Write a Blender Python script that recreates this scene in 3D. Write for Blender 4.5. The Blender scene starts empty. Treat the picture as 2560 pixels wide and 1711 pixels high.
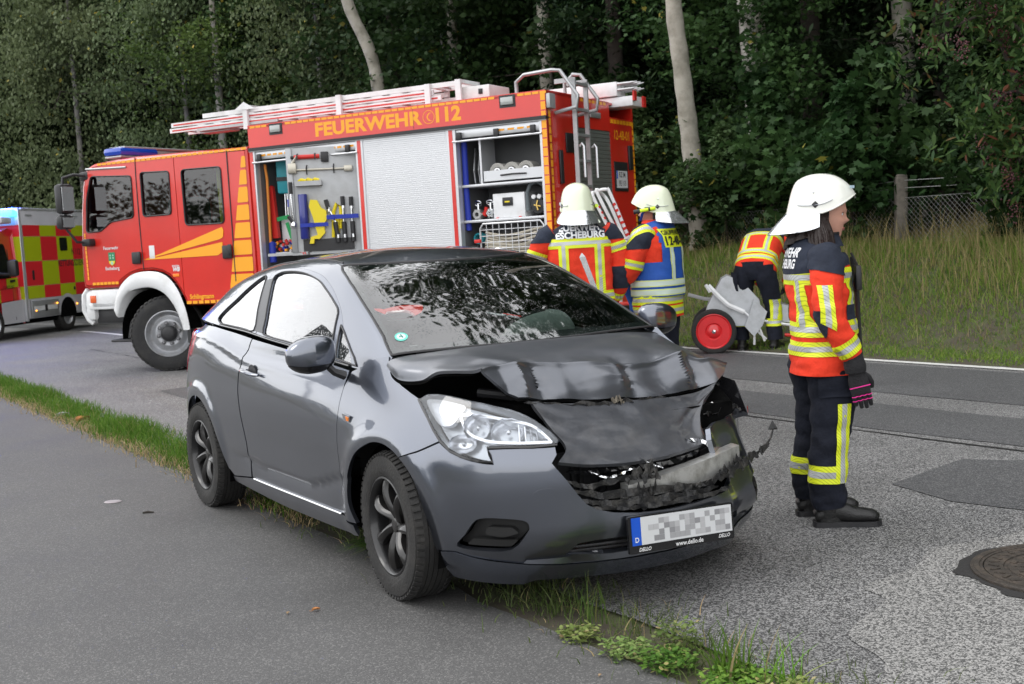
import bpy, bmesh, math, random
import numpy as np
from mathutils import Vector, Matrix, Quaternion, noise
from mathutils.geometry import delaunay_2d_cdt
from mathutils.bvhtree import BVHTree
random.seed(7); np.random.seed(7)
SCN = bpy.context.scene; COL = SCN.collection
PI = math.pi; R = math.radians

# ---------------------------------------------------------------- camera
cd = bpy.data.cameras.new('camera'); cam = bpy.data.objects.new('camera', cd); COL.objects.link(cam)
cd.sensor_width = 36; cd.lens = 36*3053.6/2560; cd.clip_end = 900; cd.clip_start = .05
cd.dof.use_dof = True; cd.dof.focus_distance = 6.2; cd.dof.aperture_fstop = 7.5
_p, _r = .0823, .0591
_f = Vector((0, math.cos(_p), -math.sin(_p))); _u = Vector((0, math.sin(_p), math.cos(_p))); _x = Vector((1, 0, 0))
_x2 = _x*math.cos(_r)-_u*math.sin(_r); _u2 = _x*math.sin(_r)+_u*math.cos(_r)
cam.matrix_world = Matrix(((_x2.x, _u2.x, -_f.x, 0), (_x2.y, _u2.y, -_f.y, 0), (_x2.z, _u2.z, -_f.z, 1.4498), (0, 0, 0, 1)))
SCN.camera = cam

# ---------------------------------------------------------------- overcast sky, soft sun, exposure
SUN_EL, SUN_AZ = R(50), R(272)                        # azimuth clockwise from +Y
w = bpy.data.worlds.new('World'); SCN.world = w; w.use_nodes = True
nt = w.node_tree; nt.nodes.clear()
sky = nt.nodes.new('ShaderNodeTexSky'); sky.sky_type = 'NISHITA'; sky.sun_disc = False
sky.sun_elevation = SUN_EL; sky.sun_rotation = SUN_AZ; sky.dust_density = .6; sky.air_density = 1.0; sky.ozone_density = 1.0
hs = nt.nodes.new('ShaderNodeHueSaturation'); hs.inputs['Saturation'].default_value = .22
bg = nt.nodes.new('ShaderNodeBackground'); bg.inputs['Strength'].default_value = .15
wo = nt.nodes.new('ShaderNodeOutputWorld')
# an even cloud layer over the clear-sky model: overcast light
cl = nt.nodes.new('ShaderNodeMix'); cl.data_type = 'RGBA'; cl.inputs['Factor'].default_value = .78; cl.inputs[7].default_value = (10.3, 10.35, 10.5, 1)
nt.links.new(sky.outputs[0], hs.inputs['Color']); nt.links.new(hs.outputs[0], cl.inputs[6]); nt.links.new(cl.outputs[2], bg.inputs[0]); nt.links.new(bg.outputs[0], wo.inputs[0])
sd = bpy.data.lights.new('sun', 'SUN'); sd.energy = .55; sd.angle = R(25); sd.color = (1, .97, .93)
so = bpy.data.objects.new('sun', sd); COL.objects.link(so)
_sv = Vector((math.sin(SUN_AZ)*math.cos(SUN_EL), math.cos(SUN_AZ)*math.cos(SUN_EL), math.sin(SUN_EL)))
so.rotation_euler = _sv.to_track_quat('Z', 'Y').to_euler()
SCN.view_settings.view_transform = 'Standard'; SCN.view_settings.look = 'None'
SCN.view_settings.gamma = 1; SCN.view_settings.use_curve_mapping = False; SCN.view_settings.exposure = .62
SCN.cycles.max_bounces = 8; SCN.cycles.transparent_max_bounces = 24; SCN.cycles.sample_clamp_indirect = 6
# ---------------------------------------------------------------- small maths
def catmull(pts, n):
    P = [np.array(p, float) for p in pts]
    P = [2*P[0]-P[1]] + P + [2*P[-1]-P[-2]]
    out = []
    for i in range(1, len(P)-2):
        a, b, c, d = P[i-1:i+3]
        for k in range(n):
            t = k/n
            out.append(.5*((2*b)+(c-a)*t+(2*a-5*b+4*c-d)*t*t+(3*b-a-3*c+d)*t**3))
    out.append(P[-2]); return np.array(out)

def sstep(x, a, b):
    t = min(1, max(0, (x-a)/(b-a))); return t*t*(3-2*t)

def interp_smooth(xs, ys, x):                       # monotone-ish cubic through a small table
    n = len(xs)
    if x <= xs[0]: return ys[0]
    if x >= xs[-1]: return ys[-1]
    i = max(j for j in range(n-1) if xs[j] <= x)
    h = xs[i+1]-xs[i]; t = (x-xs[i])/h
    def m(j):
        if j == 0: return (ys[1]-ys[0])/(xs[1]-xs[0])
        if j == n-1: return (ys[-1]-ys[-2])/(xs[-1]-xs[-2])
        a = (ys[j]-ys[j-1])/(xs[j]-xs[j-1]); b = (ys[j+1]-ys[j])/(xs[j+1]-xs[j])
        return 0. if a*b <= 0 else 2*a*b/(a+b)
    m0, m1 = m(i), m(i+1)
    return (2*t**3-3*t*t+1)*ys[i]+(t**3-2*t*t+t)*h*m0+(3*t*t-2*t**3)*ys[i+1]+(t**3-t*t)*h*m1

# ---------------------------------------------------------------- body surface of the small car
REF = catmull([(-3.17,0),(-3.15,-.40),(-3.08,-.64),(-2.92,-.775),(-2.7,-.825),(-2.3,-.85),(-1.6,-.862),(-.9,-.866),
               (-.3,-.866),(0,-.860),(.22,-.842),(.42,-.795),(.58,-.70),(.70,-.55),(.775,-.36),(.812,-.18),(.822,0)], 24)
_seg = np.linalg.norm(np.diff(REF, axis=0), axis=1); _cum = np.concatenate([[0], np.cumsum(_seg)])
_i0 = int(np.argmin(np.abs(REF[:, 0])+ (REF[:,1]>-.5)*9)); RS = _cum-_cum[_i0]        # s = 0 beside the front axle
SC = float(RS[-1]); SR = float(RS[0])               # s at the middle of the nose and of the tail
_tan = np.gradient(REF, axis=0); _tan /= np.linalg.norm(_tan, axis=1)[:, None]
ZK = [.12, .25, .35, .5, .6, .68, .76, .84, .92, 1.0, 1.08]
DT = [  # s, inward offset at each ZK
 (SR,      [.14,.06,.03,.0,-.01,-.01,.02,.05,.08,.10,.14]),
 (-2.9,    [.12,.05,.02,.0,-.005,-.01,.0,.01,.03,.06,.13]),
 (-2.45,   [.10,.04,.02,.0,-.006,-.006,.0,.004,.012,.035,.085]),
 (-1.9,    [.09,.02,.012,.004,.0,.0,.004,.010,.030,.058,.10]),
 (-1.2,    [.09,.012,.014,.012,.004,.0,.004,.020,.054,.078,.115]),
 (-.6,     [.09,.012,.014,.010,.002,.0,.010,.034,.070,.100,.14]),
 (-.2,     [.10,.03,.012,.0,-.006,.004,.024,.055,.095,.14,.20]),
 (.15,     [.10,.04,.016,.0,-.002,.014,.042,.090,.16,.24,.33]),
 (.5,      [.10,.03,.01,.0,.006,.026,.065,.13,.22,.32,.4]),
 (.85,     [.11,.03,.0,.0,.006,.03,.085,.18,.27,.36,.45]),
 (SC,      [.10,.02,-.02,.004,.03,.06,.12,.24,.36,.48,.6])]
_ds = [r[0] for r in DT]
def DOFF(s, z):
    return interp_smooth(_ds, [interp_smooth(ZK, r[1], z) for r in DT], s)
def arch_flare(s, z):
    o = 0.
    for cx in (0., -2.51):
        r = math.hypot(s-cx, z-.305)
        if z > .2: o += .016*math.exp(-((r-.385)/.05)**2)
    return o
def swoosh(s, z):                                    # the sweeping hollow low on the door
    if s > -.2 or s < -2.15: return 0
    zc = .37+.10*sstep(s, -1.0, -.35)**1.5+.03*sstep(-s, 1.2, 2.0)
    return .016*math.exp(-max(0,(zc-z))/.05)*sstep(z, zc+.006, zc-.012)*sstep(s, -2.15, -1.7)*sstep(-s, .25, .5)
def haunch(s, z):                                    # crease that runs from the tail lamp on to the door
    zc = 1.0+.06*(-s-2.15)*(1 if s < -1.6 else 1)
    zc = interp_smooth([-2.4, -2.15, -1.65, -1.2, -.4], [1.03, 1.0, .925, .905, .86], s)
    a = sstep(-s, .4, 1.3)
    return a*.010*math.exp(-((z-zc+.012)/.022)**2)*(1)-a*.007*math.exp(-((z-zc-.03)/.03)**2)
def RP(s):
    x = np.interp(s, RS, REF[:, 0]); y = np.interp(s, RS, REF[:, 1])
    tx = np.interp(s, RS, _tan[:, 0]); ty = np.interp(s, RS, _tan[:, 1]); l = math.hypot(tx, ty)
    return x, y, -ty/l, tx/l                          # inward normal
_cache = {}
def BS(s, z):
    """point of the lower body skin, right side (y < 0) for s <= SC, mirrored beyond"""
    k = (round(s, 5), round(z, 5))
    if k in _cache: return _cache[k]
    m = 1
    if s > SC: s = 2*SC-s; m = -1
    x, y, nx, ny = RP(s)
    o = DOFF(s, z)-arch_flare(s, z)+swoosh(s, z)-haunch(s, z)
    p = np.array([x+nx*o, m*min(0., (y+ny*o)), z])
    if s > .38: p[0] -= .022*math.exp(-((z-.243+.02*sstep(s, .5, 1.2))/.022)**2)*sstep(s, .38, .55)
    if m < 0: p = crush(p)
    _cache[k] = p; return p
def crush(p):
    """left front corner knocked in and back by the impact"""
    w = sstep(p[0], .05, .6)*sstep(p[1], .05, .55)
    q = p.copy()
    q[0] -= w*.075*(.5+sstep(p[2], .3, .6)); q[1] -= w*.02*sstep(p[2], .2, .5)
    q[0] += w*.018*math.sin(p[1]*17+p[2]*9); q[2] -= w*.015
    return q

# ---------------------------------------------------------------- cabin surface: t 0 = belt, 1 = cant rail, 2 = middle of the roof
GX  = [-3.05,-2.8,-2.5,-2.2,-1.8,-1.4,-1.1,-.95,-.8,-.6,-.4,-.2,-.05]
GZC = [1.10,1.235,1.36,1.415,1.45,1.458,1.435,1.40,1.352,1.262,1.168,1.07,.995]     # middle line
GYB = [.60,.70,.745,.765,.775,.775,.772,.770,.765,.760,.752,.742,.735]              # belt half width
GZB = [1.06,1.09,1.08,1.065,1.045,1.015,.995,.98,.965,.95,.935,.92,.90]             # belt height
GYT = [.50,.545,.57,.575,.575,.575,.575,.585,.60,.625,.65,.675,.69]                 # half width at the rail
GZT = [1.075,1.20,1.30,1.355,1.395,1.405,1.392,1.362,1.318,1.232,1.135,1.03,.955]   # rail height
def GS(x, t):
    zc, yb, zb, yt, zt = (interp_smooth(GX, q, x) for q in (GZC, GYB, GZB, GYT, GZT))
    m = 1
    if t > 2: t = 4-t; m = -1
    r = .17                                            # rounding of the rail
    def side(t): 
        b = .018*math.sin(math.pi*min(1, max(0, t)))
        return np.array([yb+(yt-yb)*t+b, zb+(zt-zb)*t])
    def top(t):
        u = t-1; return np.array([yt*(1-u), zt+(zc-zt)*math.sin(u*math.pi/2)])
    if t < 1-r: p = side(t)
    elif t > 1+r: p = top(t)
    else:
        a, b, c = side(1-r), np.array([yt, zt]), top(1+r); w = (t-(1-r))/(2*r)
        p = (1-w)**2*a+2*w*(1-w)*b+w*w*c
    return np.array([x, -m*p[0], p[1]])
# ---------------------------------------------------------------- materials
MATS = {}
def mat(name, col=(.5,.5,.5), rough=.6, metal=0, var=0., vs=4., bump=0., bs=60., coat=0., spec=.5, dirt=None, emis=0, ecol=None):
    if name in MATS: return MATS[name]
    m = bpy.data.materials.new(name); m.use_nodes = True; MATS[name] = m
    n = m.node_tree.nodes; l = m.node_tree.links; b = n['Principled BSDF']
    b.inputs['Base Color'].default_value = (*col, 1); b.inputs['Roughness'].default_value = rough
    b.inputs['Metallic'].default_value = metal; b.inputs['Coat Weight'].default_value = coat
    b.inputs['Coat Roughness'].default_value = .06; b.inputs['Specular IOR Level'].default_value = spec
    tc = n.new('ShaderNodeTexCoord')
    if emis: b.inputs['Emission Color'].default_value = (*(ecol or col), 1); b.inputs['Emission Strength'].default_value = emis
    if var or dirt:
        t = n.new('ShaderNodeTexNoise'); t.inputs['Scale'].default_value = vs; t.inputs['Detail'].default_value = 6; t.inputs['Roughness'].default_value = .65
        l.new(tc.outputs['Object'], t.inputs['Vector'])
        r = n.new('ShaderNodeValToRGB'); e = r.color_ramp.elements
        e[0].position = .3; e[1].position = .7
        c2 = dirt or tuple(c*(1+var) for c in col)
        e[0].color = (*[c*(1-var) for c in col], 1); e[1].color = (*c2, 1)
        if dirt: e[0].position = .45; e[1].position = .75
        l.new(t.outputs['Fac'], r.inputs['Fac']); l.new(r.outputs['Color'], b.inputs['Base Color'])
    if bump:
        t = n.new('ShaderNodeTexNoise'); t.inputs['Scale'].default_value = bs; t.inputs['Detail'].default_value = 5
        l.new(tc.outputs['Object'], t.inputs['Vector'])
        u = n.new('ShaderNodeBump'); u.inputs['Strength'].default_value = bump; u.inputs['Distance'].default_value = .01
        l.new(t.outputs['Fac'], u.inputs['Height']); l.new(u.outputs[0], b.inputs['Normal'])
    return m

def glass(name, tint=(.75,.85,.82), drops=0., boost=1.0, ior=1.55):
    if name in MATS: return MATS[name]
    m = bpy.data.materials.new(name); m.use_nodes = True; MATS[name] = m
    n = m.node_tree.nodes; l = m.node_tree.links; n.remove(n['Principled BSDF'])
    o = n['Material Output']; tr = n.new('ShaderNodeBsdfTransparent'); tr.inputs[0].default_value = (*tint, 1)
    gl = n.new('ShaderNodeBsdfGlossy'); gl.inputs['Roughness'].default_value = .02; gl.inputs[0].default_value = (1, 1, 1, 1)
    fr = n.new('ShaderNodeFresnel'); fr.inputs['IOR'].default_value = ior
    mu = n.new('ShaderNodeMath'); mu.operation = 'MULTIPLY'; mu.inputs[1].default_value = boost; mu.use_clamp = True
    mx = n.new('ShaderNodeMixShader'); l.new(fr.outputs[0], mu.inputs[0]); l.new(mu.outputs[0], mx.inputs[0])
    l.new(tr.outputs[0], mx.inputs[1]); l.new(gl.outputs[0], mx.inputs[2]); l.new(mx.outputs[0], o.inputs['Surface'])
    if drops:
        tc = n.new('ShaderNodeTexCoord'); v = n.new('ShaderNodeTexVoronoi'); v.inputs['Scale'].default_value = 95
        l.new(tc.outputs['Object'], v.inputs['Vector'])
        rr = n.new('ShaderNodeValToRGB'); rr.color_ramp.elements[0].position = .10; rr.color_ramp.elements[0].color = (1,1,1,1)
        rr.color_ramp.elements[1].position = .32; rr.color_ramp.elements[1].color = (0,0,0,1)
        l.new(v.outputs['Distance'], rr.inputs[0])
        ns = n.new('ShaderNodeTexNoise'); ns.inputs['Scale'].default_value = 7; ns.inputs['Detail'].default_value = 3; l.new(tc.outputs['Object'], ns.inputs['Vector'])
        r2 = n.new('ShaderNodeValToRGB'); r2.color_ramp.elements[0].position = .42; r2.color_ramp.elements[1].position = .6
        l.new(ns.outputs['Fac'], r2.inputs[0])
        mm = n.new('ShaderNodeMath'); mm.operation = 'MULTIPLY'; l.new(rr.outputs[0], mm.inputs[0]); l.new(r2.outputs[0], mm.inputs[1])
        bp = n.new('ShaderNodeBump'); bp.inputs['Strength'].default_value = drops; bp.inputs['Distance'].default_value = .004
        l.new(mm.outputs[0], bp.inputs['Height']); l.new(bp.outputs[0], gl.inputs['Normal']); l.new(bp.outputs[0], fr.inputs['Normal'])
    return m

SPLIT = {'arch_liner', 'wheel_wing', 'wing_liner', 'rear_lamp_box', 'ladder_rail', 'hand_hoop', 'ladder_hook', 'mirror_head', 'mirror_glass', 'shutter_handle', 'red_catch', 'light_bar_foot', 'blue_lens', 'door_gap_seal', 'roof_marker', 'roof_seam', 'side_plate', 'red_nozzle', 'box_handle', 'tool_handle', 'clip', 'holder', 'red_marker', 'ladder_foot', 'panel_seam', 'radiator', 'engine_hose', 'reflector_rib', 'arms_charge', 'hazard_stripe', 'bracket', 'barrow_wheel', 'eyebrow', 'lips', 'broken_lamp_housing', 'small_bolt', 'corner_profile', 'unreadable_characters', 'torch_head', 'locker_catch', 'rain_gutter', 'reflective_band', 'silver_strip', 'steel_tube', 'window_seal', 'vest_band', 'pale_strip', 'shoulder_patch', 'thigh_pocket', 'elbow_patch', 'cab_interior_part'}
# ---------------------------------------------------------------- mesh gathering
class MB:
    def __init__(s): s.v = []; s.f = []; s.m = []; s.s = []
    def add(s, v, f, mi=0, sm=False):
        o = len(s.v); s.v += [tuple(map(float, p)) for p in v]
        for q in f: s.f.append(tuple(i+o for i in q)); s.m.append(mi); s.s.append(sm)
        return s
    def box(s, c, d, mi=0, rot=None, bev=0):
        x, y, z = d[0]/2, d[1]/2, d[2]/2
        if bev:
            b = min(bev, x*.9, y*.9, z*.9); v = []; 
            bm = bmesh.new(); bmesh.ops.create_cube(bm, size=1)
            for q in bm.verts: q.co = Vector((q.co.x*d[0], q.co.y*d[1], q.co.z*d[2]))
            bmesh.ops.bevel(bm, geom=bm.edges[:], offset=b, segments=2, profile=.5, affect='EDGES')
            v = [q.co.copy() for q in bm.verts]; f = [[q.index for q in p.verts] for p in bm.faces]; bm.free()
        else:
            v = [Vector(q) for q in ((-x,-y,-z),(x,-y,-z),(x,y,-z),(-x,y,-z),(-x,-y,z),(x,-y,z),(x,y,z),(-x,y,z))]
            f = [(0,3,2,1),(4,5,6,7),(0,1,5,4),(1,2,6,5),(2,3,7,6),(3,0,4,7)]
        if rot is not None: v = [rot @ q for q in v]
        return s.add([q+Vector(c) for q in v], f, mi, bool(bev))
    def bx(s, a, b, mi=0, bev=0):                    # box from two corners
        return s.box([(a[i]+b[i])/2 for i in range(3)], [abs(b[i]-a[i]) for i in range(3)], mi, None, bev)
    def tube(s, P, r, n=10, mi=0, cap=True, flat=1., closed=False):
        P = [Vector(p) for p in P]; rr = r if isinstance(r, (list, tuple)) else [r]*len(P)
        up = None; v = []; N = len(P)
        for i, p in enumerate(P):
            if closed: t = (P[(i+1) % N]-P[i-1])
            else: t = (P[min(i+1, N-1)]-P[max(i-1, 0)])
            t = t.normalized() if t.length > 1e-9 else Vector((0,0,1))
            if up is None:
                up = Vector((0,0,1)) if abs(t.z) < .9 else Vector((1,0,0))
            a = t.cross(up).normalized(); up = a.cross(t).normalized()
            for k in range(n):
                q = 2*PI*k/n; v.append(p+a*math.cos(q)*rr[i]+up*math.sin(q)*rr[i]*flat)
        f = []
        for i in range(N if closed else N-1):
            for k in range(n):
                j = (i+1) % N; f.append((i*n+k, i*n+(k+1) % n, j*n+(k+1) % n, j*n+k))
        s.add(v, f, mi, True)
        if cap and not closed: s.add(v[:n], [tuple(range(n-1, -1, -1))], mi); s.add(v[-n:], [tuple(range(n))], mi)
        return s
    def lathe(s, prof, n=24, axis='z', c=(0,0,0), mi=0, sm=True):
        """prof: (radius, height) pairs"""
        v = []
        for r_, h_ in prof:
            for k in range(n):
                q = 2*PI*k/n; a, b = r_*math.cos(q), r_*math.sin(q)
                p = {'z': (a, b, h_), 'y': (a, h_, b), 'x': (h_, a, b)}[axis]; v.append([p[i]+c[i] for i in range(3)])
        f = [(i*n+k, i*n+(k+1) % n, (i+1)*n+(k+1) % n, (i+1)*n+k) for i in range(len(prof)-1) for k in range(n)]
        return s.add(v, f, mi, sm)
    def grid(s, fn, nu, nv, mi=0, sm=True, flip=False):
        v = [fn(i/nu, j/nv) for j in range(nv+1) for i in range(nu+1)]
        f = []
        for j in range(nv):
            for i in range(nu):
                a = j*(nu+1)+i; q = (a, a+1, a+nu+2, a+nu+1); f.append(q[::-1] if flip else q)
        return s.add(v, f, mi, sm)
    def prism(s, poly, fn, d, mi=0, sm=False):
        """flat polygon (2-D) given depth along a normal: fn(u, v, w) -> 3-D"""
        n = len(poly); v = [fn(a, b, 0) for a, b in poly]+[fn(a, b, d) for a, b in poly]
        tri = [t for t in delaunay_2d_cdt([Vector(p) for p in poly], [], [tuple(range(n))], 1, 1e-6)[2]]
        if len(delaunay_2d_cdt([Vector(p) for p in poly], [], [tuple(range(n))], 1, 1e-6)[0]) != n: tri = [tuple(range(n))]
        s.add(v, [tuple(t[::-1]) for t in tri]+[tuple(i+n for i in t) for t in tri]+[(i, (i+1) % n, (i+1) % n+n, i+n) for i in range(n)], mi, sm)
        return s
    def build(s, name, mats, parent=None, angle=38, loc=None, **props):
        if name in SPLIT:
            r = list(range(len(s.v)))
            def fd(i):
                while r[i] != i: r[i] = r[r[i]]; i = r[i]
                return i
            seen = {}                                    # weld coincident points, then part the islands
            for i, p in enumerate(s.v):
                k = tuple(round(c, 4) for c in p); j = seen.setdefault(k, i); r[fd(i)] = fd(j)
            for f in s.f:
                for i in f[1:]: r[fd(i)] = fd(f[0])
            isl = {}
            for n_, f in enumerate(s.f): isl.setdefault(fd(f[0]), []).append(n_)
            if 1 < len(isl) <= 60:
                o = None
                for fs in isl.values():
                    q = MB(); mp = {}
                    for n_ in fs:
                        for i in s.f[n_]:
                            if i not in mp: mp[i] = len(q.v); q.v.append(s.v[i])
                        q.f.append(tuple(mp[i] for i in s.f[n_])); q.m.append(s.m[n_]); q.s.append(s.s[n_])
                    o2 = q._build(name, mats, parent, angle, loc, **props); o = o or o2
                return o
        return s._build(name, mats, parent, angle, loc, **props)
    def _build(s, name, mats, parent=None, angle=38, loc=None, **props):
        me = bpy.data.meshes.new(name); me.from_pydata(s.v, [], s.f)
        for m_ in (mats if isinstance(mats, (list, tuple)) else [mats]): me.materials.append(m_)
        me.polygons.foreach_set('material_index', s.m); me.polygons.foreach_set('use_smooth', s.s)
        me.update()
        if any(s.s) and angle < 179: me.set_sharp_from_angle(angle=R(angle))
        return put(name, me, parent, loc, **props)

def put(name, me, parent=None, loc=None, **props):
    o = bpy.data.objects.new(name, me); COL.objects.link(o)
    if parent is not None: o.parent = parent
    if loc is not None: o.location = loc
    for k, v in props.items(): o[{'cat': 'category'}.get(k, k)] = v
    return o
def thing(name, label, cat, loc=(0,0,0), yaw=0, group=None):
    o = bpy.data.objects.new(name, None); COL.objects.link(o); o.location = loc; o.rotation_euler = (0, 0, yaw)
    o.empty_display_size = .1; o['label'] = label; o['category'] = cat
    if group: o['group'] = group
    return o
def kids(o): return [c for c in bpy.data.objects if c.parent == o]
def copy_tree(o, parent=None):
    c = o.copy(); COL.objects.link(c); c.parent = parent
    for k in KIDS.get(o.name, None) or kids(o): copy_tree(k, c)
    return c
KIDS = {}
def smooth_closed(pts, n=4): 
    P = [np.array(p, float) for p in pts]; N = len(P); out = []
    for i in range(N):
        a, b, c, d = P[i-1], P[i], P[(i+1) % N], P[(i+2) % N]
        for k in range(n):
            t = k/n; out.append(tuple(.5*((2*b)+(c-a)*t+(2*a-5*b+4*c-d)*t*t+(3*b-a-3*c+d)*t**3)))
    return out
def rounded(pts, r, n=4):
    out = []; N = len(pts)
    for i in range(N):
        a, b, c = (np.array(pts[(i+k) % N], float) for k in (-1, 0, 1))
        rr = r[i] if isinstance(r, (list, tuple)) else r
        u, v = a-b, c-b; lu, lv = np.linalg.norm(u), np.linalg.norm(v); q = min(rr, lu*.48, lv*.48)
        if q < 1e-5: out.append(tuple(b)); continue
        p0, p1 = b+u/lu*q, b+v/lv*q
        for k in range(n+1):
            t = k/n; out.append(tuple((1-t)**2*p0+2*t*(1-t)*b+t*t*p1))
    return out
def circle(c, r, n=32, a0=0, a1=2*PI):
    return [(c[0]+r*math.cos(a0+(a1-a0)*k/n), c[1]+r*math.sin(a0+(a1-a0)*k/n)) for k in range(n+(0 if abs(a1-a0-2*PI) < 1e-6 else 1))]
def area2(p): return sum(p[i-1][0]*p[i][1]-p[i][0]*p[i-1][1] for i in range(len(p)))/2
def resample(poly, res):
    out = []
    for i in range(len(poly)):
        a = np.array(poly[i]); b = np.array(poly[(i+1) % len(poly)]); L = np.linalg.norm(b-a)
        if L < 1e-6: continue
        for k in range(max(1, int(math.ceil(L/res)))): out.append(tuple(a+(b-a)*k/max(1, math.ceil(L/res))))
    return out
def inset(poly, d):
    """shift a polygon inwards by d (2-D)"""
    if area2(poly) < 0: poly = poly[::-1]
    n = len(poly); out = []
    for i in range(n):
        a, b, c = (np.array(poly[(i+k) % n]) for k in (-1, 0, 1))
        u = b-a; v = c-b; u = u/(np.linalg.norm(u)+1e-9); v = v/(np.linalg.norm(v)+1e-9)
        nn = np.array([-u[1]-v[1], u[0]+v[0]]); l = np.linalg.norm(nn)
        if l < .3: nn = np.array([-u[1], u[0]]); l = 1
        nn /= l; out.append(tuple(b+nn*d/max(.5, nn.dot(np.array([-u[1], u[0]])))))
    return out
def inside(P, poly):
    x, y = P[:, 0], P[:, 1]; r = np.zeros(len(P), bool); n = len(poly)
    for i in range(n):
        x0, y0 = poly[i-1]; x1, y1 = poly[i]
        c = ((y0 > y) != (y1 > y)) & (x < (x1-x0)*(y-y0)/((y1-y0) if y1 != y0 else 1e-12)+x0); r ^= c
    return r
def segdist(P, poly):
    d = np.full(len(P), 9.)
    for i in range(len(poly)):
        a = np.array(poly[i-1]); b = np.array(poly[i]); ab = b-a; L = (ab**2).sum()+1e-12
        t = np.clip(((P-a)@ab)/L, 0, 1); q = a+t[:, None]*ab; d = np.minimum(d, np.hypot(*(P-q).T))
    return d
def panel(mb, poly, fn, res=.035, holes=(), thick=.012, mi=0, gap=0., eps=.004, off=0., flange=True, bow=0, out=None):
    """sheet cut to a 2-D outline and laid on the surface fn(u, v); its rim is folded inwards"""
    if area2(poly) < 0: poly = poly[::-1]
    if gap: poly = inset(poly, gap)
    loops = [resample(poly, res)]+[resample(h_[::-1] if area2(h_) > 0 else h_, res) for h_ in holes]
    P = []; E = []
    for L in loops:
        o = len(P); P += L; E += [(o+i, o+(i+1) % len(L)) for i in range(len(L))]
    A = np.array(loops[0]); x0, y0 = A.min(0); x1, y1 = A.max(0)
    gx, gy = np.meshgrid(np.arange(x0+res/2, x1, res), np.arange(y0+res/2, y1, res*.9)); gx[1::2] += res*.5
    G_ = np.stack([gx.ravel(), gy.ravel()], 1)
    k = inside(G_, loops[0]) & (segdist(G_, loops[0]) > res*.45)
    for L in loops[1:]: k &= ~inside(G_, L) & (segdist(G_, L) > res*.45)
    G_ = G_[k]
    vs, es, fs, *_ = delaunay_2d_cdt([Vector(p) for p in P]+[Vector(p) for p in G_], E, [], 0, 1e-7)
    V2 = np.array([tuple(v) for v in vs]); F = np.array([f for f in fs if len(f) == 3])
    C = V2[F].mean(1); k = inside(C, loops[0])
    for L in loops[1:]: k &= ~inside(C, L)
    F = F[k]
    def nrm(u, v):
        a = fn(u+eps, v)-fn(u-eps, v); b = fn(u, v+eps)-fn(u, v-eps); n_ = np.cross(a, b); return n_/(np.linalg.norm(n_)+1e-12)
    c = V2.mean(0); sgn = 1.
    if out is not None: sgn = 1. if np.dot(nrm(*c), out) > 0 else -1.
    N3 = [nrm(u, v)*sgn for u, v in V2]
    V3 = [np.array(fn(u, v))+N3[i]*off for i, (u, v) in enumerate(V2)]
    if bow:
        D = segdist(V2, loops[0])
        for L in loops[1:]: D = np.minimum(D, segdist(V2, L))
        V3 = [p-N3[i]*bow*max(0, 1-D[i]/.012)**2 for i, p in enumerate(V3)]
    a, b, c_ = (np.array(V3[i]) for i in F[0]); flip = np.dot(np.cross(b-a, c_-a), N3[F[0][0]]) < 0
    mb.add(V3, [tuple(f[::-1]) if flip else tuple(f) for f in F], mi, True)
    if flange and thick:
        from collections import Counter
        cnt = Counter()
        for f in F:
            for i in range(3): cnt[tuple(sorted((f[i], f[(i+1) % 3])))] += 1
        for f in F:
            for i in range(3):
                e = (f[i], f[(i+1) % 3])
                if cnt[tuple(sorted(e))] == 1:
                    p, q = V3[e[0]], V3[e[1]]; p2, q2 = p-N3[e[0]]*thick, q-N3[e[1]]*thick
                    mb.add([q, p, p2, q2], [(3,2,1,0) if flip else (0,1,2,3)], mi, False)
    return mb
def text_mesh(txt, size, fn=None, bold=0., sx=1., align='CENTER', shear=0, spacing=1., res=3, rad=None):
    """lettering as a thin mesh; fn(u, v) places it"""
    c = bpy.data.curves.new('t', 'FONT'); c.body = txt; c.size = size; c.offset = bold; c.align_x = align; c.align_y = 'CENTER'
    c.shear = shear; c.space_character = spacing; c.resolution_u = res
    o = bpy.data.objects.new('t', c); COL.objects.link(o)
    dg = bpy.context.evaluated_depsgraph_get(); me = bpy.data.meshes.new_from_object(o.evaluated_get(dg))
    v = [(q.co.x*sx, q.co.y) for q in me.vertices]; f = [tuple(p.vertices) for p in me.polygons]
    bpy.data.objects.remove(o); bpy.data.curves.remove(c); bpy.data.meshes.remove(me)
    if rad:                                          # refine so that it can follow a curved surface
        bm = bmesh.new(); vs = [bm.verts.new((a, b, 0)) for a, b in v]
        for q in f:
            try: bm.faces.new([vs[i] for i in q])
            except ValueError: pass
        for _ in range(3):
            es = [e for e in bm.edges if e.calc_length() > rad]
            if es: bmesh.ops.subdivide_edges(bm, edges=es, cuts=1); bmesh.ops.triangulate(bm, faces=bm.faces[:])
        bm.verts.ensure_lookup_table(); bm.verts.index_update()
        v = [(q.co.x, q.co.y) for q in bm.verts]; f = [tuple(q.index for q in p.verts) for p in bm.faces]; bm.free()
    return [fn(a, b) for a, b in v], f
def V3f(fn): return lambda u, v: np.array(fn(u, v), float)
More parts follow.
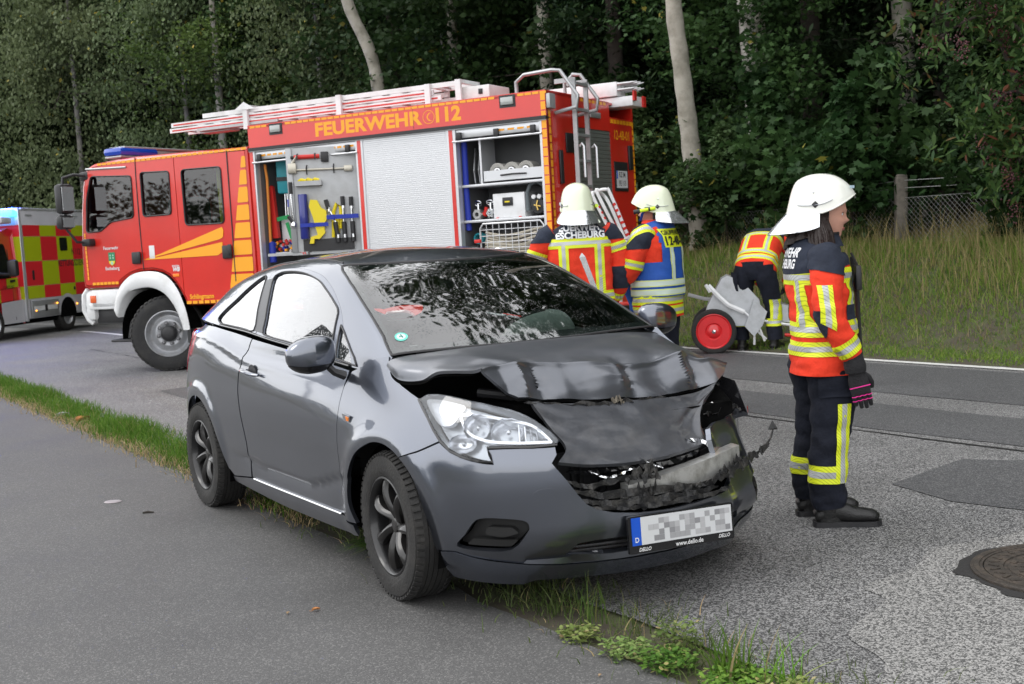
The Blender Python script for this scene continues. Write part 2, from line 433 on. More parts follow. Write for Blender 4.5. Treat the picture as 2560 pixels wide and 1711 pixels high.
# ================================================================ road, footpath, verge
CL = np.array([(.38,-28.),(-.0,-24)]+[(5.47-.53*0, 0)]*0)          # centre line, straight then bending left
_n = np.array([.848,.53]); _t = np.array([-.53,.848])
CLP = [tuple(_n*6.45+_t*u) for u in (-40,-20,-5,10,20)]
_p0 = _n*6.45+_t*26; a = math.atan2(.848,-.53)
CLP.append(tuple(_p0)); q = _p0.copy(); ang = a
for k in range(26): ang += R(2.6); q = q+np.array([math.cos(ang), math.sin(ang)])*1.6; CLP.append(tuple(q))
for k in range(8): q = q+np.array([math.cos(ang), math.sin(ang)])*12; CLP.append(tuple(q))
CLP = np.array(CLP); _d = np.linalg.norm(np.diff(CLP, axis=0), axis=1); CLU = np.concatenate([[0], np.cumsum(_d)])-40
def road_uv(X, Y):
    """distance along and signed offset to the right of the centre line"""
    X = np.asarray(X, float); Y = np.asarray(Y, float); best = np.full(X.shape, 1e9); U = np.zeros(X.shape); O = np.zeros(X.shape)
    for i in range(len(CLP)-1):
        a, b = CLP[i], CLP[i+1]; ab = b-a; L = math.hypot(*ab); t = np.clip(((X-a[0])*ab[0]+(Y-a[1])*ab[1])/L**2, 0, 1)
        dx, dy = X-(a[0]+t*ab[0]), Y-(a[1]+t*ab[1]); d = np.hypot(dx, dy); s = np.sign(ab[1]*dx-ab[0]*dy)
        k = d < best; best[k] = d[k]; U[k] = (CLU[i]+t*L)[k]; O[k] = (s*d)[k]
    return U, O
def road_pt(u, o, z=0.):
    i = min(max(int(np.searchsorted(CLU, u))-1, 0), len(CLP)-2); a, b = CLP[i], CLP[i+1]; t = (b-a)/np.linalg.norm(b-a)
    p = a+t*(u-CLU[i])
    # smooth normals round the bend
    t0 = (CLP[i]-CLP[i-1])/np.linalg.norm(CLP[i]-CLP[i-1]) if i else t
    t2 = (CLP[i+2]-CLP[i+1])/np.linalg.norm(CLP[i+2]-CLP[i+1]) if i+2 < len(CLP) else t
    w_ = (u-CLU[i])/np.linalg.norm(b-a); tt = (t0+t)/2*(1-w_)+(t+t2)/2*w_; tt /= np.linalg.norm(tt)
    return (p[0]+tt[1]*o, p[1]-tt[0]*o, z)
def ground_z(X, Y):
    U, O = road_uv(X, Y)
    def ss(x, a, b): t = np.clip((x-a)/(b-a), 0, 1); return t*t*(3-2*t)
    z = -.012+0*O
    z = z+.05*ss(O, 3.40, 3.75)
    bump = .05*np.sin(X*1.3+Y*.7)*np.sin(Y*1.1-X*.5)
    z = z+ss(O, 4.15, 6.25)*1.08+ss(O, 6.2, 14)*.35+bump*ss(O, 4.2, 6)
    z = z-.25*ss(-O, 7.5, 14)+bump*.6*ss(-O, 7.5, 9)
    return z
def uv_sheet(name, u0, u1, o0, o1, m, z, du=.5, wob=0., seed=0, kind='structure', **kw):
    us = np.arange(u0, u1+du*.5, du); n = max(1, int(math.ceil((o1-o0)/.8))); v = []; rn = random.Random(seed)
    for u in us:
        w0, w1 = rn.uniform(-wob, wob), rn.uniform(-wob, wob)
        for k in range(n+1):
            o = o0+(o1-o0)*k/n+(w0*(k == 0)+w1*(k == n)); v.append(road_pt(u, o, z))
    f = [(i*(n+1)+k, i*(n+1)+k+1, (i+1)*(n+1)+k+1, (i+1)*(n+1)+k) for i in range(len(us)-1) for k in range(n)]
    mb = MB(); mb.add(v, f); o = mb.build(name, m); o['kind'] = kind; return o

def road_mat(name, base, stone, dens, var, rough=.8, wet=0., scale=120, bstr=.5):
    m = mat(name, base, rough=rough); n = m.node_tree.nodes; l = m.node_tree.links; b = n['Principled BSDF']
    tc = n.new('ShaderNodeTexCoord'); v = n.new('ShaderNodeTexVoronoi'); v.inputs['Scale'].default_value = scale; v.inputs['Randomness'].default_value = 1
    wn = n.new('ShaderNodeTexNoise'); wn.inputs['Scale'].default_value = 60; wn.inputs['Detail'].default_value = 2
    l.new(tc.outputs['Object'], wn.inputs['Vector'])
    ad = n.new('ShaderNodeMix'); ad.data_type = 'RGBA'; ad.inputs['Factor'].default_value = .012; l.new(tc.outputs['Object'], ad.inputs[6]); l.new(wn.outputs['Color'], ad.inputs[7])
    l.new(ad.outputs[2], v.inputs['Vector'])
    sp = n.new('ShaderNodeSeparateColor'); l.new(v.outputs['Color'], sp.inputs[0])
    r = n.new('ShaderNodeValToRGB'); e = r.color_ramp.elements; e[0].position = 1-dens-.12; e[1].position = 1-dens+.10
    e[0].color = (*base, 1); e[1].color = (*stone, 1); l.new(sp.outputs[0], r.inputs[0])
    ns = n.new('ShaderNodeTexNoise'); ns.inputs['Scale'].default_value = .9; ns.inputs['Detail'].default_value = 7; ns.inputs['Roughness'].default_value = .6; l.new(tc.outputs['Object'], ns.inputs['Vector'])
    mr = n.new('ShaderNodeMapRange'); mr.inputs['From Min'].default_value = .3; mr.inputs['From Max'].default_value = .7; mr.inputs['To Min'].default_value = 1-var; mr.inputs['To Max'].default_value = 1+var; l.new(ns.outputs['Fac'], mr.inputs['Value'])
    f2 = n.new('ShaderNodeTexNoise'); f2.inputs['Scale'].default_value = 220; f2.inputs['Detail'].default_value = 3; l.new(tc.outputs['Object'], f2.inputs['Vector'])
    m2 = n.new('ShaderNodeMapRange'); m2.inputs['From Min'].default_value = .3; m2.inputs['From Max'].default_value = .7; m2.inputs['To Min'].default_value = .72; m2.inputs['To Max'].default_value = 1.3; l.new(f2.outputs['Fac'], m2.inputs['Value'])
    mm = n.new('ShaderNodeMath'); mm.operation = 'MULTIPLY'; l.new(mr.outputs[0], mm.inputs[0]); l.new(m2.outputs[0], mm.inputs[1])
    mx = n.new('ShaderNodeVectorMath'); mx.operation = 'SCALE'; l.new(r.outputs['Color'], mx.inputs[0]); l.new(mm.outputs[0], mx.inputs['Scale']); l.new(mx.outputs[0], b.inputs['Base Color'])
    bp = n.new('ShaderNodeBump'); bp.inputs['Strength'].default_value = bstr; bp.inputs['Distance'].default_value = .004; l.new(v.outputs['Distance'], bp.inputs['Height']); bp.invert = True; l.new(bp.outputs[0], b.inputs['Normal'])
    if wet:
        m3 = n.new('ShaderNodeMapRange'); m3.inputs['From Min'].default_value = .35; m3.inputs['From Max'].default_value = .65; m3.inputs['To Min'].default_value = rough-wet; m3.inputs['To Max'].default_value = rough; l.new(ns.outputs['Fac'], m3.inputs['Value']); l.new(m3.outputs[0], b.inputs['Roughness'])
    return m
ROAD = road_mat('coarse_road_asphalt', (.045,.045,.046), (.25,.248,.245), .42, .22, .75, .15, scale=165)
PATCH = road_mat('fine_dark_asphalt', (.048,.049,.052), (.15,.15,.15), .22, .12, .8, .1, scale=190)
PATH = road_mat('footpath_asphalt', (.069,.068,.067), (.135,.132,.128), .16, .24, .80, .15, scale=170, bstr=.25)
CONC = road_mat('pale_worn_asphalt', (.062,.062,.061), (.29,.285,.275), .48, .10, .8, 0, scale=165)
SOIL = mat('verge_soil', (.060,.050,.036), rough=1, dirt=(.075,.095,.03), vs=2.5, bump=.8, bs=14)
WHITE = mat('road_paint', (.62,.62,.60), rough=.6, var=.25, vs=18, bump=.2, bs=80)
# terrain as one sheet, finer near the camera
def axis(a, b, c0, c1, fine, coarse):
    xs = list(np.arange(c0, c1, fine)); x = c0; s_ = fine
    while x > a: s_ = min(s_*1.25, coarse); x -= s_; xs.insert(0, x)
    x = xs[-1]; s_ = fine
    while x < b: s_ = min(s_*1.25, coarse); x += s_; xs.append(x)
    return np.array(xs)
ax_, ay_ = axis(-420, 420, -14, 14, .35, 30), axis(-320, 600, -4, 38, .35, 30)
XX, YY = np.meshgrid(ax_, ay_); ZZ = ground_z(XX, YY); nx_ = len(ax_)
mb = MB(); mb.v = list(map(tuple, np.stack([XX.ravel(), YY.ravel(), ZZ.ravel()], 1).tolist()))
mb.f = [(j*nx_+i, j*nx_+i+1, (j+1)*nx_+i+1, (j+1)*nx_+i) for j in range(len(ay_)-1) for i in range(nx_-1)]; mb.m = [0]*len(mb.f); mb.s = [True]*len(mb.f)
mb.build('ground', SOIL, angle=180, kind='structure')
uv_sheet('road', -30, 120, -3.73, 3.62, ROAD, 0., du=.35, wob=.02)
uv_sheet('footpath', -30, 120, -9.5, -4.02, PATH, 0.001, du=.3, wob=.03, seed=2)
uv_sheet('tarmac_strip', -14, 60, 1.55, 3.16, PATCH, .004, wob=.006, seed=5)
uv_sheet('tarmac_strip', -14, 60, .12, 1.02, PATCH, .004, du=.9, wob=.03, seed=7)
uv_sheet('road_joint', -8, 18, -.012, .012, mat('crack_tar', (.012,.012,.012), rough=.7), .0045, du=.35, wob=.011, seed=9)
for k_, (u0_, u1_, o_, s_) in enumerate(((9, 22, -1.4, 23),)): uv_sheet('road_crack', u0_, u1_, o_-.006, o_+.006, MATS['crack_tar'], .0048, du=.22, wob=.022, seed=s_)
uv_sheet('edge_line', -14, 62, 3.30, 3.415, WHITE, .008, wob=.004, seed=4)
for k in range(6): uv_sheet('centre_dash', 25.3+k*9, 28.3+k*9, -.02, .09, WHITE, .008)
def flat_patch(name, pts, m, z, n=3):
    P = smooth_closed(pts, n) if n else pts; mb = MB(); mb.add([(a, b, z) for a, b in P], [tuple(range(len(P)))]); 
    if area2(P) < 0: mb.f = [mb.f[0][::-1]]
    o = mb.build(name, m); o['kind'] = 'structure'; return o
flat_patch('tarmac_patch', [(2.03,6.60),(2.62,7.16),(3.2,6.9),(3.0,5.6),(2.45,5.82),(2.18,6.11)], PATCH, .004, 0)
flat_patch('tarmac_patch', [(-4.01,13.72),(-3.6,14.1),(-2.9,12.9),(-3.3,12.5)], PATCH, .004, 0)
flat_patch('pale_patch', [(1.05,3.50),(1.16,3.9),(1.12,4.2),(1.36,4.55),(1.34,4.75),(1.62,4.98),(1.78,5.24),(2.05,5.33),(2.4,5.50),(2.9,5.4),(3.0,4.2),(2.3,3.2),(1.5,3.1)], CONC, .004, 4)
# manhole: cast ring, ribbed lid, concrete middle
IRON = mat('cast_iron', (.050,.043,.037), rough=.62, metal=.35, dirt=(.12,.095,.075), vs=22, bump=.5, bs=110)
mhc = (2.21, 4.78)
MH = thing('manhole_cover', 'round cast iron manhole cover with worn pattern set in pale patched asphalt', 'manhole cover', (*mhc, .004)); MH.scale = (1.13, 1.13, 1)
mb = MB(); mb.add([(math.cos(q)*(.40+.025*math.sin(q*7)+.012*math.sin(q*17+1)), math.sin(q)*(.40+.025*math.cos(q*5)+.012*math.sin(q*13)), .0035) for q in np.linspace(0, 2*PI, 60, False)], [tuple(range(60))]); mb.build('tar_ring', mat('tar', (.018,.017,.017), rough=.75, bump=.5, bs=60), MH)
mb = MB(); mb.lathe([(.362,.0),(.362,.012),(.320,.012),(.318,.004)][::-1], 64); mb.lathe([(.352,.012),(.350,.016),(.332,.016),(.330,.012)][::-1], 64); mb.build('frame_ring', IRON, MH)
mb = MB(); mb.lathe([(.315,.003),(.315,.011),(.25,.011),(.248,.006),(.236,.006),(.234,.011),(.14,.011),(.138,.005)][::-1], 64)
for k in range(36):
    q = 2*PI*k/36; mb.box((.282*math.cos(q), .282*math.sin(q), .0135), (.036, .013, .005), rot=Matrix.Rotation(q+(.5 if k % 2 else -.5), 3, 'Z'))
for k in range(20):
    q = 2*PI*k/20; mb.box((.185*math.cos(q), .185*math.sin(q), .0135), (.05, .014, .005), rot=Matrix.Rotation(q, 3, 'Z'))
for k in range(8):
    q = 2*PI*k/8+.2; mb.box((.218*math.cos(q), .218*math.sin(q), .0138), (.022, .03, .005), rot=Matrix.Rotation(q, 3, 'Z'))
mb.build('lid', IRON, MH)
mb = MB(); mb.add([(.137*math.cos(q), .137*math.sin(q), .0085) for q in np.linspace(0, 2*PI, 40, False)], [tuple(range(40))]); mb.build('concrete_fill', mat('worn_concrete', (.34,.29,.22), rough=.9, var=.25, vs=20, bump=.4, bs=100), MH)
# small valve cap on the footpath, crumbs and leaves
mb = MB(); P = [(.055*math.cos(q)*(1+.08*math.sin(3*q)), .04*math.sin(q)) for q in np.linspace(0, 2*PI, 20, False)]; mb.add([(a, b, .004) for a, b in P]+[(a*.8, b*.8, .010) for a, b in P], [(i, (i+1) % 20, (i+1) % 20+20, i+20) for i in range(20)]+[tuple(range(20, 40))]); mb.build('survey_mark', mat('pale_metal', (.30,.27,.28), rough=.5), None, loc=(-2.50,7.39,0), label='small worn metal survey mark sunk in the footpath', cat='survey mark')
mb = MB(); mb.tube([(-.03,0,.006),(0,.004,.009),(.035,-.002,.006)], [.005,.007,.004], 6); mb.build('twig', mat('twig_bark', (.03,.025,.02), rough=.9), None, loc=(-2.17,7.0,0), label='short dark twig lying on the footpath', cat='twig')
LEAFO = mat('fallen_leaf_orange', (.45,.20,.07), rough=.8, var=.3, vs=40); LEAFT = mat('fallen_leaf_tan', (.42,.30,.18), rough=.8, var=.3, vs=40)
def fallen(x, y, sz, yaw, m, lab):
    mb = MB(); 
    def lf(u, v): 
        w_ = math.sin(math.pi*min(1, u*1.05))**.7*.38; e = (v-.5)*2
        return ((u-.5)*sz, e*w_*sz*.8, .004+sz*.22*abs(e)**2+sz*.10*math.sin(u*3.1))
    mb.grid(lf, 8, 6); mb.tube([(-.5*sz,0,.004),(-.75*sz,.05*sz,.008)], sz*.02, 4); o = mb.build('fallen_leaf', m, None, loc=(x, y, 0), label=lab, cat='leaf', group='fallen leaves on the footpath'); o.rotation_euler = (0, 0, yaw)
fallen(-.86, 4.86, .036, .5, LEAFO, 'orange curled leaf on the footpath left of the front tyre')
fallen(-.97, 4.84, .022, 1.5, LEAFT, 'tiny tan leaf beside the orange leaf on the footpath')
fallen(-.26, 3.78, .030, 2.0, LEAFO, 'pale orange leaf on the footpath at the bottom of the photo')
fallen(.225, 3.93, .018, 1.0, LEAFT, 'tan leaf at the footpath edge below the green weeds')
fallen(-4.42, 11.85, .13, .3, mat('grey_litter', (.42,.42,.45), rough=.7), 'grey leaf lying where the far grass meets the footpath')
fallen(-4.05, 11.35, .17, 1.1, LEAFO, 'large orange leaf at the edge of the grass strip')
fallen(-.55, 5.15, .026, 2.6, LEAFT, 'small leaf on the footpath close behind the orange one')

# ---------------------------------------------------------------- grass and weeds
def leafmat(name, c1, c2, c3=None, vs=.6, trans=.35, rough=.6):
    m = bpy.data.materials.new(name); m.use_nodes = True; n = m.node_tree.nodes; l = m.node_tree.links; b = n['Principled BSDF']
    g = n.new('ShaderNodeNewGeometry'); r = n.new('ShaderNodeValToRGB'); e = r.color_ramp.elements
    e[0].color = (*c1, 1); e[1].color = (*c2, 1); e[1].position = .93 if c3 else 1
    if c3: q = e.new(.985); q.color = (*c3, 1)
    at = n.new('ShaderNodeAttribute'); at.attribute_name = 'rnd'; l.new(at.outputs['Fac'], r.inputs[0])
    oi = n.new('ShaderNodeObjectInfo'); mr = n.new('ShaderNodeMapRange'); mr.inputs['To Min'].default_value = .72; mr.inputs['To Max'].default_value = 1.5; l.new(oi.outputs['Random'], mr.inputs['Value'])
    hu = n.new('ShaderNodeHueSaturation'); l.new(r.outputs['Color'], hu.inputs['Color']); l.new(mr.outputs[0], hu.inputs['Value'])
    m2 = n.new('ShaderNodeMapRange'); m2.inputs['To Min'].default_value = .485; m2.inputs['To Max'].default_value = .515; mu = n.new('ShaderNodeMath'); mu.operation = 'FRACT'; m7 = n.new('ShaderNodeMath'); m7.operation = 'MULTIPLY'; m7.inputs[1].default_value = 7.3
    l.new(oi.outputs['Random'], m7.inputs[0]); l.new(m7.outputs[0], mu.inputs[0]); l.new(mu.outputs[0], m2.inputs['Value']); l.new(m2.outputs[0], hu.inputs['Hue'])
    b.inputs['Roughness'].default_value = rough; b.inputs['Specular IOR Level'].default_value = .18
    l.new(hu.outputs['Color'], b.inputs['Base Color'])
    t = n.new('ShaderNodeBsdfTranslucent'); l.new(hu.outputs['Color'], t.inputs['Color']); mx = n.new('ShaderNodeMixShader'); mx.inputs[0].default_value = trans
    l.new(b.outputs[0], mx.inputs[1]); l.new(t.outputs[0], mx.inputs[2]); l.new(mx.outputs[0], n['Material Output'].inputs['Surface'])
    return m
def np_mesh(name, V, F, rnd, m, parent=None, loc=None, **kw):
    """V (n,3), F (k,3|4), rnd per face"""
    me = bpy.data.meshes.new(name); k = F.shape[1]
    me.vertices.add(len(V)); me.vertices.foreach_set('co', V.astype(np.float32).ravel())
    me.loops.add(F.size); me.loops.foreach_set('vertex_index', F.astype(np.int32).ravel())
    me.polygons.add(len(F)); me.polygons.foreach_set('loop_start', np.arange(0, F.size, k, dtype=np.int32)); me.polygons.foreach_set('loop_total', np.full(len(F), k, dtype=np.int32))
    a = me.attributes.new('rnd', 'FLOAT', 'FACE'); a.data.foreach_set('value', rnd.astype(np.float32))
    me.materials.append(m); me.update(calc_edges=True); me.validate()
    return put(name, me, parent, loc, **kw)
def blades(P, H, W, lean, rg, seg=3):
    """curved grass blades rooted at P"""
    n = len(P); az = rg.uniform(0, 2*PI, n); la = rg.uniform(.1, 1, n)*lean; face = rg.uniform(0, 2*PI, n)
    V = []; 
    for s in range(seg+1):
        t = s/seg; r_ = H*la*t**1.8; z = H*t*(1-.35*la*t); wd = W*(1-t)**.7*.5+.0004
        cx, cy = P[:, 0]+np.cos(az)*r_, P[:, 1]+np.sin(az)*r_
        for sg in (-1, 1): V.append(np.stack([cx+np.cos(face)*wd*sg, cy+np.sin(face)*wd*sg, P[:, 2]+z], 1))
    V = np.stack(V, 1).reshape(-1, 3); o = np.arange(n)[:, None]*(2*(seg+1))
    F = np.concatenate([o+np.array([[2*s, 2*s+1, 2*s+3, 2*s+2]]) for s in range(seg)], 0)
    return V, F, np.tile(rg.uniform(0, 1, n), seg)
GRASS_N = leafmat('fresh_grass', (.045,.13,.012), (.14,.28,.035), (.36,.30,.14))
GRASS_V = leafmat('verge_grass', (.05,.125,.018), (.20,.27,.05), (.36,.30,.15))
GRASS_D = leafmat('dry_grass', (.20,.15,.07), (.38,.30,.17), None)
rg = np.random.default_rng(11)
def strip_pts(n, u0, u1, oc, hw, clump=.0):
    u = rg.uniform(u0, u1, n); o = oc+rg.normal(0, hw, n)
    P = np.array([road_pt(a, b) for a, b in zip(u, o)]); return P, u, o
# lush grass between footpath and road, left of the car
cl = rg.uniform(0, 1, 60)
def dens_fn(u): return .35+.65*(np.sin(u*3.1)*.5+.5)*(np.sin(u*1.3+1)*.3+.7)
P, u, o = strip_pts(34000, 6.3, 22, -3.76, .13); k = (rg.uniform(0, 1, len(P)) < dens_fn(u)) & (o > -4.08) & (o < -3.42); P = P[k]
Hh = rg.uniform(.05, .165, len(P))*(.55+.6*dens_fn(u[k]))*(1-.7*(np.abs(o[k]+3.76)/.4)**2).clip(.2, 1)
V, F, r_ = blades(P, Hh, rg.uniform(.003, .008, len(P)), .9, rg); np_mesh('grass_strip', V, F, r_, GRASS_N, kind='stuff')
P, u, o = strip_pts(4500, 6, 22, -3.97, .07); V, F, r_ = blades(P, rg.uniform(.02, .09, len(P)), rg.uniform(.003, .007, len(P)), 1.6, rg); np_mesh('dry_grass_strip', V, F, r_, GRASS_D, kind='stuff')
# sparse grass under and before the car
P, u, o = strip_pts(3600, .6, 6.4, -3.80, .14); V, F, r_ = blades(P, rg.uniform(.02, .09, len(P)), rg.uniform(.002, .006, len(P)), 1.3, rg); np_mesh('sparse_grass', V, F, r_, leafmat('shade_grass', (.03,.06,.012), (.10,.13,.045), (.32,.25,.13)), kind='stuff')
def tuft(name, x, y, n, h, spread, lean, label, m=GRASS_N, w_=.006, az=None, group='grass tufts at the footpath edge'):
    P = np.stack([rg.normal(0, spread, n), rg.normal(0, spread, n), np.zeros(n)], 1)
    V, F, r_ = blades(P, rg.uniform(.45, 1, n)*h, np.full(n, w_)*rg.uniform(.6, 1.2, n), lean, rg, 5)
    np_mesh(name, V, F, r_, m, loc=(x, y, 0), label=label, cat='grass tuft', group=group)
tuft('grass_tuft', .66, 3.83, 46, .24, .035, .75, 'tall bright green grass tuft at the bottom edge of the photo', w_=.008)
tuft('grass_tuft', .78, 3.72, 26, .20, .03, 1.0, 'spreading grass tuft just right of the tallest tuft', w_=.006)
tuft('grass_tuft', .12, 4.62, 30, .18, .05, 1.2, 'wispy grass tuft under the front bumper of the grey car', leafmat('wispy', (.05,.09,.02), (.14,.19,.06), (.34,.27,.15)), .005)
tuft('grass_tuft', .22, 4.46, 18, .24, .03, .4, 'thin upright grass stalks in front of the bumper', leafmat('stalks', (.05,.10,.02), (.13,.2,.05), (.30,.22,.10)), .005)
tuft('grass_tuft', -.01, 4.78, 22, .14, .05, 1.3, 'low tuft of grass behind the wispy tuft near the front tyre', leafmat('wispy2', (.05,.08,.02), (.12,.15,.06), (.34,.27,.15)), .005)
# the flattened tuft beside the front wheel
n = 120; P = np.stack([rg.normal(0, .03, n), rg.normal(0, .03, n), np.zeros(n)+.01], 1); az = rg.normal(PI+.25, .30, n); Ls = rg.uniform(.12, .30, n); Vs = []
for s in range(5):
    t = s/4; wd = .003*(1-t)**.6; cx = P[:, 0]+np.cos(az)*Ls*t; cy = P[:, 1]+np.sin(az)*Ls*t; z = .01+.07*np.sin(t*2.6)*rg.uniform(.5, 1, n)
    for sg in (-1, 1): Vs.append(np.stack([cx-np.sin(az)*wd*sg, cy+np.cos(az)*wd*sg, z], 1))
V = np.stack(Vs, 1).reshape(-1, 3); oo = np.arange(n)[:, None]*10; F = np.concatenate([oo+np.array([[2*s, 2*s+1, 2*s+3, 2*s+2]]) for s in range(4)], 0)
np_mesh('grass_tuft', V, F, np.tile(rg.uniform(0, 1, n), 4), GRASS_N, loc=(-.60, 5.78, 0), label='flattened green grass tuft beside the front wheel', cat='grass tuft', group='grass tufts at the footpath edge')
# weeds with small round leaves at the bottom edge
def weed(name, x, y, r_, n, h, label, m):
    V = []; F = []; 
    for i in range(n):
        q = rg.uniform(0, 2*PI); d = r_*math.sqrt(rg.uniform(0, 1)); c = np.array([d*math.cos(q), d*math.sin(q), rg.uniform(.006, h)]); s_ = rg.uniform(.006, .013)
        a = rg.uniform(0, 2*PI); til = rg.uniform(-.6, .6); b0 = len(V)
        for k in range(6):
            t = 2*PI*k/6; lx, ly = s_*math.cos(t), s_*.7*math.sin(t); V.append(c+np.array([lx*math.cos(a)-ly*math.sin(a), lx*math.sin(a)+ly*math.cos(a), lx*til]))
        F += [(b0, b0+1, b0+2, b0+3), (b0, b0+3, b0+4, b0+5)]
    F = np.array(F); np_mesh(name, np.array(V), F, np.repeat(rg.uniform(0, 1, n), 2), m, loc=(x, y, 0), label=label, cat='weed', group='low weeds at the footpath edge')
WEED = leafmat('chickweed', (.05,.13,.018), (.15,.27,.045), (.40,.34,.14))
WEED2 = leafmat('dry_weed', (.10,.16,.04), (.22,.27,.09), (.38,.30,.16))
weed('weed_patch', .33, 4.12, .09, 260, .05, 'patch of small round leaved weeds nearest the bumper shadow', WEED2)
weed('weed_patch', .46, 3.98, .10, 400, .05, 'dense bright green weed patch at the footpath edge', WEED)
weed('weed_patch', .64, 3.78, .11, 420, .05, 'bright weed patch round the tall grass tuft', WEED)
weed('weed_patch', .52, 4.16, .09, 260, .10, 'taller yellowish weeds with tiny flowers beside the coarse road', WEED2)
weed('weed_patch', .18, 4.33, .08, 220, .04, 'dull weed patch between grass blades', WEED2)
weed('weed_patch', .80, 3.62, .12, 400, .05, 'weed patch in the lower right corner of the verge strip', WEED2)
# verge and bank on the far side
n = 250000; u = rg.triangular(-9, 1.5, 34, n); o = 3.52+4.6*rg.beta(1.2, 1.25, n)
cen = np.array([road_pt(a, b) for a, b in zip(u[:1], o[:1])])
_ia = np.searchsorted(CLU, u).clip(1, len(CLP)-1)-1; A_ = CLP[_ia]; B_ = CLP[_ia+1]; T_ = (B_-A_)/np.linalg.norm(B_-A_, axis=1)[:, None]
XY = A_+T_*(u-CLU[_ia])[:, None]+np.stack([T_[:, 1], -T_[:, 0]], 1)*o[:, None]
Z0 = ground_z(XY[:, 0], XY[:, 1]); pn = np.sin(XY[:, 0]*2.1+XY[:, 1]*1.3)*np.sin(XY[:, 1]*1.7-XY[:, 0]*.9)
P = np.column_stack([XY, Z0-.01]); long_ = np.clip((o-4.0)/1.6, 0, 1)
Hh = (.05+.16*long_*(.6+.4*pn))*rg.uniform(.5, 1.3, n)
V, F, r_ = blades(P, Hh, rg.uniform(.006, .013, n), 1.0, rg, 2); rr_ = r_.copy(); np_mesh('verge_grass', V, F, np.clip(r_*.75+.25*np.tile(pn*.5+.5, 2), 0, 1), GRASS_V, kind='stuff')
nt_ = 9000; ut = rg.uniform(-8, 30, nt_); ot = rg.uniform(5.0, 6.7, nt_); Pt = np.array([road_pt(a, b) for a, b in zip(ut, ot)]); Pt[:, 2] = ground_z(Pt[:, 0], Pt[:, 1]); kk = (np.sin(ut*1.7)+np.sin(ut*.63+1)+rg.normal(0, .5, nt_)) > -.1
Vt, Ft, rt_ = blades(Pt[kk], rg.uniform(.22, .62, kk.sum()), rg.uniform(.006, .012, kk.sum()), .55, rg, 3); np_mesh('tall_dry_grass', Vt, Ft, rt_, leafmat('straw', (.17,.15,.05), (.44,.35,.17), None), kind='stuff')
k = (rg.uniform(0, 1, n) < .14*(.2+long_)) ; V, F, r_ = blades(P[k], Hh[k]*rg.uniform(1.2, 3.0, k.sum()), rg.uniform(.004, .009, k.sum()), .7, rg, 2); np_mesh('dry_verge_grass', V, F, r_, GRASS_D, kind='stuff')

# ---------------------------------------------------------------- trees and shrubs
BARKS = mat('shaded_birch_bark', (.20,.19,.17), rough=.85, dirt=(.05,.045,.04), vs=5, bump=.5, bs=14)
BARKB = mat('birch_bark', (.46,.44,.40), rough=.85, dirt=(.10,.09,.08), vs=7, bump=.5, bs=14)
BARKG = mat('grey_bark', (.34,.32,.27), rough=.9, dirt=(.13,.12,.09), vs=2.6, bump=.9, bs=16)
BARKD = mat('dark_bark', (.05,.04,.033), rough=.95, var=.4, vs=5, bump=.7, bs=10)
LF = {k: leafmat(k+'_leaves', *c, trans=.3, rough=.5) for k, c in {
 'maple': ((.018,.043,.014), (.045,.088,.026), (.22,.20,.04)), 'birch': ((.070,.096,.040), (.135,.168,.078), (.30,.26,.05)),
 'beech': ((.027,.050,.019), (.055,.090,.032), (.18,.18,.035)), 'light': ((.055,.10,.025), (.13,.19,.045), (.40,.30,.05)),
 'spruce': ((.008,.018,.008), (.022,.042,.014), None), 'elder': ((.04,.09,.03), (.10,.17,.045), (.22,.08,.05)), 'yellow': ((.14,.16,.03), (.30,.28,.06), (.40,.28,.05))}.items()}
LEAF_SHAPE = {'round': np.array([(-.5,0,0),(-.12,-.34,.05),(.28,-.26,.06),(.55,0,-.02),(.28,.26,.06),(-.12,.34,.05)]),
 'maple': np.array([(-.45,0,0),(-.18,-.30,.04),(-.05,-.55,.03),(.10,-.25,.05),(.42,-.34,.0),(.32,-.08,.03),(.62,0,-.05),(.32,.08,.03),(.42,.34,0),(.10,.25,.05),(-.05,.55,.03),(-.18,.30,.04)]),
 'long': np.array([(-.5,0,0),(-.1,-.16,.03),(.3,-.12,.02),(.6,0,-.08),(.3,.12,.02),(-.1,.16,.03)])}
def leaf_cloud(C, size, shape, rg, droop=.3, up=None):
    S_ = LEAF_SHAPE[shape]; n = len(C); k = len(S_); s_ = size*rg.uniform(.6, 1.3, n)
    az = rg.uniform(0, 2*PI, n); pi_ = rg.normal(-droop, .45, n); ro = rg.normal(0, .7, n)
    ca, sa, cp, sp, cr, sr = np.cos(az), np.sin(az), np.cos(pi_), np.sin(pi_), np.cos(ro), np.sin(ro)
    X, Y, Z = (S_[None, :, i]*s_[:, None] for i in range(3))
    Y2, Z2 = Y*cr[:, None]-Z*sr[:, None], Y*sr[:, None]+Z*cr[:, None]
    X3, Z3 = X*cp[:, None]-Z2*sp[:, None], X*sp[:, None]+Z2*cp[:, None]
    V = np.stack([C[:, :1]+X3*ca[:, None]-Y2*sa[:, None], C[:, 1:2]+X3*sa[:, None]+Y2*ca[:, None], C[:, 2:3]+Z3], 2).reshape(-1, 3)
    F = np.arange(n*k).reshape(n, k); return V, F
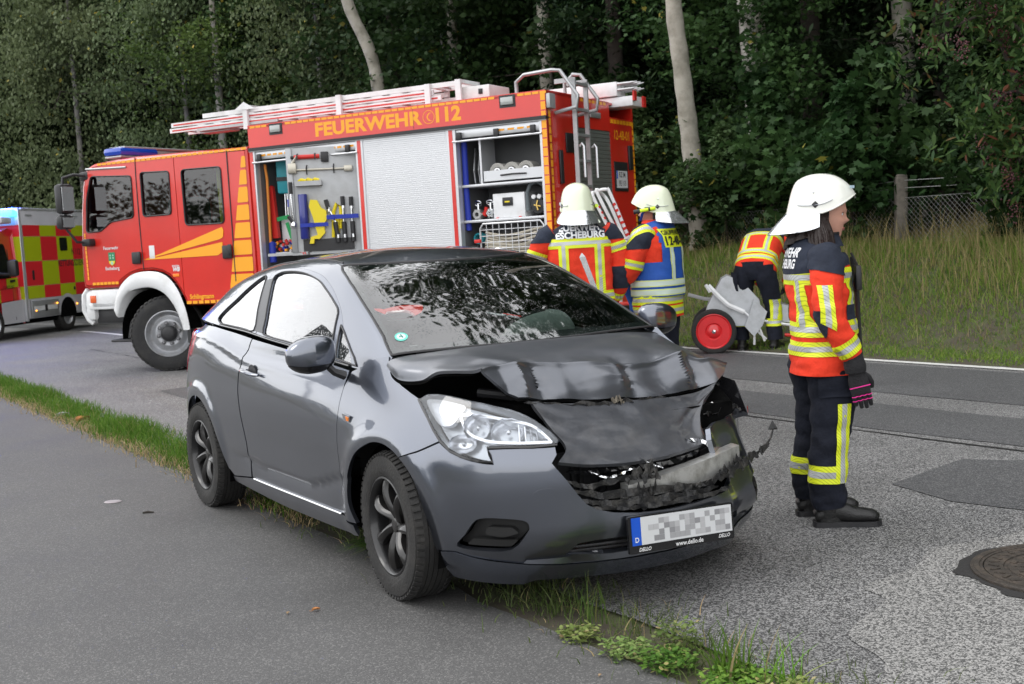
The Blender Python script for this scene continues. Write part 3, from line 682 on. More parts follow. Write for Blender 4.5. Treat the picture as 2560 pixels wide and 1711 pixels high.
def branchy(rg, z0, z1, rmax, nb, per, spread, droop, taper=.6, prof=None, hang=0):
    """leaf positions along limbs that leave a trunk; also returns limb paths"""
    C = []; limbs = []
    for i in range(nb):
        t = rg.uniform(0, 1); z = z0+(z1-z0)*t; q = rg.uniform(0, 2*PI)
        R_ = rmax*(prof(t) if prof else (math.sin(min(1, t*1.15+.12)*PI)**.6))*rg.uniform(.65, 1.1)
        d = np.array([math.cos(q), math.sin(q), 0]); s = np.linspace(0, 1, 6); rise = rg.uniform(.1, .45)-droop
        path = np.array([[d[0]*R_*a, d[1]*R_*a, z+R_*(rise*a-.35*droop*a*a)] for a in s]); path[1:] += rg.normal(0, .06*R_, (5, 3)); limbs.append(path)
        m_ = per; a = rg.beta(2.2, 1.2, m_); idx = a*5; i0 = idx.astype(int).clip(0, 4); f = (idx-i0)[:, None]
        B = path[i0]*(1-f)+path[i0+1]*f
        # side twigs give clumps
        tw = rg.integers(0, 9, m_); tv = rg.normal(0, 1, (9, 3))*spread*R_*.45; tv[:, 2] *= .5
        B = B+tv[tw]*rg.uniform(.3, 1, m_)[:, None]+rg.normal(0, .09, (m_, 3))
        if hang: B[:, 2] -= rg.exponential(hang, m_)*a
        C.append(B)
    return np.concatenate(C), limbs
def trunk_mb(h, r0, bend, rg, limbs=(), r1=.25, nseg=12):
    mb = MB(); pts = [(bend[0]*math.sin(t*2.2)*h*.1+bend[0]*t*h*.05, bend[1]*math.sin(t*2.6)*h*.1, h*t) for t in np.linspace(0, 1, nseg)]
    mb.tube(pts, [r0*(1.25 if i == 0 else 1-(1-r1)*i/(nseg-1)) for i in range(nseg)], 12)
    for L_b in limbs[::2]: mb.tube([tuple(p) for p in L_b], [r0*.22, r0*.17, r0*.12, r0*.08, r0*.05, r0*.02], 5, 1, cap=False)
    return mb
SPEC = {}
def make_tree_kind(kind, seed, h, z0, rmax, nb, per, size, shape, leaf, bark, r0, spread=.5, droop=.1, hang=0, prof=None, bend=(0,0), ldroop=.3):
    rg = np.random.default_rng(seed); C, limbs = branchy(rg, z0, h*.97, rmax, nb, per, spread, droop, prof=prof, hang=hang)
    C = C[C[:, 2] > .15]; V, F = leaf_cloud(C, size, shape, rg, ldroop); rn = np.clip(rg.normal(.42, .13, len(F)), 0, .92); rn[rg.uniform(0, 1, len(F)) < .006] = 1
    lo = np.sin(C[:, 0]*2.3+seed)*np.sin(C[:, 2]*1.9+C[:, 1]*1.4)*.28; rn = np.where(rn < .99, np.clip(rn+lo, 0, .92), 1)
    SPEC[kind] = (trunk_mb(h*.96, r0, bend, rg, limbs[:40]), V, F, rn, LF[leaf], bark)
make_tree_kind('tall_beech', 1, 15.5, 1.0, 3.3, 85, 290, .125, 'round', 'beech', BARKD, .20)
make_tree_kind('maple', 2, 13.5, .6, 2.9, 80, 300, .135, 'maple', 'maple', BARKG, .17)
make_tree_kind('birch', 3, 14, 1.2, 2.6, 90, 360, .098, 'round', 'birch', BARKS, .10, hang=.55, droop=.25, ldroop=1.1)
make_tree_kind('spruce', 4, 18, .8, 3.0, 150, 230, .14, 'long', 'spruce', BARKD, .20, prof=lambda t: (1-t*.85), droop=.30, spread=.30)
make_tree_kind('light_beech', 5, 12, .8, 2.6, 70, 330, .095, 'round', 'light', BARKG, .14)
make_tree_kind('bush', 6, 2.6, .1, 1.25, 42, 130, .085, 'round', 'beech', BARKD, .03)
make_tree_kind('maple_bush', 7, 2.3, .1, 1.0, 34, 80, .14, 'maple', 'maple', BARKD, .03)
_made = {}
GROUP = {'tall_beech': 'dark broadleaf trees of the wood', 'maple': 'maples along the wood edge', 'birch': 'birches with hanging leaves', 'spruce': 'dark spruces inside the wood', 'light_beech': 'lighter leaved trees of the wood', 'bush': 'bushes at the foot of the wood', 'maple_bush': 'maple bushes by the fence'}
NM = {'tall_beech': 'beech_tree', 'maple': 'maple_tree', 'birch': 'birch_tree', 'spruce': 'spruce_tree', 'light_beech': 'young_beech_tree', 'bush': 'bush', 'maple_bush': 'maple_bush'}
def plant(kind, x, y, label, s=1., yaw=None, cat=None):
    z = float(ground_z(np.array([x]), np.array([y]))[0])-.05; rot = random.uniform(0, 6.28) if yaw is None else yaw
    t = thing(NM[kind], label, cat or ('bush' if 'bush' in kind else 'tree'), (x, y, z), rot, GROUP[kind]); t.scale = (s, s, s)
    if kind not in _made:
        tm, V, F, rn, lm, bk = SPEC[kind]; a = tm.build('trunk', [bk, BARKD], t, angle=180); b = np_mesh('crown', V, F, rn, lm, t); _made[kind] = (a.data, b.data)
    else:
        put('trunk', _made[kind][0], t); put('crown', _made[kind][1], t)
    return t
# front row, left to right as they stand behind the road
for k, (kind, x, y, s, lab) in enumerate([
 ('birch', -16.6, 38, 1.0, 'birch with hanging foliage at the far left edge of the wood'),
 ('tall_beech', -14.2, 40.5, .95, 'dark tree behind the blue light of the ambulance'),
 ('birch', -12.3, 36.2, 1.05, 'birch with drooping twigs above the ambulance box'),
 ('maple', -10.4, 38.5, 1.0, 'maple between the two left birches above the cab'),
 ('birch', -8.6, 34.2, 1.0, 'birch with a pale leaning stem above the fire engine cab'),
 ('light_beech', -7.4, 33.0, 1.05, 'light green tree above the roof ladder on the left'),
 ('tall_beech', -5.4, 34.5, 1.05, 'dark dense tree behind the middle of the roof ladder'),
 ('birch', -4.4, 31.0, .9, 'smaller birch behind the red roof edge'),
 ('tall_beech', -2.5, 30.5, 1.0, 'dark tree over the lettering of the fire engine'),
 ('maple', -.9, 27.0, .95, 'maple with large leaves behind the rear of the fire engine'),
 ('maple', 1.0, 24.8, 1.0, 'maple right behind the ladder at the back of the fire engine'),
 ('spruce', 2.3, 23.8, .9, 'dark spruce left of the bare pale trunk'),
 ('maple', 4.35, 20.3, .72, 'maple hiding the second pale trunk'),
 ('spruce', 5.6, 22.0, 1.0, 'dark spruce behind the woman firefighter'),
 ('spruce', 7.4, 20.5, .95, 'dark spruce behind the right fence post'),
 ('tall_beech', 8.6, 18.6, .8, 'dark broadleaf tree at the right edge behind the fence'),
 ('light_beech', -1.2, 28.8, .7, 'yellowish green young tree peeking over the fire engine roof')]):
    plant(kind, x, y, lab, s)
# deeper rows
DEEP = ['deep in the wood, far left', 'deep in the wood, behind the ambulance', 'deep in the wood, above the blue lamp', 'deep in the wood, above the cab', 'deep in the wood, left of the roof ladder',
 'deep in the wood, above the roof ladder', 'deep in the wood, over the lettering', 'deep in the wood, over the rear lockers', 'deep in the wood, over the folding ladder', 'deep in the wood, left of the pale trunk', 'deep in the wood, between the two pale trunks', 'deep in the wood, above the bending man', 'deep in the wood, above the white helmet', 'deep in the wood, right of the helmet', 'deep in the wood, behind the elder', 'deep in the wood, far right']
for row, (off, kinds) in enumerate(((0, ('tall_beech','spruce','spruce')), (5.5, ('spruce','tall_beech','spruce')))):
    for k in range(16):
        t = k/15; x = -21+34*t; y = 46-22*t+off+2*math.sin(k*2.3+row)
        kd = kinds[k % 3]; plant(kd, x+random.uniform(-.7, .7), y, '%s %s%s' % ({'tall_beech': 'dark broadleaf tree', 'spruce': 'dark spruce'}[kd], DEEP[k], ', second row' if row else ''), random.uniform(.95, 1.2))
# shrubs at the wood foot
for k, (kind, x, y, s, lab) in enumerate([('bush', -15.5, 34.5, 1.1, 'dark bush left of the ambulance'), ('bush', -13, 34.8, 1.2, 'dark bush behind the ambulance cab'), ('bush', -10.8, 33.6, 1.2, 'bush behind the ambulance box'), ('bush', -8.8, 31.6, 1.1, 'bush between ambulance and fire engine'),
 ('bush', 1.4, 20.6, 1.0, 'bush behind the helmet of the standing man'), ('maple_bush', 3.0, 19.2, .9, 'maple bush left of the pale trunk by the fence'), ('maple_bush', 3.9, 17.9, 1.0, 'maple bush between the pale trunk and the bending man'),
 ('bush', 2.35, 21.5, 1.1, 'yellowish bush right behind the fire engine corner'), ('maple_bush', 4.7, 16.6, .95, 'maple bush in front of the face of the woman'), ('maple_bush', 5.3, 17.3, 1.15, 'maple bush left of the right fence post'), ('bush', 6.5, 17.2, 1.0, 'dark bush behind the wire right of the post'), ('bush', 7.4, 16.0, 1.1, 'dark bush at the right edge of the picture'), ('maple_bush', 4.1, 19.4, 1.2, 'taller maple bush behind the fence'), ('maple_bush', 6.1, 14.6, .85, 'maple bush before the wire mesh at the right edge'), ('bush', 3.35, 18.6, .75, 'low bush before the mesh behind the bending man')]):
    plant(kind, x, y, lab, s)
# the pale trunks that stand free before the dark wood: each its own stem
def stem(name, pts, r0, r1, m, label, cat='tree', group=None, side=()):
    z0 = float(ground_z(np.array([pts[0][0]]), np.array([pts[0][1]]))[0])-.1
    t = thing(name, label, cat, (pts[0][0], pts[0][1], z0), 0, group)
    P = catmull([(p[0]-pts[0][0], p[1]-pts[0][1], p[2]-z0) for p in pts], 5); n = len(P); mb = MB(); rn = random.Random(len(label))
    mb.tube(P, [(r0+(r1-r0)*i/(n-1))*(1.22 if i < 2 else 1)*(1+.05*math.sin(i*1.9)) for i in range(n)], 14); mb.build('trunk', m, t, angle=180)
    mb = MB()
    for zz, q, L_ in side:
        b = P[min(n-1, int(zz*n))]; mb.tube([b, b+np.array([math.cos(q)*L_*.5, math.sin(q)*L_*.5, L_*.3]), b+np.array([math.cos(q)*L_, math.sin(q)*L_, L_*.7])], [.04, .025, .01], 6)
    if side: mb.build('limb', m, t)
    return t
stem('pale_trunk', [(3.02,19.0,1.15),(2.99,19.0,1.6),(2.94,19.0,2.6),(2.89,19.0,3.3),(2.83,19.0,4.1),(2.77,19.0,4.8),(2.78,19.0,5.6),(2.8,19,8),(3.1,19,12)], .155, .11, BARKG, 'tall bare pale trunk standing by the left fence post', side=((.75,.3,2.),(.85,2.5,2.2)))
stem('pale_trunk', [(4.02,19.6,1.15),(4.0,19.6,2.4),(4.06,19.6,3.2),(4.0,19.6,4.6),(3.98,19.6,5.6),(4.1,19.6,9)], .15, .11, BARKB, 'second pale trunk half hidden by maple leaves', side=((.8,1,1.5),))
stem('pale_trunk', [(7.0,21.0,1.2),(6.95,21,3.),(6.9,21,5.2),(6.9,21,6.5),(6.8,21,10)], .19, .15, BARKG, 'pale trunk high above the right fence post')
stem('leaning_birch', [(-1.94,26,1.1),(-2.42,26,4.14),(-2.58,26,5.46),(-3.05,26,6.78),(-3.3,26,9)], .15, .11, BARKG, 'pale leaning stem above the lettering of the fire engine')
0 and stem('leaning_birch', [(-8.6,32,1.0),(-9.7,32,4.58),(-10.67,32,6.7),(-11.4,32,9.0)], .07, .04, mat('dim_bark', (.10,.095,.08), rough=.95, dirt=(.04,.035,.03), vs=4), 'slanting birch stem above the blue light bar of the fire engine')
0 and stem('leaning_birch', [(-5.8,31,1.0),(-6.3,31,3.6),(-6.8,31,5.2),(-7.2,31,7.5)], .06, .03, BARKS, 'thin slanting birch stem right of the larger slanting one')
# elder with dark berry clusters reaching in from the right
def elder():
    rg = np.random.default_rng(21); x0, y0 = 6.25, 13.6; t = thing('elder_shrub', 'elder shrub with drooping purple berry clusters reaching in from the right edge', 'shrub', (x0, y0, 1.0))
    limbs = [[(0,0,0),(-.3,.1,1.2),(-.7,.1,2.4),(-1.2,.0,3.1),(-1.75,0,3.35)], [(0,0,0),(-.1,.1,1.3),(-.4,0,2.3),(-.9,0,2.6),(-1.55,.1,2.30)], [(0,0,0),(.1,0,1.4),(-.2,0,2.9),(-.6,.1,3.9),(-1.0,0,4.5)], [(0,0,0),(0,.2,.9),(-.3,0,1.6),(-.65,0,1.75),(-.95,0,1.35)], [(0,0,0),(.3,0,1.5),(.2,.2,3.0),(-.2,.1,4.6)], [(0,0,0),(-.1,0,1.0),(-.3,0,1.5),(-.5,0,1.1),(-.6,0,.75)]]
    mb = MB(); C = []; B = []
    for L_ in limbs:
        P = catmull(L_, 6); mb.tube(P, [.035*(1-i/len(P))+.006 for i in range(len(P))], 6)
        for p in P[6:]:
            for _ in range(3):
                d = rg.normal(0, .30, 3); d[2] *= .7; C.append(p+d+rg.normal(0, .09, (17, 3)))
            if rg.uniform() < .75: B.append(p+rg.normal(0, .2, 3)-np.array([0,0,.12]))
    mb.build('trunk', BARKD, t); C = np.concatenate(C); V, F = leaf_cloud(C, .12, 'long', rg, .5); np_mesh('crown', V, F, rg.uniform(0, 1, len(F)), LF['elder'], t)
    me = None
    for p in B:
        if me is None:
            q = MB()
            for k in range(34):
                c = rg.normal(0, .055, 3); c[2] = c[2]*1.3; s_ = .013
                q.add([c+np.array(v)*s_ for v in ((1,0,0),(-1,0,0),(0,1,0),(0,-1,0),(0,0,1),(0,0,-1))], [(0,2,4),(2,1,4),(1,3,4),(3,0,4),(2,0,5),(1,2,5),(3,1,5),(0,3,5)])
            o = q.build('berry_cluster', mat('elder_berries', (.07,.016,.026), rough=.4, dirt=(.17,.05,.05), vs=30), t, loc=p); me = o.data
        else: put('berry_cluster', me, t, loc=p)
elder()
# blueish far wood closing the gaps, low tree line to the left
def mass(name, pts, h, n, size, seed, m, kind='stuff'):
    rg = np.random.default_rng(seed); P = catmull(pts, 20); i = rg.integers(0, len(P), n); q = P[i]
    hh = h*(.75+.25*np.sin(i*.23+seed)+.12*np.sin(i*.61)); C = np.column_stack([q[:, 0]+rg.normal(0, 1.4, n), q[:, 1]+rg.normal(0, 1.4, n), rg.beta(1.1, 1.2, n)*hh+.4])
    V, F = leaf_cloud(C, size, 'round', rg, .2); np_mesh(name, V, F, rg.uniform(0, .7, n), m, kind=kind)
mass('far_wood', [(-27,54),(-15,50),(-2,45),(8,38),(15,31),(22,22)], 19, 42000, .55, 3, LF['spruce'])
mass('far_wood', [(-30,60),(-15,56),(0,50),(12,42),(20,34),(28,24)], 19, 30000, .75, 8, LF['spruce'])
mass('roadside_wood', [road_pt(6, 10)[:2]+(0,), road_pt(-2, 9.0)[:2]+(0,), road_pt(-12, 8.5)[:2]+(0,), road_pt(-26, 9)[:2]+(0,)], 16, 62000, .38, 12, LF['beech'])
mass('tall_wood', [(-6,37,0),(1,33,0),(8,27.5,0),(14,20,0),(17,12,0)], 33, 60000, .42, 14, LF['beech'])
mass('left_copse', [(-30,9,0),(-29,2,0),(-27,-5,0),(-22,-13,0)], 3.6, 30000, .17, 13, LF['beech'])
mass('far_hedge', [(-160,-40),(-130,40),(-100,90),(-60,110)], 7, 9000, 1.2, 5, LF['beech'])

# ---------------------------------------------------------------- wire fence
FW = mat('galvanised_wire', (.30,.31,.30), rough=.5, metal=.7); POST = mat('weathered_concrete', (.14,.125,.105), rough=.95, var=.35, vs=9, bump=.5, bs=30)
fence = thing('wire_fence', 'old mesh fence on concrete posts with two barbed strands along the wood', 'fence', tuple(road_pt(9, 5.6)))
fo = np.array(road_pt(9, 5.6))
pposts = []
for (px_, py_, lean) in ((2.84,19.6,.02),(5.13,15.9,.03),(7.3,12.4,.0),(.6,23.2,.0)):
    z = float(ground_z(np.array([px_]), np.array([py_]))[0]); pposts.append((px_, py_, z))
    mb = MB(); mb.box((0,0,.42), (.14,.14,1.14), rot=Matrix.Rotation(lean, 3, 'Y'), bev=.012)
    b = MB(); v = []
    mb.box((lean*.9,0,1.0), (.125,.125,.05), rot=Matrix.Rotation(lean, 3, 'Y'), bev=.02); mb.build('fence_post', POST, fence, loc=(px_-fo[0], py_-fo[1], z-fo[2]-.1))
pposts.sort(key=lambda p: -p[1])
mb = MB(); wr = MB()
for (a, b) in zip(pposts[:-1], pposts[1:]):
    a = np.array(a)-fo; b = np.array(b)-fo; L_ = np.linalg.norm(b-a)
    for h_ in (.88, .78): wr.tube([a+(b-a)*t+np.array([0,0,h_-.05*math.sin(t*PI)-.04*h_]) for t in np.linspace(0, 1, 10)], .0045, 4)
    for h_ in (.62, .05): wr.tube([a+(b-a)*t+np.array([0,0,h_-.02*math.sin(t*PI)]) for t in np.linspace(0, 1, 10)], .003, 4)
    nd = int(L_/.07)
    for k in range(-8, nd+1):
        for sg in (1, -1):
            t0 = k*.07/L_ if sg > 0 else (k+8)*.07/L_; t1 = t0+sg*.56/L_; z0_, z1_ = .05, .61
            if t1 > 1 or t0 > 1 or t0 < 0 or t1 < 0:
                # clip
                ta, tb = np.clip(t0, 0, 1), np.clip(t1, 0, 1); 
                if abs(ta-tb) < 1e-4: continue
                z0_, z1_ = .05+.56*(ta-t0)/(t1-t0), .05+.56*(tb-t0)/(t1-t0); t0, t1 = ta, tb
            p, q = a+(b-a)*t0+np.array([0,0,z0_]), a+(b-a)*t1+np.array([0,0,z1_]); mb.tube([p, q], .0028, 3, cap=False)
wr.build('strand_wire', FW, fence, kind='stuff'); mb.build('wire_mesh', FW, fence, kind='stuff')
# ================================================================ the grey crashed hatchback
def car_paint():
    m = mat('car_paint', (.120,.134,.170), rough=.28, metal=.9, coat=1.); m.node_tree.nodes['Principled BSDF'].inputs['Coat IOR'].default_value = 1.9
    n = m.node_tree.nodes; l = m.node_tree.links; b = n['Principled BSDF']
    tc = n.new('ShaderNodeTexCoord'); ns = n.new('ShaderNodeTexNoise'); ns.inputs['Scale'].default_value = 3.2; ns.inputs['Detail'].default_value = 9; ns.inputs['Roughness'].default_value = .7
    l.new(tc.outputs['Object'], ns.inputs['Vector'])
    mr = n.new('ShaderNodeMapRange'); mr.inputs['From Min'].default_value = .35; mr.inputs['From Max'].default_value = .75
    mr.inputs['To Min'].default_value = .02; mr.inputs['To Max'].default_value = .09
    l.new(ns.outputs['Fac'], mr.inputs['Value']); l.new(mr.outputs[0], b.inputs['Coat Roughness'])
    # road dust that thickens towards the sills, with drops and streaks
    sx = n.new('ShaderNodeSeparateXYZ'); l.new(tc.outputs['Object'], sx.inputs[0])
    dz = n.new('ShaderNodeMapRange'); dz.inputs['From Min'].default_value = .62; dz.inputs['From Max'].default_value = .2; dz.inputs['To Min'].default_value = .0; dz.inputs['To Max'].default_value = .38
    l.new(sx.outputs['Z'], dz.inputs['Value'])
    n2 = n.new('ShaderNodeTexNoise'); n2.inputs['Scale'].default_value = 14; n2.inputs['Detail'].default_value = 8; l.new(tc.outputs['Object'], n2.inputs['Vector'])
    mu = n.new('ShaderNodeMath'); mu.operation = 'MULTIPLY'; l.new(dz.outputs[0], mu.inputs[0]); l.new(n2.outputs['Fac'], mu.inputs[1])
    mx = n.new('ShaderNodeMix'); mx.data_type = 'RGBA'; l.new(mu.outputs[0], mx.inputs['Factor'])
    mx.inputs[6].default_value = (.112,.125,.158,1); mx.inputs[7].default_value = (.13,.125,.115,1)
    l.new(mx.outputs[2], b.inputs['Base Color'])
    cw = n.new('ShaderNodeMath'); cw.operation = 'SUBTRACT'; cw.inputs[0].default_value = .9; l.new(mu.outputs[0], cw.inputs[1]); cw.inputs[1].default_value = 0
    l.new(cw.outputs[0], b.inputs['Coat Weight'])
    return m
PAINT = car_paint()
BLK = mat('black_plastic', (.018,.018,.02), rough=.45, bump=.15, bs=300)
BLKG = mat('gloss_black', (.008,.008,.009), rough=.12, coat=.5)
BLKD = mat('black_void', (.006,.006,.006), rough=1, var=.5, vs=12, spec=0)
RUB = mat('tyre_rubber', (.014,.0135,.013), rough=.8, dirt=(.030,.028,.025), vs=9, bump=.4, bs=90)
HUBC = mat('dark_wheel_paint', (.007,.007,.008), rough=.35, coat=.3, dirt=(.022,.02,.018), vs=6)
CHR = mat('chrome', (.75,.76,.78), rough=.12, metal=1)
ALU = mat('raw_aluminium', (.74,.74,.72), rough=.36, metal=.8, dirt=(.34,.33,.30), vs=16)
TORN = mat('torn_plastic', (.012,.012,.013), rough=.5, dirt=(.07,.066,.06), vs=25, bump=.6, bs=60)
GLS = glass('window_glass', (.55,.62,.60), drops=.15, boost=2.6, ior=1.6)
WSG = glass('windscreen_glass', (.66,.76,.72), drops=.22, boost=1.85, ior=1.55)
LENS = glass('lamp_lens', (.93,.95,.97), boost=1.3)
INT = mat('dark_interior', (.02,.021,.023), rough=.8, var=.3)
SEAT = mat('seat_cloth', (.03,.031,.034), rough=.95, bump=.4, bs=200)

# cabin surface shares the belt line with the lower body
GYB[:] = [-BS(min(0, x), z)[1]-.006 if x > -2.7 else y for x, z, y in zip(GX, GZB, GYB)]
_cache.clear()
def BS_all(s, z):
    if s < SR: p = BS(2*SR-s, z); return np.array([p[0], -p[1], p[2]])
    return BS(s, z)

CAR = thing('crashed_car', 'grey three-door hatchback with crushed bonnet and torn front bumper parked across the verge', 'car', (.1725, 5.4086, 0), -1.0253)
LEFT = lambda s, z: BS_all(2*SC-s, z)
def both(name, poly, res=.035, holes=(), thick=.02, gap=.002, m=PAINT, fn='B', **kw):
    out = []
    for side in (0, 1):
        mb = MB(); base = BS_all if fn == 'B' else GS
        f = base if side == 0 else ((lambda s, z: BS_all(2*SC-s, z)) if fn == 'B' else (lambda x, t: GS(x, 4-t)))
        panel(mb, poly, f, res, holes, thick, gap=gap, out=(0, -1 if side == 0 else 1, .3) if kw.get('o', 1) else None)
        out.append(mb.build(name, m, CAR))
    return out
ARCH_F = [(-.326,.262),(-.362,.36),(-.325,.482),(-.228,.583),(-.112,.640),(-.021,.658),(.076,.647),(.175,.605),(.249,.53),(.285,.421),(.305,.30),(.33,.245)]
ARCH_R = [(-2.86,.255),(-2.87,.36),(-2.83,.49),(-2.74,.59),(-2.62,.643),(-2.51,.655),(-2.42,.638),(-2.327,.588),(-2.225,.51),(-2.15,.43),(-2.10,.34),(-2.06,.27)]
def dens(P, n=4): return [tuple(q) for q in catmull(P, n)]
AF = dens(ARCH_F, 5); AR = dens(ARCH_R, 5)
cut = max(range(len(AF)), key=lambda i: -abs(AF[i][0]-.155)-abs(AF[i][1]-.612))
HL_LOW = [(.182,.839),(.235,.806),(.287,.772),(.34,.732),(.391,.693),(.446,.661),(.50,.643),(.547,.632),(.60,.623),(.640,.620)]
# front wings
fender = [(-.43,.268)]+AF[:cut+1]+[(.27,.650),(.383,.694)]+[p for p in HL_LOW[::-1] if p[0] < .38]+[(.181,.842),(.10,.862),(.021,.884),(-.04,.905),(-.091,.932),(-.13,.962),(-.155,.995),(-.24,.985),(-.32,.95),(-.405,.922),(-.43,.85),(-.432,.7),(-.437,.6),(-.445,.5),(-.452,.37)]
both('fender', fender, .022)
# doors
DR_F = [(-.43,.925),(-.43,.85),(-.432,.7),(-.437,.6),(-.445,.5),(-.452,.37),(-.43,.288)]
DR_R = [(-1.66,.288),(-1.675,.35),(-1.69,.467),(-1.735,.62),(-1.755,.742),(-1.745,.83),(-1.715,.905),(-1.66,1.018)]
BELT = [(-1.4,1.002),(-1.12,.983),(-.8,.956),(-.6,.940)]
doors = both('door', DR_F+DR_R+BELT, .022)
# rear quarters
quarter = [(-1.68,.285),(-1.70,.467),(-1.745,.62),(-1.765,.742),(-1.755,.83),(-1.725,.905),(-1.67,1.02),(-1.95,1.04),(-2.33,1.062),(-2.60,1.068),(-2.72,1.03),(-2.80,.99),(-2.82,.93),(-2.80,.84),(-2.86,.76),(-2.98,.74),(-3.0,.60),(-2.93,.50),(-2.84,.47)]+[p for p in AR if p[1] > .27 and not (p[0] < -2.7 and p[1] < .49)]+[(-1.99,.25)]
both('rear_quarter_panel', quarter, .022)
# sills
both('sill', [(-2.02,.215),(-2.02,.247),(-1.99,.247),(-1.68,.282),(-1.2,.284),(-.44,.284),(-.40,.262),(-.35,.255),(-.34,.20),(-1.2,.19)], .04)
for sd_ in (0, 1):
    mb = MB(); P = [BS_all(s, .289+.004*math.sin(s)) if not sd_ else LEFT(s, .289) for s in np.linspace(-1.62, -.46, 20)]
    mb.tube([(p[0], p[1]+(-.006 if not sd_ else .006), p[2]) for p in P], .0055, 6); mb.build('sill_trim', CHR, CAR)
    mb = MB()                                          # wheel arch liners
    for cx in (0, -2.51):
        f = (lambda cx: lambda u, v: (cx-.01+math.cos(u*PI*1.22-.34)*.352, (-.80+.40*v)*(1 if not sd_ else -1), .30+math.sin(u*PI*1.22-.34)*.352))(cx)
        mb.grid(f, 24, 3, flip=bool(sd_))
        mb.lathe([(.0,-.42),(.35,-.42)], 24, 'y', (cx, 0 if not sd_ else .84, .30))
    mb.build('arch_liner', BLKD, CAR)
# headlamps: dark bowl, chrome reflectors, clear lens
HL = [(.181,.84),(.217,.859),(.28,.862),(.355,.857),(.42,.85),(.483,.841),(.55,.833),(.604,.824),(.66,.815),(.701,.807),(.745,.795),(.781,.781),(.815,.765),(.843,.747),(.876,.724),(.905,.690),(.893,.677),(.84,.674),(.775,.677),(.70,.678),(.612,.679),(.618,.664),(.630,.648),(.641,.626),(.60,.627),(.547,.636),(.50,.647),(.446,.666),(.391,.699),(.34,.737),(.287,.778),(.235,.811)]
def hl_off(d, f=BS_all): 
    def g(s, z, e=.003):
        p = f(s, z); a = f(s+e, z)-f(s-e, z); b = f(s, z+e)-f(s, z-e); n_ = np.cross(a, b); n_ /= np.linalg.norm(n_)
        if n_[0] < 0: n_ = -n_
        return p+n_*d
    return g
LAMPW = mat('lamp_silver', (.86,.87,.90), rough=.22, metal=.75, spec=.8); LAMPB = mat('lamp_bowl', (.55,.57,.60), rough=.25, metal=.5, coat=.6)
mb = MB(); g = hl_off(-.055)
panel(mb, inset(HL, .006), g, .03, thick=0, flange=False, out=(1, -.5, .2)); 
rim = resample(HL, .02); n0 = len(rim)
mb.add([hl_off(.001)(*p) for p in rim]+[g(*p) for p in rim], [(i, (i+1) % n0, (i+1) % n0+n0, i+n0) for i in range(n0)], 0, True)
hlamp = mb.build('headlight', LAMPB, CAR, label='intact right headlight with clear lens')
mb = MB(); panel(mb, HL, hl_off(.004), .022, thick=.006, gap=.004, out=(1, -.5, .2)); mb.build('lens', LENS, hlamp)
mb = MB()
panel(mb, smooth_closed([(.215,.845),(.30,.848),(.40,.838),(.46,.825),(.44,.79),(.42,.76),(.36,.755),(.30,.785),(.25,.815)], 3), hl_off(-.014), .02, thick=.02, out=(1, -.5, .2))
mb.build('turn_reflector', LAMPW, hlamp)
def bowl(c, r, depth, f=BS_all, n=24, sq=1.):
    b = MB(); P = f(*c); e = .004
    a = f(c[0]+e, c[1])-f(c[0]-e, c[1]); bb = f(c[0], c[1]+e)-f(c[0], c[1]-e); N = np.cross(a, bb); N /= np.linalg.norm(N); N = N if N[0] > 0 else -N
    N = N+np.array([.5, 0, -.1]); N /= np.linalg.norm(N)
    U = np.cross(N, (0, 0, 1)); U /= np.linalg.norm(U); W_ = np.cross(N, U)
    v = []
    for k in range(7):
        t = k/6; rr = r*math.sin(t*PI/2); dd = -.012-depth*(1-t**2)
        for j in range(n):
            q = 2*PI*j/n; fl = 1+.05*(j % 2)
            v.append(P+N*dd+(U*math.cos(q)*sq+W_*math.sin(q))*rr*fl)
    b.add(v, [(i*n+k, i*n+(k+1) % n, (i+1)*n+(k+1) % n, (i+1)*n+k) for i in range(6) for k in range(n)], 0, True)
    b.lathe([(.0,0),(.009,.002),(.011,.012),(0,.018)], 10, 'x', tuple(P-N*(depth*.55)))
    return b
bowl((.555,.752), .052, .055).build('reflector', LAMPW, hlamp); bowl((.70,.735), .050, .055, sq=1.35).build('reflector', LAMPW, hlamp)
bowl((.50,.69), .036, .04, sq=1.5).build('reflector', LAMPW, hlamp)
mb = MB(); ring = smooth_closed([(.455,.80),(.55,.80),(.66,.787),(.75,.772),(.82,.748),(.880,.69),(.83,.686),(.70,.690),(.60,.70),(.52,.725),(.47,.765)], 3)
panel(mb, ring, hl_off(-.010), .02, holes=[inset(ring, .010)], thick=.03, out=(1, -.5, .2)); mb.build('bezel', LAMPW, hlamp)
mb = MB(); mb.tube([hl_off(.002)(s, z) for s, z in [(.181,.838),(.235,.806),(.287,.774),(.34,.733),(.391,.695),(.446,.663),(.50,.644),(.547,.633),(.60,.624),(.637,.624),(.626,.650),(.614,.676),(.70,.676),(.80,.673),(.893,.675)]], .0065, 6); mb.build('lamp_gasket', BLKG, hlamp)
mb = MB()
for k in range(5):
    s_ = .745+k*.026; mb.tube([hl_off(-.03)(s_, .695), hl_off(-.022)(s_-.004, .765-.010*k)], .0035, 6)
mb.build('reflector_rib', LAMPW, hlamp)

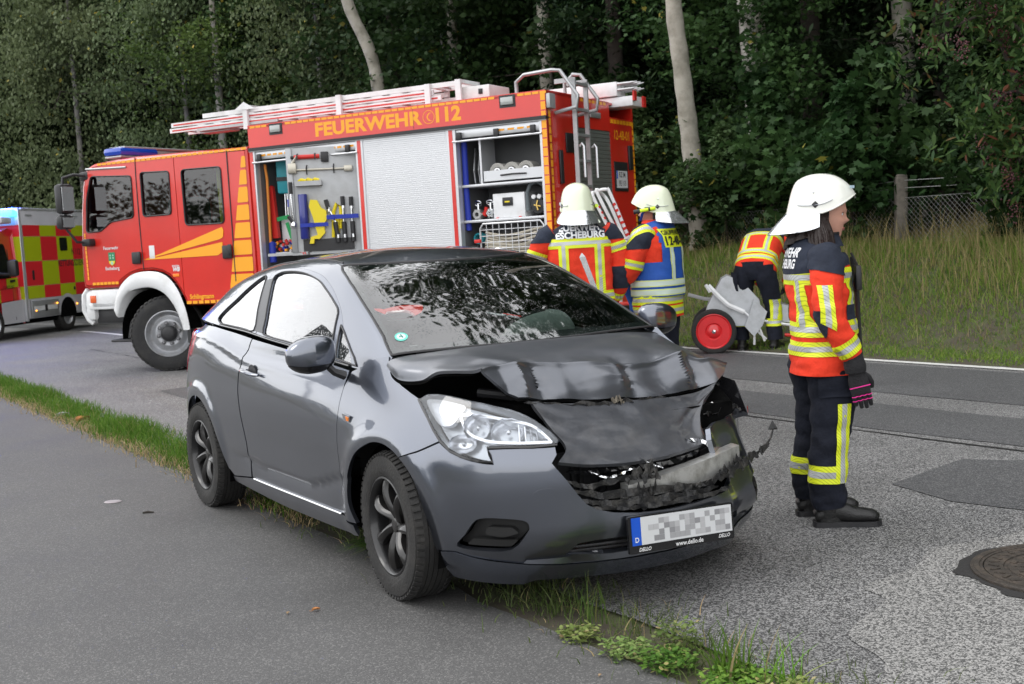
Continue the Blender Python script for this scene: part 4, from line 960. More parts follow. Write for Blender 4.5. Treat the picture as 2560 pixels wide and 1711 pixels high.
# front bumper in one skin with openings
L_ = lambda P: [(2*SC-a, b) for a, b in P][::-1]
GR_LOW = [(.866,.610),(.876,.597),(.917,.544),(.958,.484),(.99,.444),(1.028,.420),(1.097,.400),(1.20,.386),(SC-.05,.380)]
GR_L = [(SC+.1,.382),(1.72,.396),(1.80,.42),(1.88,.455),(1.93,.50),(1.80,.515),(1.70,.53),(1.68,.60),(1.70,.645),(1.78,.665),(1.95,.672),(2.05,.665),(2.17,.66)]
top_r = [(.27,.646),(.385,.690)]+[(a, b-.004) for a, b in HL_LOW if a > .40]+[(.622,.652),(.615,.670),(.70,.672),(.775,.670),(.845,.668),(.885,.668),(.888,.64)]
lipR = [(.345,.262),(.40,.268),(.436,.268),(.52,.250),(.624,.234),(.76,.218),(.891,.208),(1.03,.202),(1.169,.198),(SC-.01,.196)]
def af_low(P): return [p for p in P if p[1] <= .615]
archF_front = [p for p in AF[cut:]][::-1]
FOG = smooth_closed([(.452,.290),(.498,.34),(.542,.391),(.578,.409),(.644,.411),(.743,.400),(.765,.376),(.752,.345),(.690,.285),(.57,.278)], 3)
LG = [(.905,.250),(.95,.293),(1.02,.300),(1.114,.300),(SC,.298),(2*SC-1.114,.300),(2*SC-.95,.293),(2*SC-.905,.250),(2*SC-1.1,.226),(SC,.222),(1.1,.226)]
outline = archF_front+top_r+GR_LOW+GR_L+[(2.47,.655),(2.59,.612)]+[(2*SC-a, b) for a, b in AF[cut:]]+[(2*SC-a, b) for a, b in lipR][:-1]+lipR[::-1]
mb = MB(); panel(mb, outline, BS_all, .026, holes=[FOG, [(2*SC-a, b) for a, b in FOG], LG], thick=.022, gap=.0015, out=(1, 0, 0))
bump_ = mb.build('front_bumper', PAINT, CAR, label='front bumper torn open across the grille')
mb = MB(); low = lipR+[(2*SC-a, b) for a, b in lipR[::-1]][1:]
lo2 = [(2*SC-.34,.185),(2*SC-.36,.150),(2*SC-.72,.138),(SC,.130),(.78,.150),(.72,.132),(.36,.146),(.34,.185)]
panel(mb, [(a, b-.002) for a, b in low]+lo2, hl_off(.006), .03, thick=.05, out=(1, 0, 0)); mb.build('bumper_lip', mat('lip_paint', (.09,.10,.125), rough=.25, metal=.85, coat=.9), bump_)
for sd_ in (0, 1):
    mb = MB(); f_ = hl_off(-.045) if not sd_ else (lambda s, z: hl_off(-.045)(2*SC-s, z))
    panel(mb, FOG if 1 else 0, f_, .02, thick=0, flange=False, out=(1, 0, 0))
    g_ = hl_off(-.006) if not sd_ else (lambda s, z: hl_off(-.006)(2*SC-s, z))
    panel(mb, rounded([(.585,.345),(.60,.375),(.70,.372),(.725,.350),(.66,.333)], .012), g_, .02, thick=.03, out=(1, 0, 0))
    panel(mb, rounded([(.50,.300),(.53,.325),(.72,.322),(.69,.296)], .01), g_, .02, thick=.02, out=(1, 0, 0))
    mb.build('fog_insert', mat('recess_black', (.008,.008,.008), rough=.6), bump_)
mb = MB(); panel(mb, LG, hl_off(-.05), .04, thick=0, flange=False, out=(1, 0, 0))
for z_ in (.245, .268): mb.tube([hl_off(-.015)(s, z_) for s in np.linspace(.93, 2*SC-.93, 16)], .006, 6)
mb.build('lower_grille', BLK, bump_)
mb = MB(); cap_ = smooth_closed([(.785,.497),(.815,.515),(.865,.513),(.885,.478),(.880,.455),(.835,.448),(.795,.462)], 3)
panel(mb, cap_, hl_off(.0012), .02, thick=.004, out=(1, 0, 0)); mb.build('tow_eye_cover', PAINT, bump_)
# dark body inside: engine bay box, radiator, cross beam
mb = MB(); mb.bx((-.12,-.60,.22), (.50,.60,.70)); mb.bx((-2.95,-.70,.17), (.35,.70,.30)); mb.bx((-3.05,-.55,.3), (-2.3,.55,.85)); mb.bx((-2.2,-.76,.28), (-.42,.76,.42))
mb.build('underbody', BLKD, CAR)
mb = MB()
for k in range(26): mb.box((.535+.03*math.sin(k*1.7)*.4, -.42+k*.033, .47), (.012, .008, .24), rot=Matrix.Rotation(.12*math.sin(k*2.3), 3, 'X'))
mb.bx((.50,-.45,.34), (.53,.45,.60)); mb.build('radiator', BLK, CAR)
mb = MB(); beam = [(.765,-.18,.452,.030),(.765,.0,.462,.036),(.760,.15,.474,.040),(.745,.28,.486,.044),(.715,.40,.497,.046),(.69,.46,.50,.044)]
v = []
for x_, y_, z_, h_ in beam: v += [(x_, y_, z_-h_), (x_, y_, z_+h_), (x_-.05, y_, z_+h_+.004), (x_-.05, y_, z_-h_)]
mb.add(v, [(i*4+k, i*4+(k+1) % 4, i*4+4+(k+1) % 4, i*4+4+k) for i in range(5) for k in range(4)]+[(3,2,1,0),(20,21,22,23)], 0)
mb.build('crash_beam', ALU, CAR)
# torn strips of bumper skin and foam hanging in the opening
rng = random.Random(3)
def strip(path, w0, name='torn_strip', m=TORN, rag=.22, th=.004):
    P = catmull(path, 7); mb = MB(); v = []; n = len(P)
    for i, p in enumerate(P):
        w_ = w0*(1-abs(2*i/(n-1)-1)**3*.7); a, b = rng.uniform(-rag, rag)*w_, rng.uniform(-rag, rag)*w_
        tw = .006*math.sin(i*1.3+path[0][1]*9)
        v += [(p[0]+tw, p[1], p[2]+w_/2+a), (p[0]-tw+rng.uniform(-.004,.004), p[1], p[2]-w_/2+b), (p[0]+tw-th, p[1], p[2]+w_/2+a), (p[0]-tw-th, p[1], p[2]-w_/2+b)]
    f = []
    for i in range(n-1): o = i*4; q = o+4; f += [(o, o+1, q+1, q), (o+2, q+2, q+3, o+3), (o, q, q+2, o+2), (o+1, o+3, q+3, q+1)]
    mb.add(v, f, 0); return mb.build(name, m, CAR)
strip([(.72,-.46,.545),(.75,-.36,.505),(.77,-.2,.515),(.78,-.05,.50)], .022)
strip([(.73,-.44,.50),(.765,-.30,.465),(.785,-.12,.455),(.79,.05,.445),(.785,.2,.435)], .028)
strip([(.75,-.40,.455),(.775,-.27,.43),(.80,-.10,.418),(.805,.10,.412),(.79,.25,.415)], .030)
strip([(.76,-.36,.425),(.79,-.2,.404),(.81,0,.395),(.81,.18,.397),(.79,.33,.405)], .022)
strip([(.79,.02,.425),(.79,.15,.430),(.77,.28,.445),(.73,.42,.463),(.68,.53,.478),(.64,.62,.485),(.60,.68,.49),(.575,.74,.50)], .030, rag=.5)
strip([(.77,.28,.47),(.745,.36,.455),(.72,.42,.475),(.70,.47,.46)], .05, rag=.7)
strip([(.775,-.20,.50),(.79,-.14,.52),(.785,-.07,.535),(.78,-.03,.50)], .038, rag=.8)
strip([(.775,-.16,.45),(.79,-.10,.43),(.79,-.06,.46)], .055, rag=.8)
strip([(.69,-.41,.56),(.70,-.30,.545),(.715,-.15,.545),(.72,.0,.53),(.71,.15,.54),(.68,.30,.56)], .02, m=BLKG, rag=.05)
strip([(.66,.20,.60),(.685,.27,.585),(.69,.31,.55),(.68,.33,.52)], .018, m=CHR, rag=.05)
strip([(.745,-.335,.555),(.765,-.28,.53),(.775,-.22,.535),(.78,-.17,.55)], .008, m=CHR, rag=.05)
strip([(.745,-.10,.575),(.762,-.05,.545),(.765,.0,.525)], .006, m=CHR, rag=.05)
mb = MB(); mb.tube([(.60,.66,.487),(.56,.74,.50),(.52,.80,.515),(.50,.835,.55)], [.008,.006,.005,.004], 6)
mb.add([(.50,.80,.545),(.485,.87,.535),(.50,.83,.585),(.515,.845,.55)], [(0,1,2),(1,3,2),(0,2,3),(0,3,1)]); mb.build('bent_bracket', TORN, CAR)
mb = MB(); mb.box((.40,.745,.632), (.05,.03,.035), rot=Matrix.Rotation(.5, 3, 'Z'), bev=.006); mb.build('lamp_shard', mat('red_brown_plastic', (.30,.03,.03), rough=.4), CAR)
# crushed left corner: dark hole where the headlamp was, broken pieces
mb = MB()
mb.grid(lambda u, v: (.10+.36*u-.10*v*v, .745-.10*u*(1-v)-.28*v, .83-.15*u-.06*v*math.sin(u*3)), 8, 6)
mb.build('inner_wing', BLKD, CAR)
mb = MB(); mb.add([(.30,.70,.79),(.37,.735,.765),(.43,.745,.66),(.45,.735,.615),(.40,.71,.60),(.33,.69,.66)], [(0,1,2,3,4,5)]); mb.add([(.30,.42,.74),(.38,.52,.69),(.46,.50,.655),(.42,.38,.66)], [(0,1,2,3)])
mb.build('broken_lamp_housing', BLKG, CAR)
strip([(.52,.42,.665),(.50,.52,.655),(.46,.62,.668),(.44,.70,.645)], .018, m=TORN, rag=.8)
strip([(.48,.50,.70),(.46,.56,.675),(.45,.60,.64)], .012, m=ALU, rag=.9)

# bonnet: control points read off the wreck, creased along its front third
HOOD = [
 [(-0.14,-0.745,0.955),(-0.125,-0.71,0.985),(-0.08,-0.52,1.0),(-0.05,-0.27,1.005),(-0.035,0,1.005),(-0.05,0.27,1.0),(-0.08,0.5,0.99),(-0.12,0.69,0.965),(-0.14,0.73,0.93)],
 [(0,-0.76,0.909),(0,-0.728,0.965),(0.03,-0.54,1.0),(0.06,-0.27,1.008),(0.07,0,1.004),(0.06,0.27,0.995),(0.03,0.5,0.972),(0,0.69,0.925),(0,0.735,0.88)],
 [(0.13,-0.722,0.91),(0.13,-0.692,0.955),(0.15,-0.53,0.997),(0.19,-0.27,0.99),(0.2,0,0.978),(0.19,0.27,0.965),(0.15,0.5,0.945),(0.13,0.69,0.89),(0.12,0.745,0.85)],
 [(0.24,-0.69,0.95),(0.25,-0.655,0.96),(0.27,-0.5,0.985),(0.27,-0.27,0.968),(0.28,0,0.948),(0.28,0.27,0.935),(0.26,0.49,0.928),(0.22,0.68,0.865),(0.2,0.76,0.842)],
 [(0.4,-0.595,0.95),(0.39,-0.55,0.958),(0.365,-0.42,0.964),(0.35,-0.2,0.934),(0.36,0.0,0.907),(0.38,0.163,0.885),(0.33,0.48,0.915),(0.335,0.565,0.878),(0.3,0.752,0.838)],
 [(0.438,-0.542,0.895),(0.428,-0.493,0.906),(0.407,-0.405,0.924),(0.392,-0.181,0.851),(0.402,0.006,0.869),(0.422,0.145,0.83),(0.372,0.475,0.839),(0.377,0.587,0.819),(0.342,0.711,0.826)],
 [(0.463,-0.468,0.836),(0.453,-0.397,0.824),(0.435,-0.314,0.812),(0.42,-0.142,0.786),(0.43,0.066,0.768),(0.45,0.247,0.76),(0.4,0.47,0.755),(0.405,0.594,0.774),(0.37,0.678,0.804)]]
HP = np.array(HOOD)
def cub(a, b, c, d, t): return .5*((2*b)+(c-a)*t+(2*a-5*b+4*c-d)*t*t+(3*b-a-3*c+d)*t**3)
def gridfn(H_, vlin):
    nr, nc = H_.shape[:2]
    def row(r, u):
        x = u*(nc-1); i = min(int(x), nc-2); t = x-i
        g_ = lambda k: H_[r, min(max(k, 0), nc-1)]
        c = cub(g_(i-1), g_(i), g_(i+1), g_(i+2), t); l_ = g_(i)*(1-t)+g_(i+1)*t
        k = .8 if r >= vlin else (.35 if r >= 2 else 0); return c*(1-k)+l_*k
    def fn(u, v):
        y = v*(nr-1); j = min(int(y), nr-2); t = y-j; R_ = lambda k: row(min(max(k, 0), nr-1), u)
        if j >= vlin: return R_(j)*(1-t)+R_(j+1)*t
        d = R_(j+2) if j+1 < vlin else 2*R_(j+1)-R_(j)
        return cub(R_(j-1) if j else 2*R_(0)-R_(1), R_(j), R_(j+1), d, t)
    return fn
hf = gridfn(HP, 4)
def hood_fn(u, v):
    p = hf(u, v).copy(); k = sstep(v, .25, .6)
    p[2] += k*.006*noise.noise(Vector((p[0]*9, p[1]*7, 1)))+k*.004*math.sin(p[1]*26+p[0]*10)*sstep(v, .55, .66)*(1-sstep(v, .9, 1))
    yy = [-.6,-.50,-.42,-.33,-.21,-.08,.06,.12,.30,.43,.51,.62]; dx = [0,-.010,.022,-.034,.010,.022,.036,-.016,-.006,.034,-.026,0]
    a = sstep(v, .50, .74)*(1-.55*sstep(v, .9, 1)); p[0] += a*float(np.interp(p[1], yy, dx)); p[2] += .35*a*float(np.interp(p[1], yy, dx))
    p[2] += .009*math.exp(-((v-.667)/.018)**2); p[0] += .006*math.exp(-((v-.667)/.018)**2)
    p[0] += k*.010*noise.noise(Vector((p[1]*8, p[2]*14, 5)))
    return p
mb = MB(); panel(mb, [(0,0),(1,0),(1,1),(0,1)], V3f(hood_fn), .014, thick=.012, out=(0, 0, 1), eps=.002); mb.build('bonnet', mat('dull_bonnet_paint', (.125,.133,.152), rough=.40, metal=.75, coat=.4, dirt=(.17,.175,.19), vs=4), CAR, angle=32, label='buckled bonnet folded up along its front edge'); MATS['dull_bonnet_paint'].node_tree.nodes['Principled BSDF'].inputs['Coat Roughness'].default_value = .16; MATS['dull_bonnet_paint'].node_tree.nodes['Principled BSDF'].inputs['Coat IOR'].default_value = 1.8
mb = MB(); panel(mb, [(0.02,0.02),(.98,.02),(.98,.98),(.02,.98)], V3f(lambda u, v: hood_fn(u, v)-np.array([0.004, 0, .022])), .04, thick=0, flange=False, out=(0, 0, 1)); mb.build('bonnet_inner_panel', BLKD, CAR)
NOSE = np.array([
 [(0.455,-0.404,0.812),(0.455,-0.23,0.783),(0.455,-0.039,0.766),(0.46,0.114,0.758),(0.44,0.338,0.745),(0.415,0.5,0.75),(0.39,0.617,0.782)],
 [(0.5,-0.389,0.754),(0.515,-0.222,0.722),(0.52,-0.049,0.709),(0.52,0.103,0.701),(0.505,0.282,0.696),(0.475,0.417,0.714),(0.43,0.551,0.753)],
 [(0.55,-0.373,0.701),(0.575,-0.236,0.675),(0.585,-0.063,0.662),(0.585,0.089,0.654),(0.565,0.24,0.65),(0.535,0.333,0.664),(0.49,0.445,0.71)],
 [(0.63,-0.367,0.643),(0.655,-0.276,0.621),(0.665,-0.094,0.607),(0.665,0.057,0.602),(0.645,0.198,0.604),(0.615,0.285,0.614),(0.575,0.351,0.65)],
 [(0.705,-0.455,0.607),(0.73,-0.33,0.582),(0.748,-0.15,0.568),(0.745,0.0,0.565),(0.725,0.13,0.57),(0.695,0.25,0.577),(0.665,0.308,0.585)]])
nf = gridfn(NOSE, 99)
mb = MB(); panel(mb, [(0,0),(1,0),(1,1),(0,1)], V3f(lambda u, v: nf(u, v)+np.array([.006*noise.noise(Vector((u*9, v*6, 2))), 0, 0])), .022, thick=.014, out=(1, 0, 0), eps=.002); mb.build('bonnet_nose', mat('scuffed_shaded_paint', (.075,.079,.090), rough=.42, metal=.65, coat=.3, dirt=(.12,.12,.125), vs=9, bump=.15, bs=30), CAR, label='front flap of the bonnet pushed down over the grille')  # scuffed body grey, its colour darkened for the shade on this ground-facing flap
strip([(.455,-.44,.812),(.46,-.27,.785),(.465,-.08,.766),(.465,.08,.758),(.44,.28,.750)], .016, name='snapped_trim', rag=.6)
strip([(.465,-.02,.772),(.475,.01,.768),(.47,.04,.763)], .024, name='snapped_trim', m=mat('dry_mud', (.16,.14,.11), rough=.95), rag=.6)
mb = MB(); mb.tube([(.47,-.52,.78),(.52,-.50,.72),(.56,-.46,.68),(.60,-.43,.66)], [.02,.03,.028,.015], 8); mb.tube([(.40,-.60,.77),(.46,-.55,.74),(.5,-.5,.7)], .012, 6)
mb.tube([(.2,-.5,.84),(.3,-.4,.82),(.36,-.2,.80),(.38,.1,.78)], .02, 8); mb.build('engine_hose', BLK, CAR)
mb = MB(); mb.bx((.05,-.42,.70), (.36,.38,.80), bev=.03); mb.bx((.1,-.62,.68), (.3,-.46,.8), bev=.02); mb.build('engine_cover', BLKD, CAR)

# ---- cabin: side frames with window openings, roof, glass
SIDEW = smooth_closed([(-1.555,.08),(-1.575,.25),(-1.645,.55),(-1.715,.80),(-1.66,.868),(-1.592,.885),(-1.444,.88),(-1.272,.855),(-1.115,.81),(-.972,.755),(-.822,.690),(-.745,.64),(-.715,.50),(-.665,.10),(-.70,.045),(-1.1,.045),(-1.48,.045)], 3)
TRIW = [(-.655,.52),(-.63,.30),(-.605,.06),(-.48,.05),(-.385,.05),(-.43,.20),(-.52,.36),(-.60,.47)]
QTR = smooth_closed([(-1.695,.06),(-1.90,.045),(-2.10,.045),(-2.27,.05),(-2.345,.13),(-2.28,.30),(-2.17,.48),(-2.08,.64),(-1.98,.77),(-1.88,.845),(-1.835,.80),(-1.79,.62),(-1.735,.35)], 3)
FR_IN = [(-.43,.0),(-.445,.07),(-.50,.27),(-.60,.46),(-.68,.62),(-.76,.71),(-.90,.80),(-1.05,.855),(-1.25,.905),(-1.45,.935),(-1.65,.94),(-1.76,.915),(-1.79,.83),(-1.73,.55),(-1.66,.25),(-1.645,.0)]
PIL = [(-.12,0),(-.13,.55),(-.155,.80),(-.30,.905),(-.45,.93),(-.62,.95),(-.80,.975),(-.95,1.02),(-1.02,1.065),(-1.3,1.10),(-1.7,1.12),(-2.1,1.12),(-2.45,1.12),(-2.75,1.10),(-2.98,1.06),(-3.03,.6),(-3.0,0)]
for sd_ in (0, 1):
    f_ = GS if not sd_ else (lambda x, t: GS(x, 4-t)); o_ = (0, -1 if not sd_ else 1, .4)
    frp = dens(FR_IN[1:-1], 3)
    mb = MB(); panel(mb, PIL[:1]+PIL+frp[::-1] and [(-.12,0)]+PIL[1:]+[(-1.66,0)]+frp[::-1]+[(-.43,0)], f_, .04, holes=[QTR], thick=.03, out=o_)
    mb.build('roof_side_frame', PAINT, CAR)
    mb = MB(); panel(mb, [(-.435,.004)]+frp+[(-1.65,.004)], f_, .035, holes=[SIDEW, TRIW], thick=.02, gap=.002, out=o_)
    fr = mb.build('door_frame', mat('frame_paint', (.12,.134,.17), rough=.27, metal=.85, coat=1.), CAR if not sd_ else CAR)
    fr.parent = doors[sd_]
    def off(f0, d, out):
        def g(u, v, e=.003):
            a = f0(u+e, v)-f0(u-e, v); b = f0(u, v+e)-f0(u, v-e); n_ = np.cross(a, b); n_ /= np.linalg.norm(n_)
            return f0(u, v)+(n_ if np.dot(n_, out) > 0 else -n_)*d
        return g
    gi = off(f_, -.006, o_)
    for nm, P_ in (('side_window', SIDEW), ('quarter_light', TRIW), ('rear_side_window', QTR)):
        mb = MB(); panel(mb, inset(P_, -.004), gi, .05, thick=0, flange=False, out=o_); mb.build(nm, GLS, doors[sd_] if nm != 'rear_side_window' else CAR)
    gs = off(f_, .002, o_)
    for P_, nm in ((SIDEW, 'window_seal'), (QTR, 'window_seal'), (TRIW, 'window_seal')):
        mb = MB(); mb.tube([gs(*p) for p in resample(P_, .03)], .0045, 6, closed=True); mb.build(nm, BLK, doors[sd_] if P_ is not QTR else CAR)
    mb = MB(); panel(mb, [(-1.560,.055),(-1.582,.25),(-1.652,.55),(-1.72,.80),(-1.822,.775),(-1.790,.62),(-1.734,.35),(-1.692,.055)], gs, .04, thick=.004, out=o_); mb.build('pillar_trim', mat('pillar_trim_grey', (.035,.036,.04), rough=.35), doors[sd_])
    mb = MB(); mb.tube([gs(x, .012) for x in np.linspace(-2.27, -.45, 40)], .008, 8, flat=.8); mb.build('belt_moulding', BLKG, CAR)
mb = MB(); panel(mb, [(-1.02,1.067),(-1.3,1.103),(-1.7,1.123),(-2.1,1.123),(-2.45,1.123),(-2.75,1.103),(-2.75,2.0),(-2.75,2.897),(-2.45,2.877),(-2.1,2.877),(-1.7,2.877),(-1.3,2.897),(-1.02,2.933),(-.93,2.6),(-.88,2.3),(-.865,2.0),(-.88,1.7),(-.93,1.4)], GS, .06, thick=.02, gap=.002, out=(0, 0, 1)); mb.build('roof', PAINT, CAR)
mb = MB(); mb.tube([GS(x, 1.115)+np.array([0,0,.001]) for x in np.linspace(-2.6, -1.05, 30)], .004, 6); mb.tube([GS(x, 2.885)+np.array([0,0,.001]) for x in np.linspace(-2.6, -1.05, 30)], .004, 6); mb.build('roof_seam', BLK, CAR)
WS = [(-.165,.82),(-.30,.912),(-.45,.937),(-.62,.957),(-.80,.982),(-.95,1.028),(-1.01,1.07),(-.925,1.4),(-.875,1.7),(-.86,2.0),(-.875,2.3),(-.925,2.6),(-1.01,2.93),(-.95,2.972),(-.80,3.018),(-.62,3.043),(-.45,3.063),(-.30,3.088),(-.165,3.18),(-.11,2.7),(-.07,2.3),(-.06,2.0),(-.07,1.7),(-.11,1.3)]
mb = MB(); panel(mb, WS, GS, .05, thick=0, gap=.0, flange=False, out=(1, 0, 1)); wsc = mb.build('windscreen', WSG, CAR)
mb = MB(); mb.tube([GS(*p)+np.array([0,0,.001]) for p in resample(WS, .06)], .008, 6, closed=True, flat=.6)
WS_in = inset(WS, .05) 
mb.build('windscreen_seal', BLK, wsc)
mb = MB(); panel(mb, [(a, b) for a, b in WS], lambda x, t: GS(x, t)-np.array([.002, 0, .004]), .05, holes=[[(-.20,.97),(-.34,1.0),(-.5,1.02),(-.65,1.04),(-.80,1.07),(-.92,1.13),(-.86,1.45),(-.82,1.75),(-.81,2.0),(-.82,2.25),(-.86,2.55),(-.92,2.87),(-.80,2.93),(-.65,2.96),(-.5,2.98),(-.34,3.0),(-.20,3.03),(-.15,2.6),(-.125,2.0),(-.15,1.4)]], thick=0, flange=False, out=(1, 0, 1))
mb.build('windscreen_black_border', mat('ceramic_border', (.03,.032,.036), rough=.5), wsc)
# rear: tailgate, bumper, lamps
mb = MB(); rp = [(SR-.80,.72),(SR-.82,.95),(SR-.55,1.06),(SR,1.08),(SR+.55,1.06),(SR+.82,.95),(SR+.80,.72)]; panel(mb, rp, BS_all, .06, thick=.02, out=(-1, 0, 0))
tg_ = mb.build('tailgate', PAINT, CAR)
mb = MB(); mb.grid(lambda u, v: GS(-3.02+.25*u*(1-0*v), 1.06+1.88*v), 4, 14, flip=False); mb.build('rear_window', GLS, tg_)
mb = MB(); mb.grid(lambda u, v: (-3.12+.1*u, -.50+1.0*v, 1.060+.03*u), 2, 6); mb.build('tailgate_ledge', PAINT, tg_)
mb = MB(); panel(mb, [(-2.86,.26),(-2.86,.47),(-2.95,.51),(-3.02,.61),(-3.0,.735),(SR,.715),(2*SR+3.0,.735),(2*SR+3.02,.61),(2*SR+2.95,.51),(2*SR+2.86,.47),(2*SR+2.86,.26),(SR,.22)], BS_all, .06, thick=.02, out=(-1, 0, 0)); mb.build('rear_bumper', PAINT, CAR)
TLR = mat('tail_lamp_red', (.35,.012,.03), rough=.1, coat=1)
for sd_ in (0, 1):
    f_ = BS_all if not sd_ else LEFT
    mb = MB(); panel(mb, rounded([(-2.83,.93),(-2.815,.985),(-2.90,1.03),(-3.10,1.02),(-3.16,.86),(-2.99,.75),(-2.87,.77),(-2.81,.84)], .03), f_, .03, thick=.02, off=.004, out=(-1, 0, 0)); mb.build('tail_lamp', TLR, CAR)
    mb = MB(); f2 = lambda x, t: GS(x, t) if not sd_ else GS(x, 4-t)
# door handles, repeaters, mirrors
for sd_ in (0, 1):
    sg = -1 if not sd_ else 1; f_ = BS_all
    y0 = f_(-1.54, .85)[1]
    mb = MB(); mb.tube([(-1.66, sg*(abs(y0)+.010), .862),(-1.62, sg*(abs(y0)+.030), .862),(-1.54, sg*(abs(y0)+.034), .857),(-1.46, sg*(abs(y0)+.030), .850),(-1.425, sg*(abs(y0)+.010), .846)], [.010,.014,.016,.014,.010], 10, flat=.7)
    hnd = mb.build('door_handle', PAINT, doors[sd_])
    mb = MB(); mb.add([(-1.54+.062*math.cos(q)*(1 if 1 else 0), sg*(abs(y0)+.0015), .843+.052*math.sin(q)) for q in np.linspace(0, 2*PI, 20, False)], [tuple(range(20))[::-1] if sg < 0 else tuple(range(20))]); mb.build('handle_recess', BLK, doors[sd_])
    mb = MB(); yr = abs(BS_all(-.335, .73)[1])+.001
    P_ = [(-.375,.747),(-.297,.741),(-.303,.713),(-.360,.716)]; mb.prism([(a, b) for a, b in (P_ if sg < 0 else P_)], lambda a, b, w_: (a, sg*(yr+w_), b), .006); rep = mb.build('side_badge', CHR, CAR)
    mb = MB(); mb.prism([(-.335,.738),(-.306,.735),(-.309,.718),(-.33,.719)], lambda a, b, w_: (a, sg*(yr+.0062+w_), b), .002); mb.build('repeater_lens', mat('orange_lens', (.8,.22,.03), rough=.2), rep)
    # mirror
    mb = MB(); cx, cy, cz = -.45, sg*.955, 1.015
    def mir(u, v, sg=sg, cx=cx, cy=cy, cz=cz):
        a = u*2*PI; b = (v-.5)*PI; ey = .5; 
        X = math.copysign(abs(math.cos(b))**.6, math.cos(b))*math.cos(a); Y = math.copysign(abs(math.cos(b)*math.sin(a))**.68, math.sin(a)); Z = math.copysign(abs(math.sin(b))**.72, math.sin(b))
        out_ = sg*Y                                     # 1 = tip away from the car
        hz = .074*(1-.34*max(0, out_)**2)
        return np.array([cx+X*.062-.02*out_*0, cy+Y*.115, cz+Z*hz-(.012 if Z < 0 else 0)*abs(Z)+.006*(-out_)])
    mb.grid(mir, 28, 16, flip=False); mh = mb.build('wing_mirror', PAINT, CAR, angle=180)
    mb = MB()
    def mir2(u, v): return mir(u, v*.36)*1+np.array([0,0,0])
    mb.grid(lambda u, v: (mir(u, v*.34)-np.array([cx, cy, cz]))*1.012+np.array([cx, cy, cz-.001]), 28, 6); mb.build('mirror_lower_shell', BLKG, mh)
    mb = MB(); mb.tube([(-.44, sg*.895, .965),(-.43, sg*.860, .925),(-.425, sg*.815, .905)], [.028,.028,.034], 10, flat=.6); mb.build('mirror_foot', BLK, mh)
    mb = MB(); mb.add([(-.508, sg*(.955+.095*math.cos(q)), 1.013+.052*math.sin(q)) for q in np.linspace(0, 2*PI, 24, False)], [tuple(range(24))]); mb.build('mirror_glass', CHR, mh)
# fuel flap is on the far side; number plate in its dealer frame
PW = mat('plate_white', (.62,.63,.64), rough=.35); PB = mat('plate_blue', (.01,.09,.55), rough=.35)
pr = Matrix.Rotation(-.05, 3, 'X') @ Matrix.Rotation(-.10, 3, 'Y'); pc = Vector((.836, 0.012, .308))
def pl(u, v, w_=0): return tuple(pc+pr @ Vector((w_, u*.955, v*.955)))
mb = MB(); mb.prism(rounded([(-.275,-.088),(.272,-.088),(.272,.062),(-.275,.062)], .01), lambda a, b, w_: pl(a, b, w_), .012)
plate = mb.build('number_plate', BLKG, bump_)
mb = MB(); mb.bx((0,0,0), (0,0,0)) if 0 else None
mb.prism([(-.215,-.055),(.26,-.055),(.26,.055),(-.215,.055)], lambda a, b, w_: pl(a, b, .012+w_), .003); mb.build('plate_face', PW, plate)
mb = MB(); mb.prism([(-.26,-.055),(-.2152,-.055),(-.2152,.055),(-.26,.055)], lambda a, b, w_: pl(a, b, .012+w_), .003); mb.build('euro_band', PB, plate)
GR1 = [mat('plate_grey_%s' % k, c, rough=.4) for k, c in (('dark', (.26,.26,.27)), ('mid', (.35,.35,.36)), ('pale', (.45,.45,.46)), ('tan', (.40,.36,.29)))]
mb = MB(); rr = random.Random(5)                       # characters cannot be read in the photograph: smudged greys only
for k in range(17):
    for j in range(4):
        if rr.random() < .62:
            a = -.205+k*.0268; b = -.046+j*.0225; mb.prism([(a, b),(a+.0262, b),(a+.0262, b+.022),(a, b+.022)], lambda a, b, w_: pl(a, b, .0152+w_), .0006, mi=rr.choice([0,1,1,2,2,2,3]) if k == 6 else rr.choice([0,1,1,2,2]))
mb.build('unreadable_characters', GR1, plate)
mb = MB()
for q, u0, v0, sz, sh in (('www.dello.de', 0.03, -.073, .026, 0), ('DELLO', -.20, -.074, .020, .3), ('DELLO', .215, -.070, .020, .3)):
    v_, f_ = text_mesh(q, sz, lambda a, b: pl(a+u0, b+v0, .0135), bold=.0004, shear=sh); mb.add(v_, f_)
v_, f_ = text_mesh('D', .028, lambda a, b: pl(a-.238, b-.034, .0158), bold=.0006); mb.add(v_, f_)
mb.build('plate_lettering', mat('lettering_white', (.75,.75,.75), rough=.5), plate)

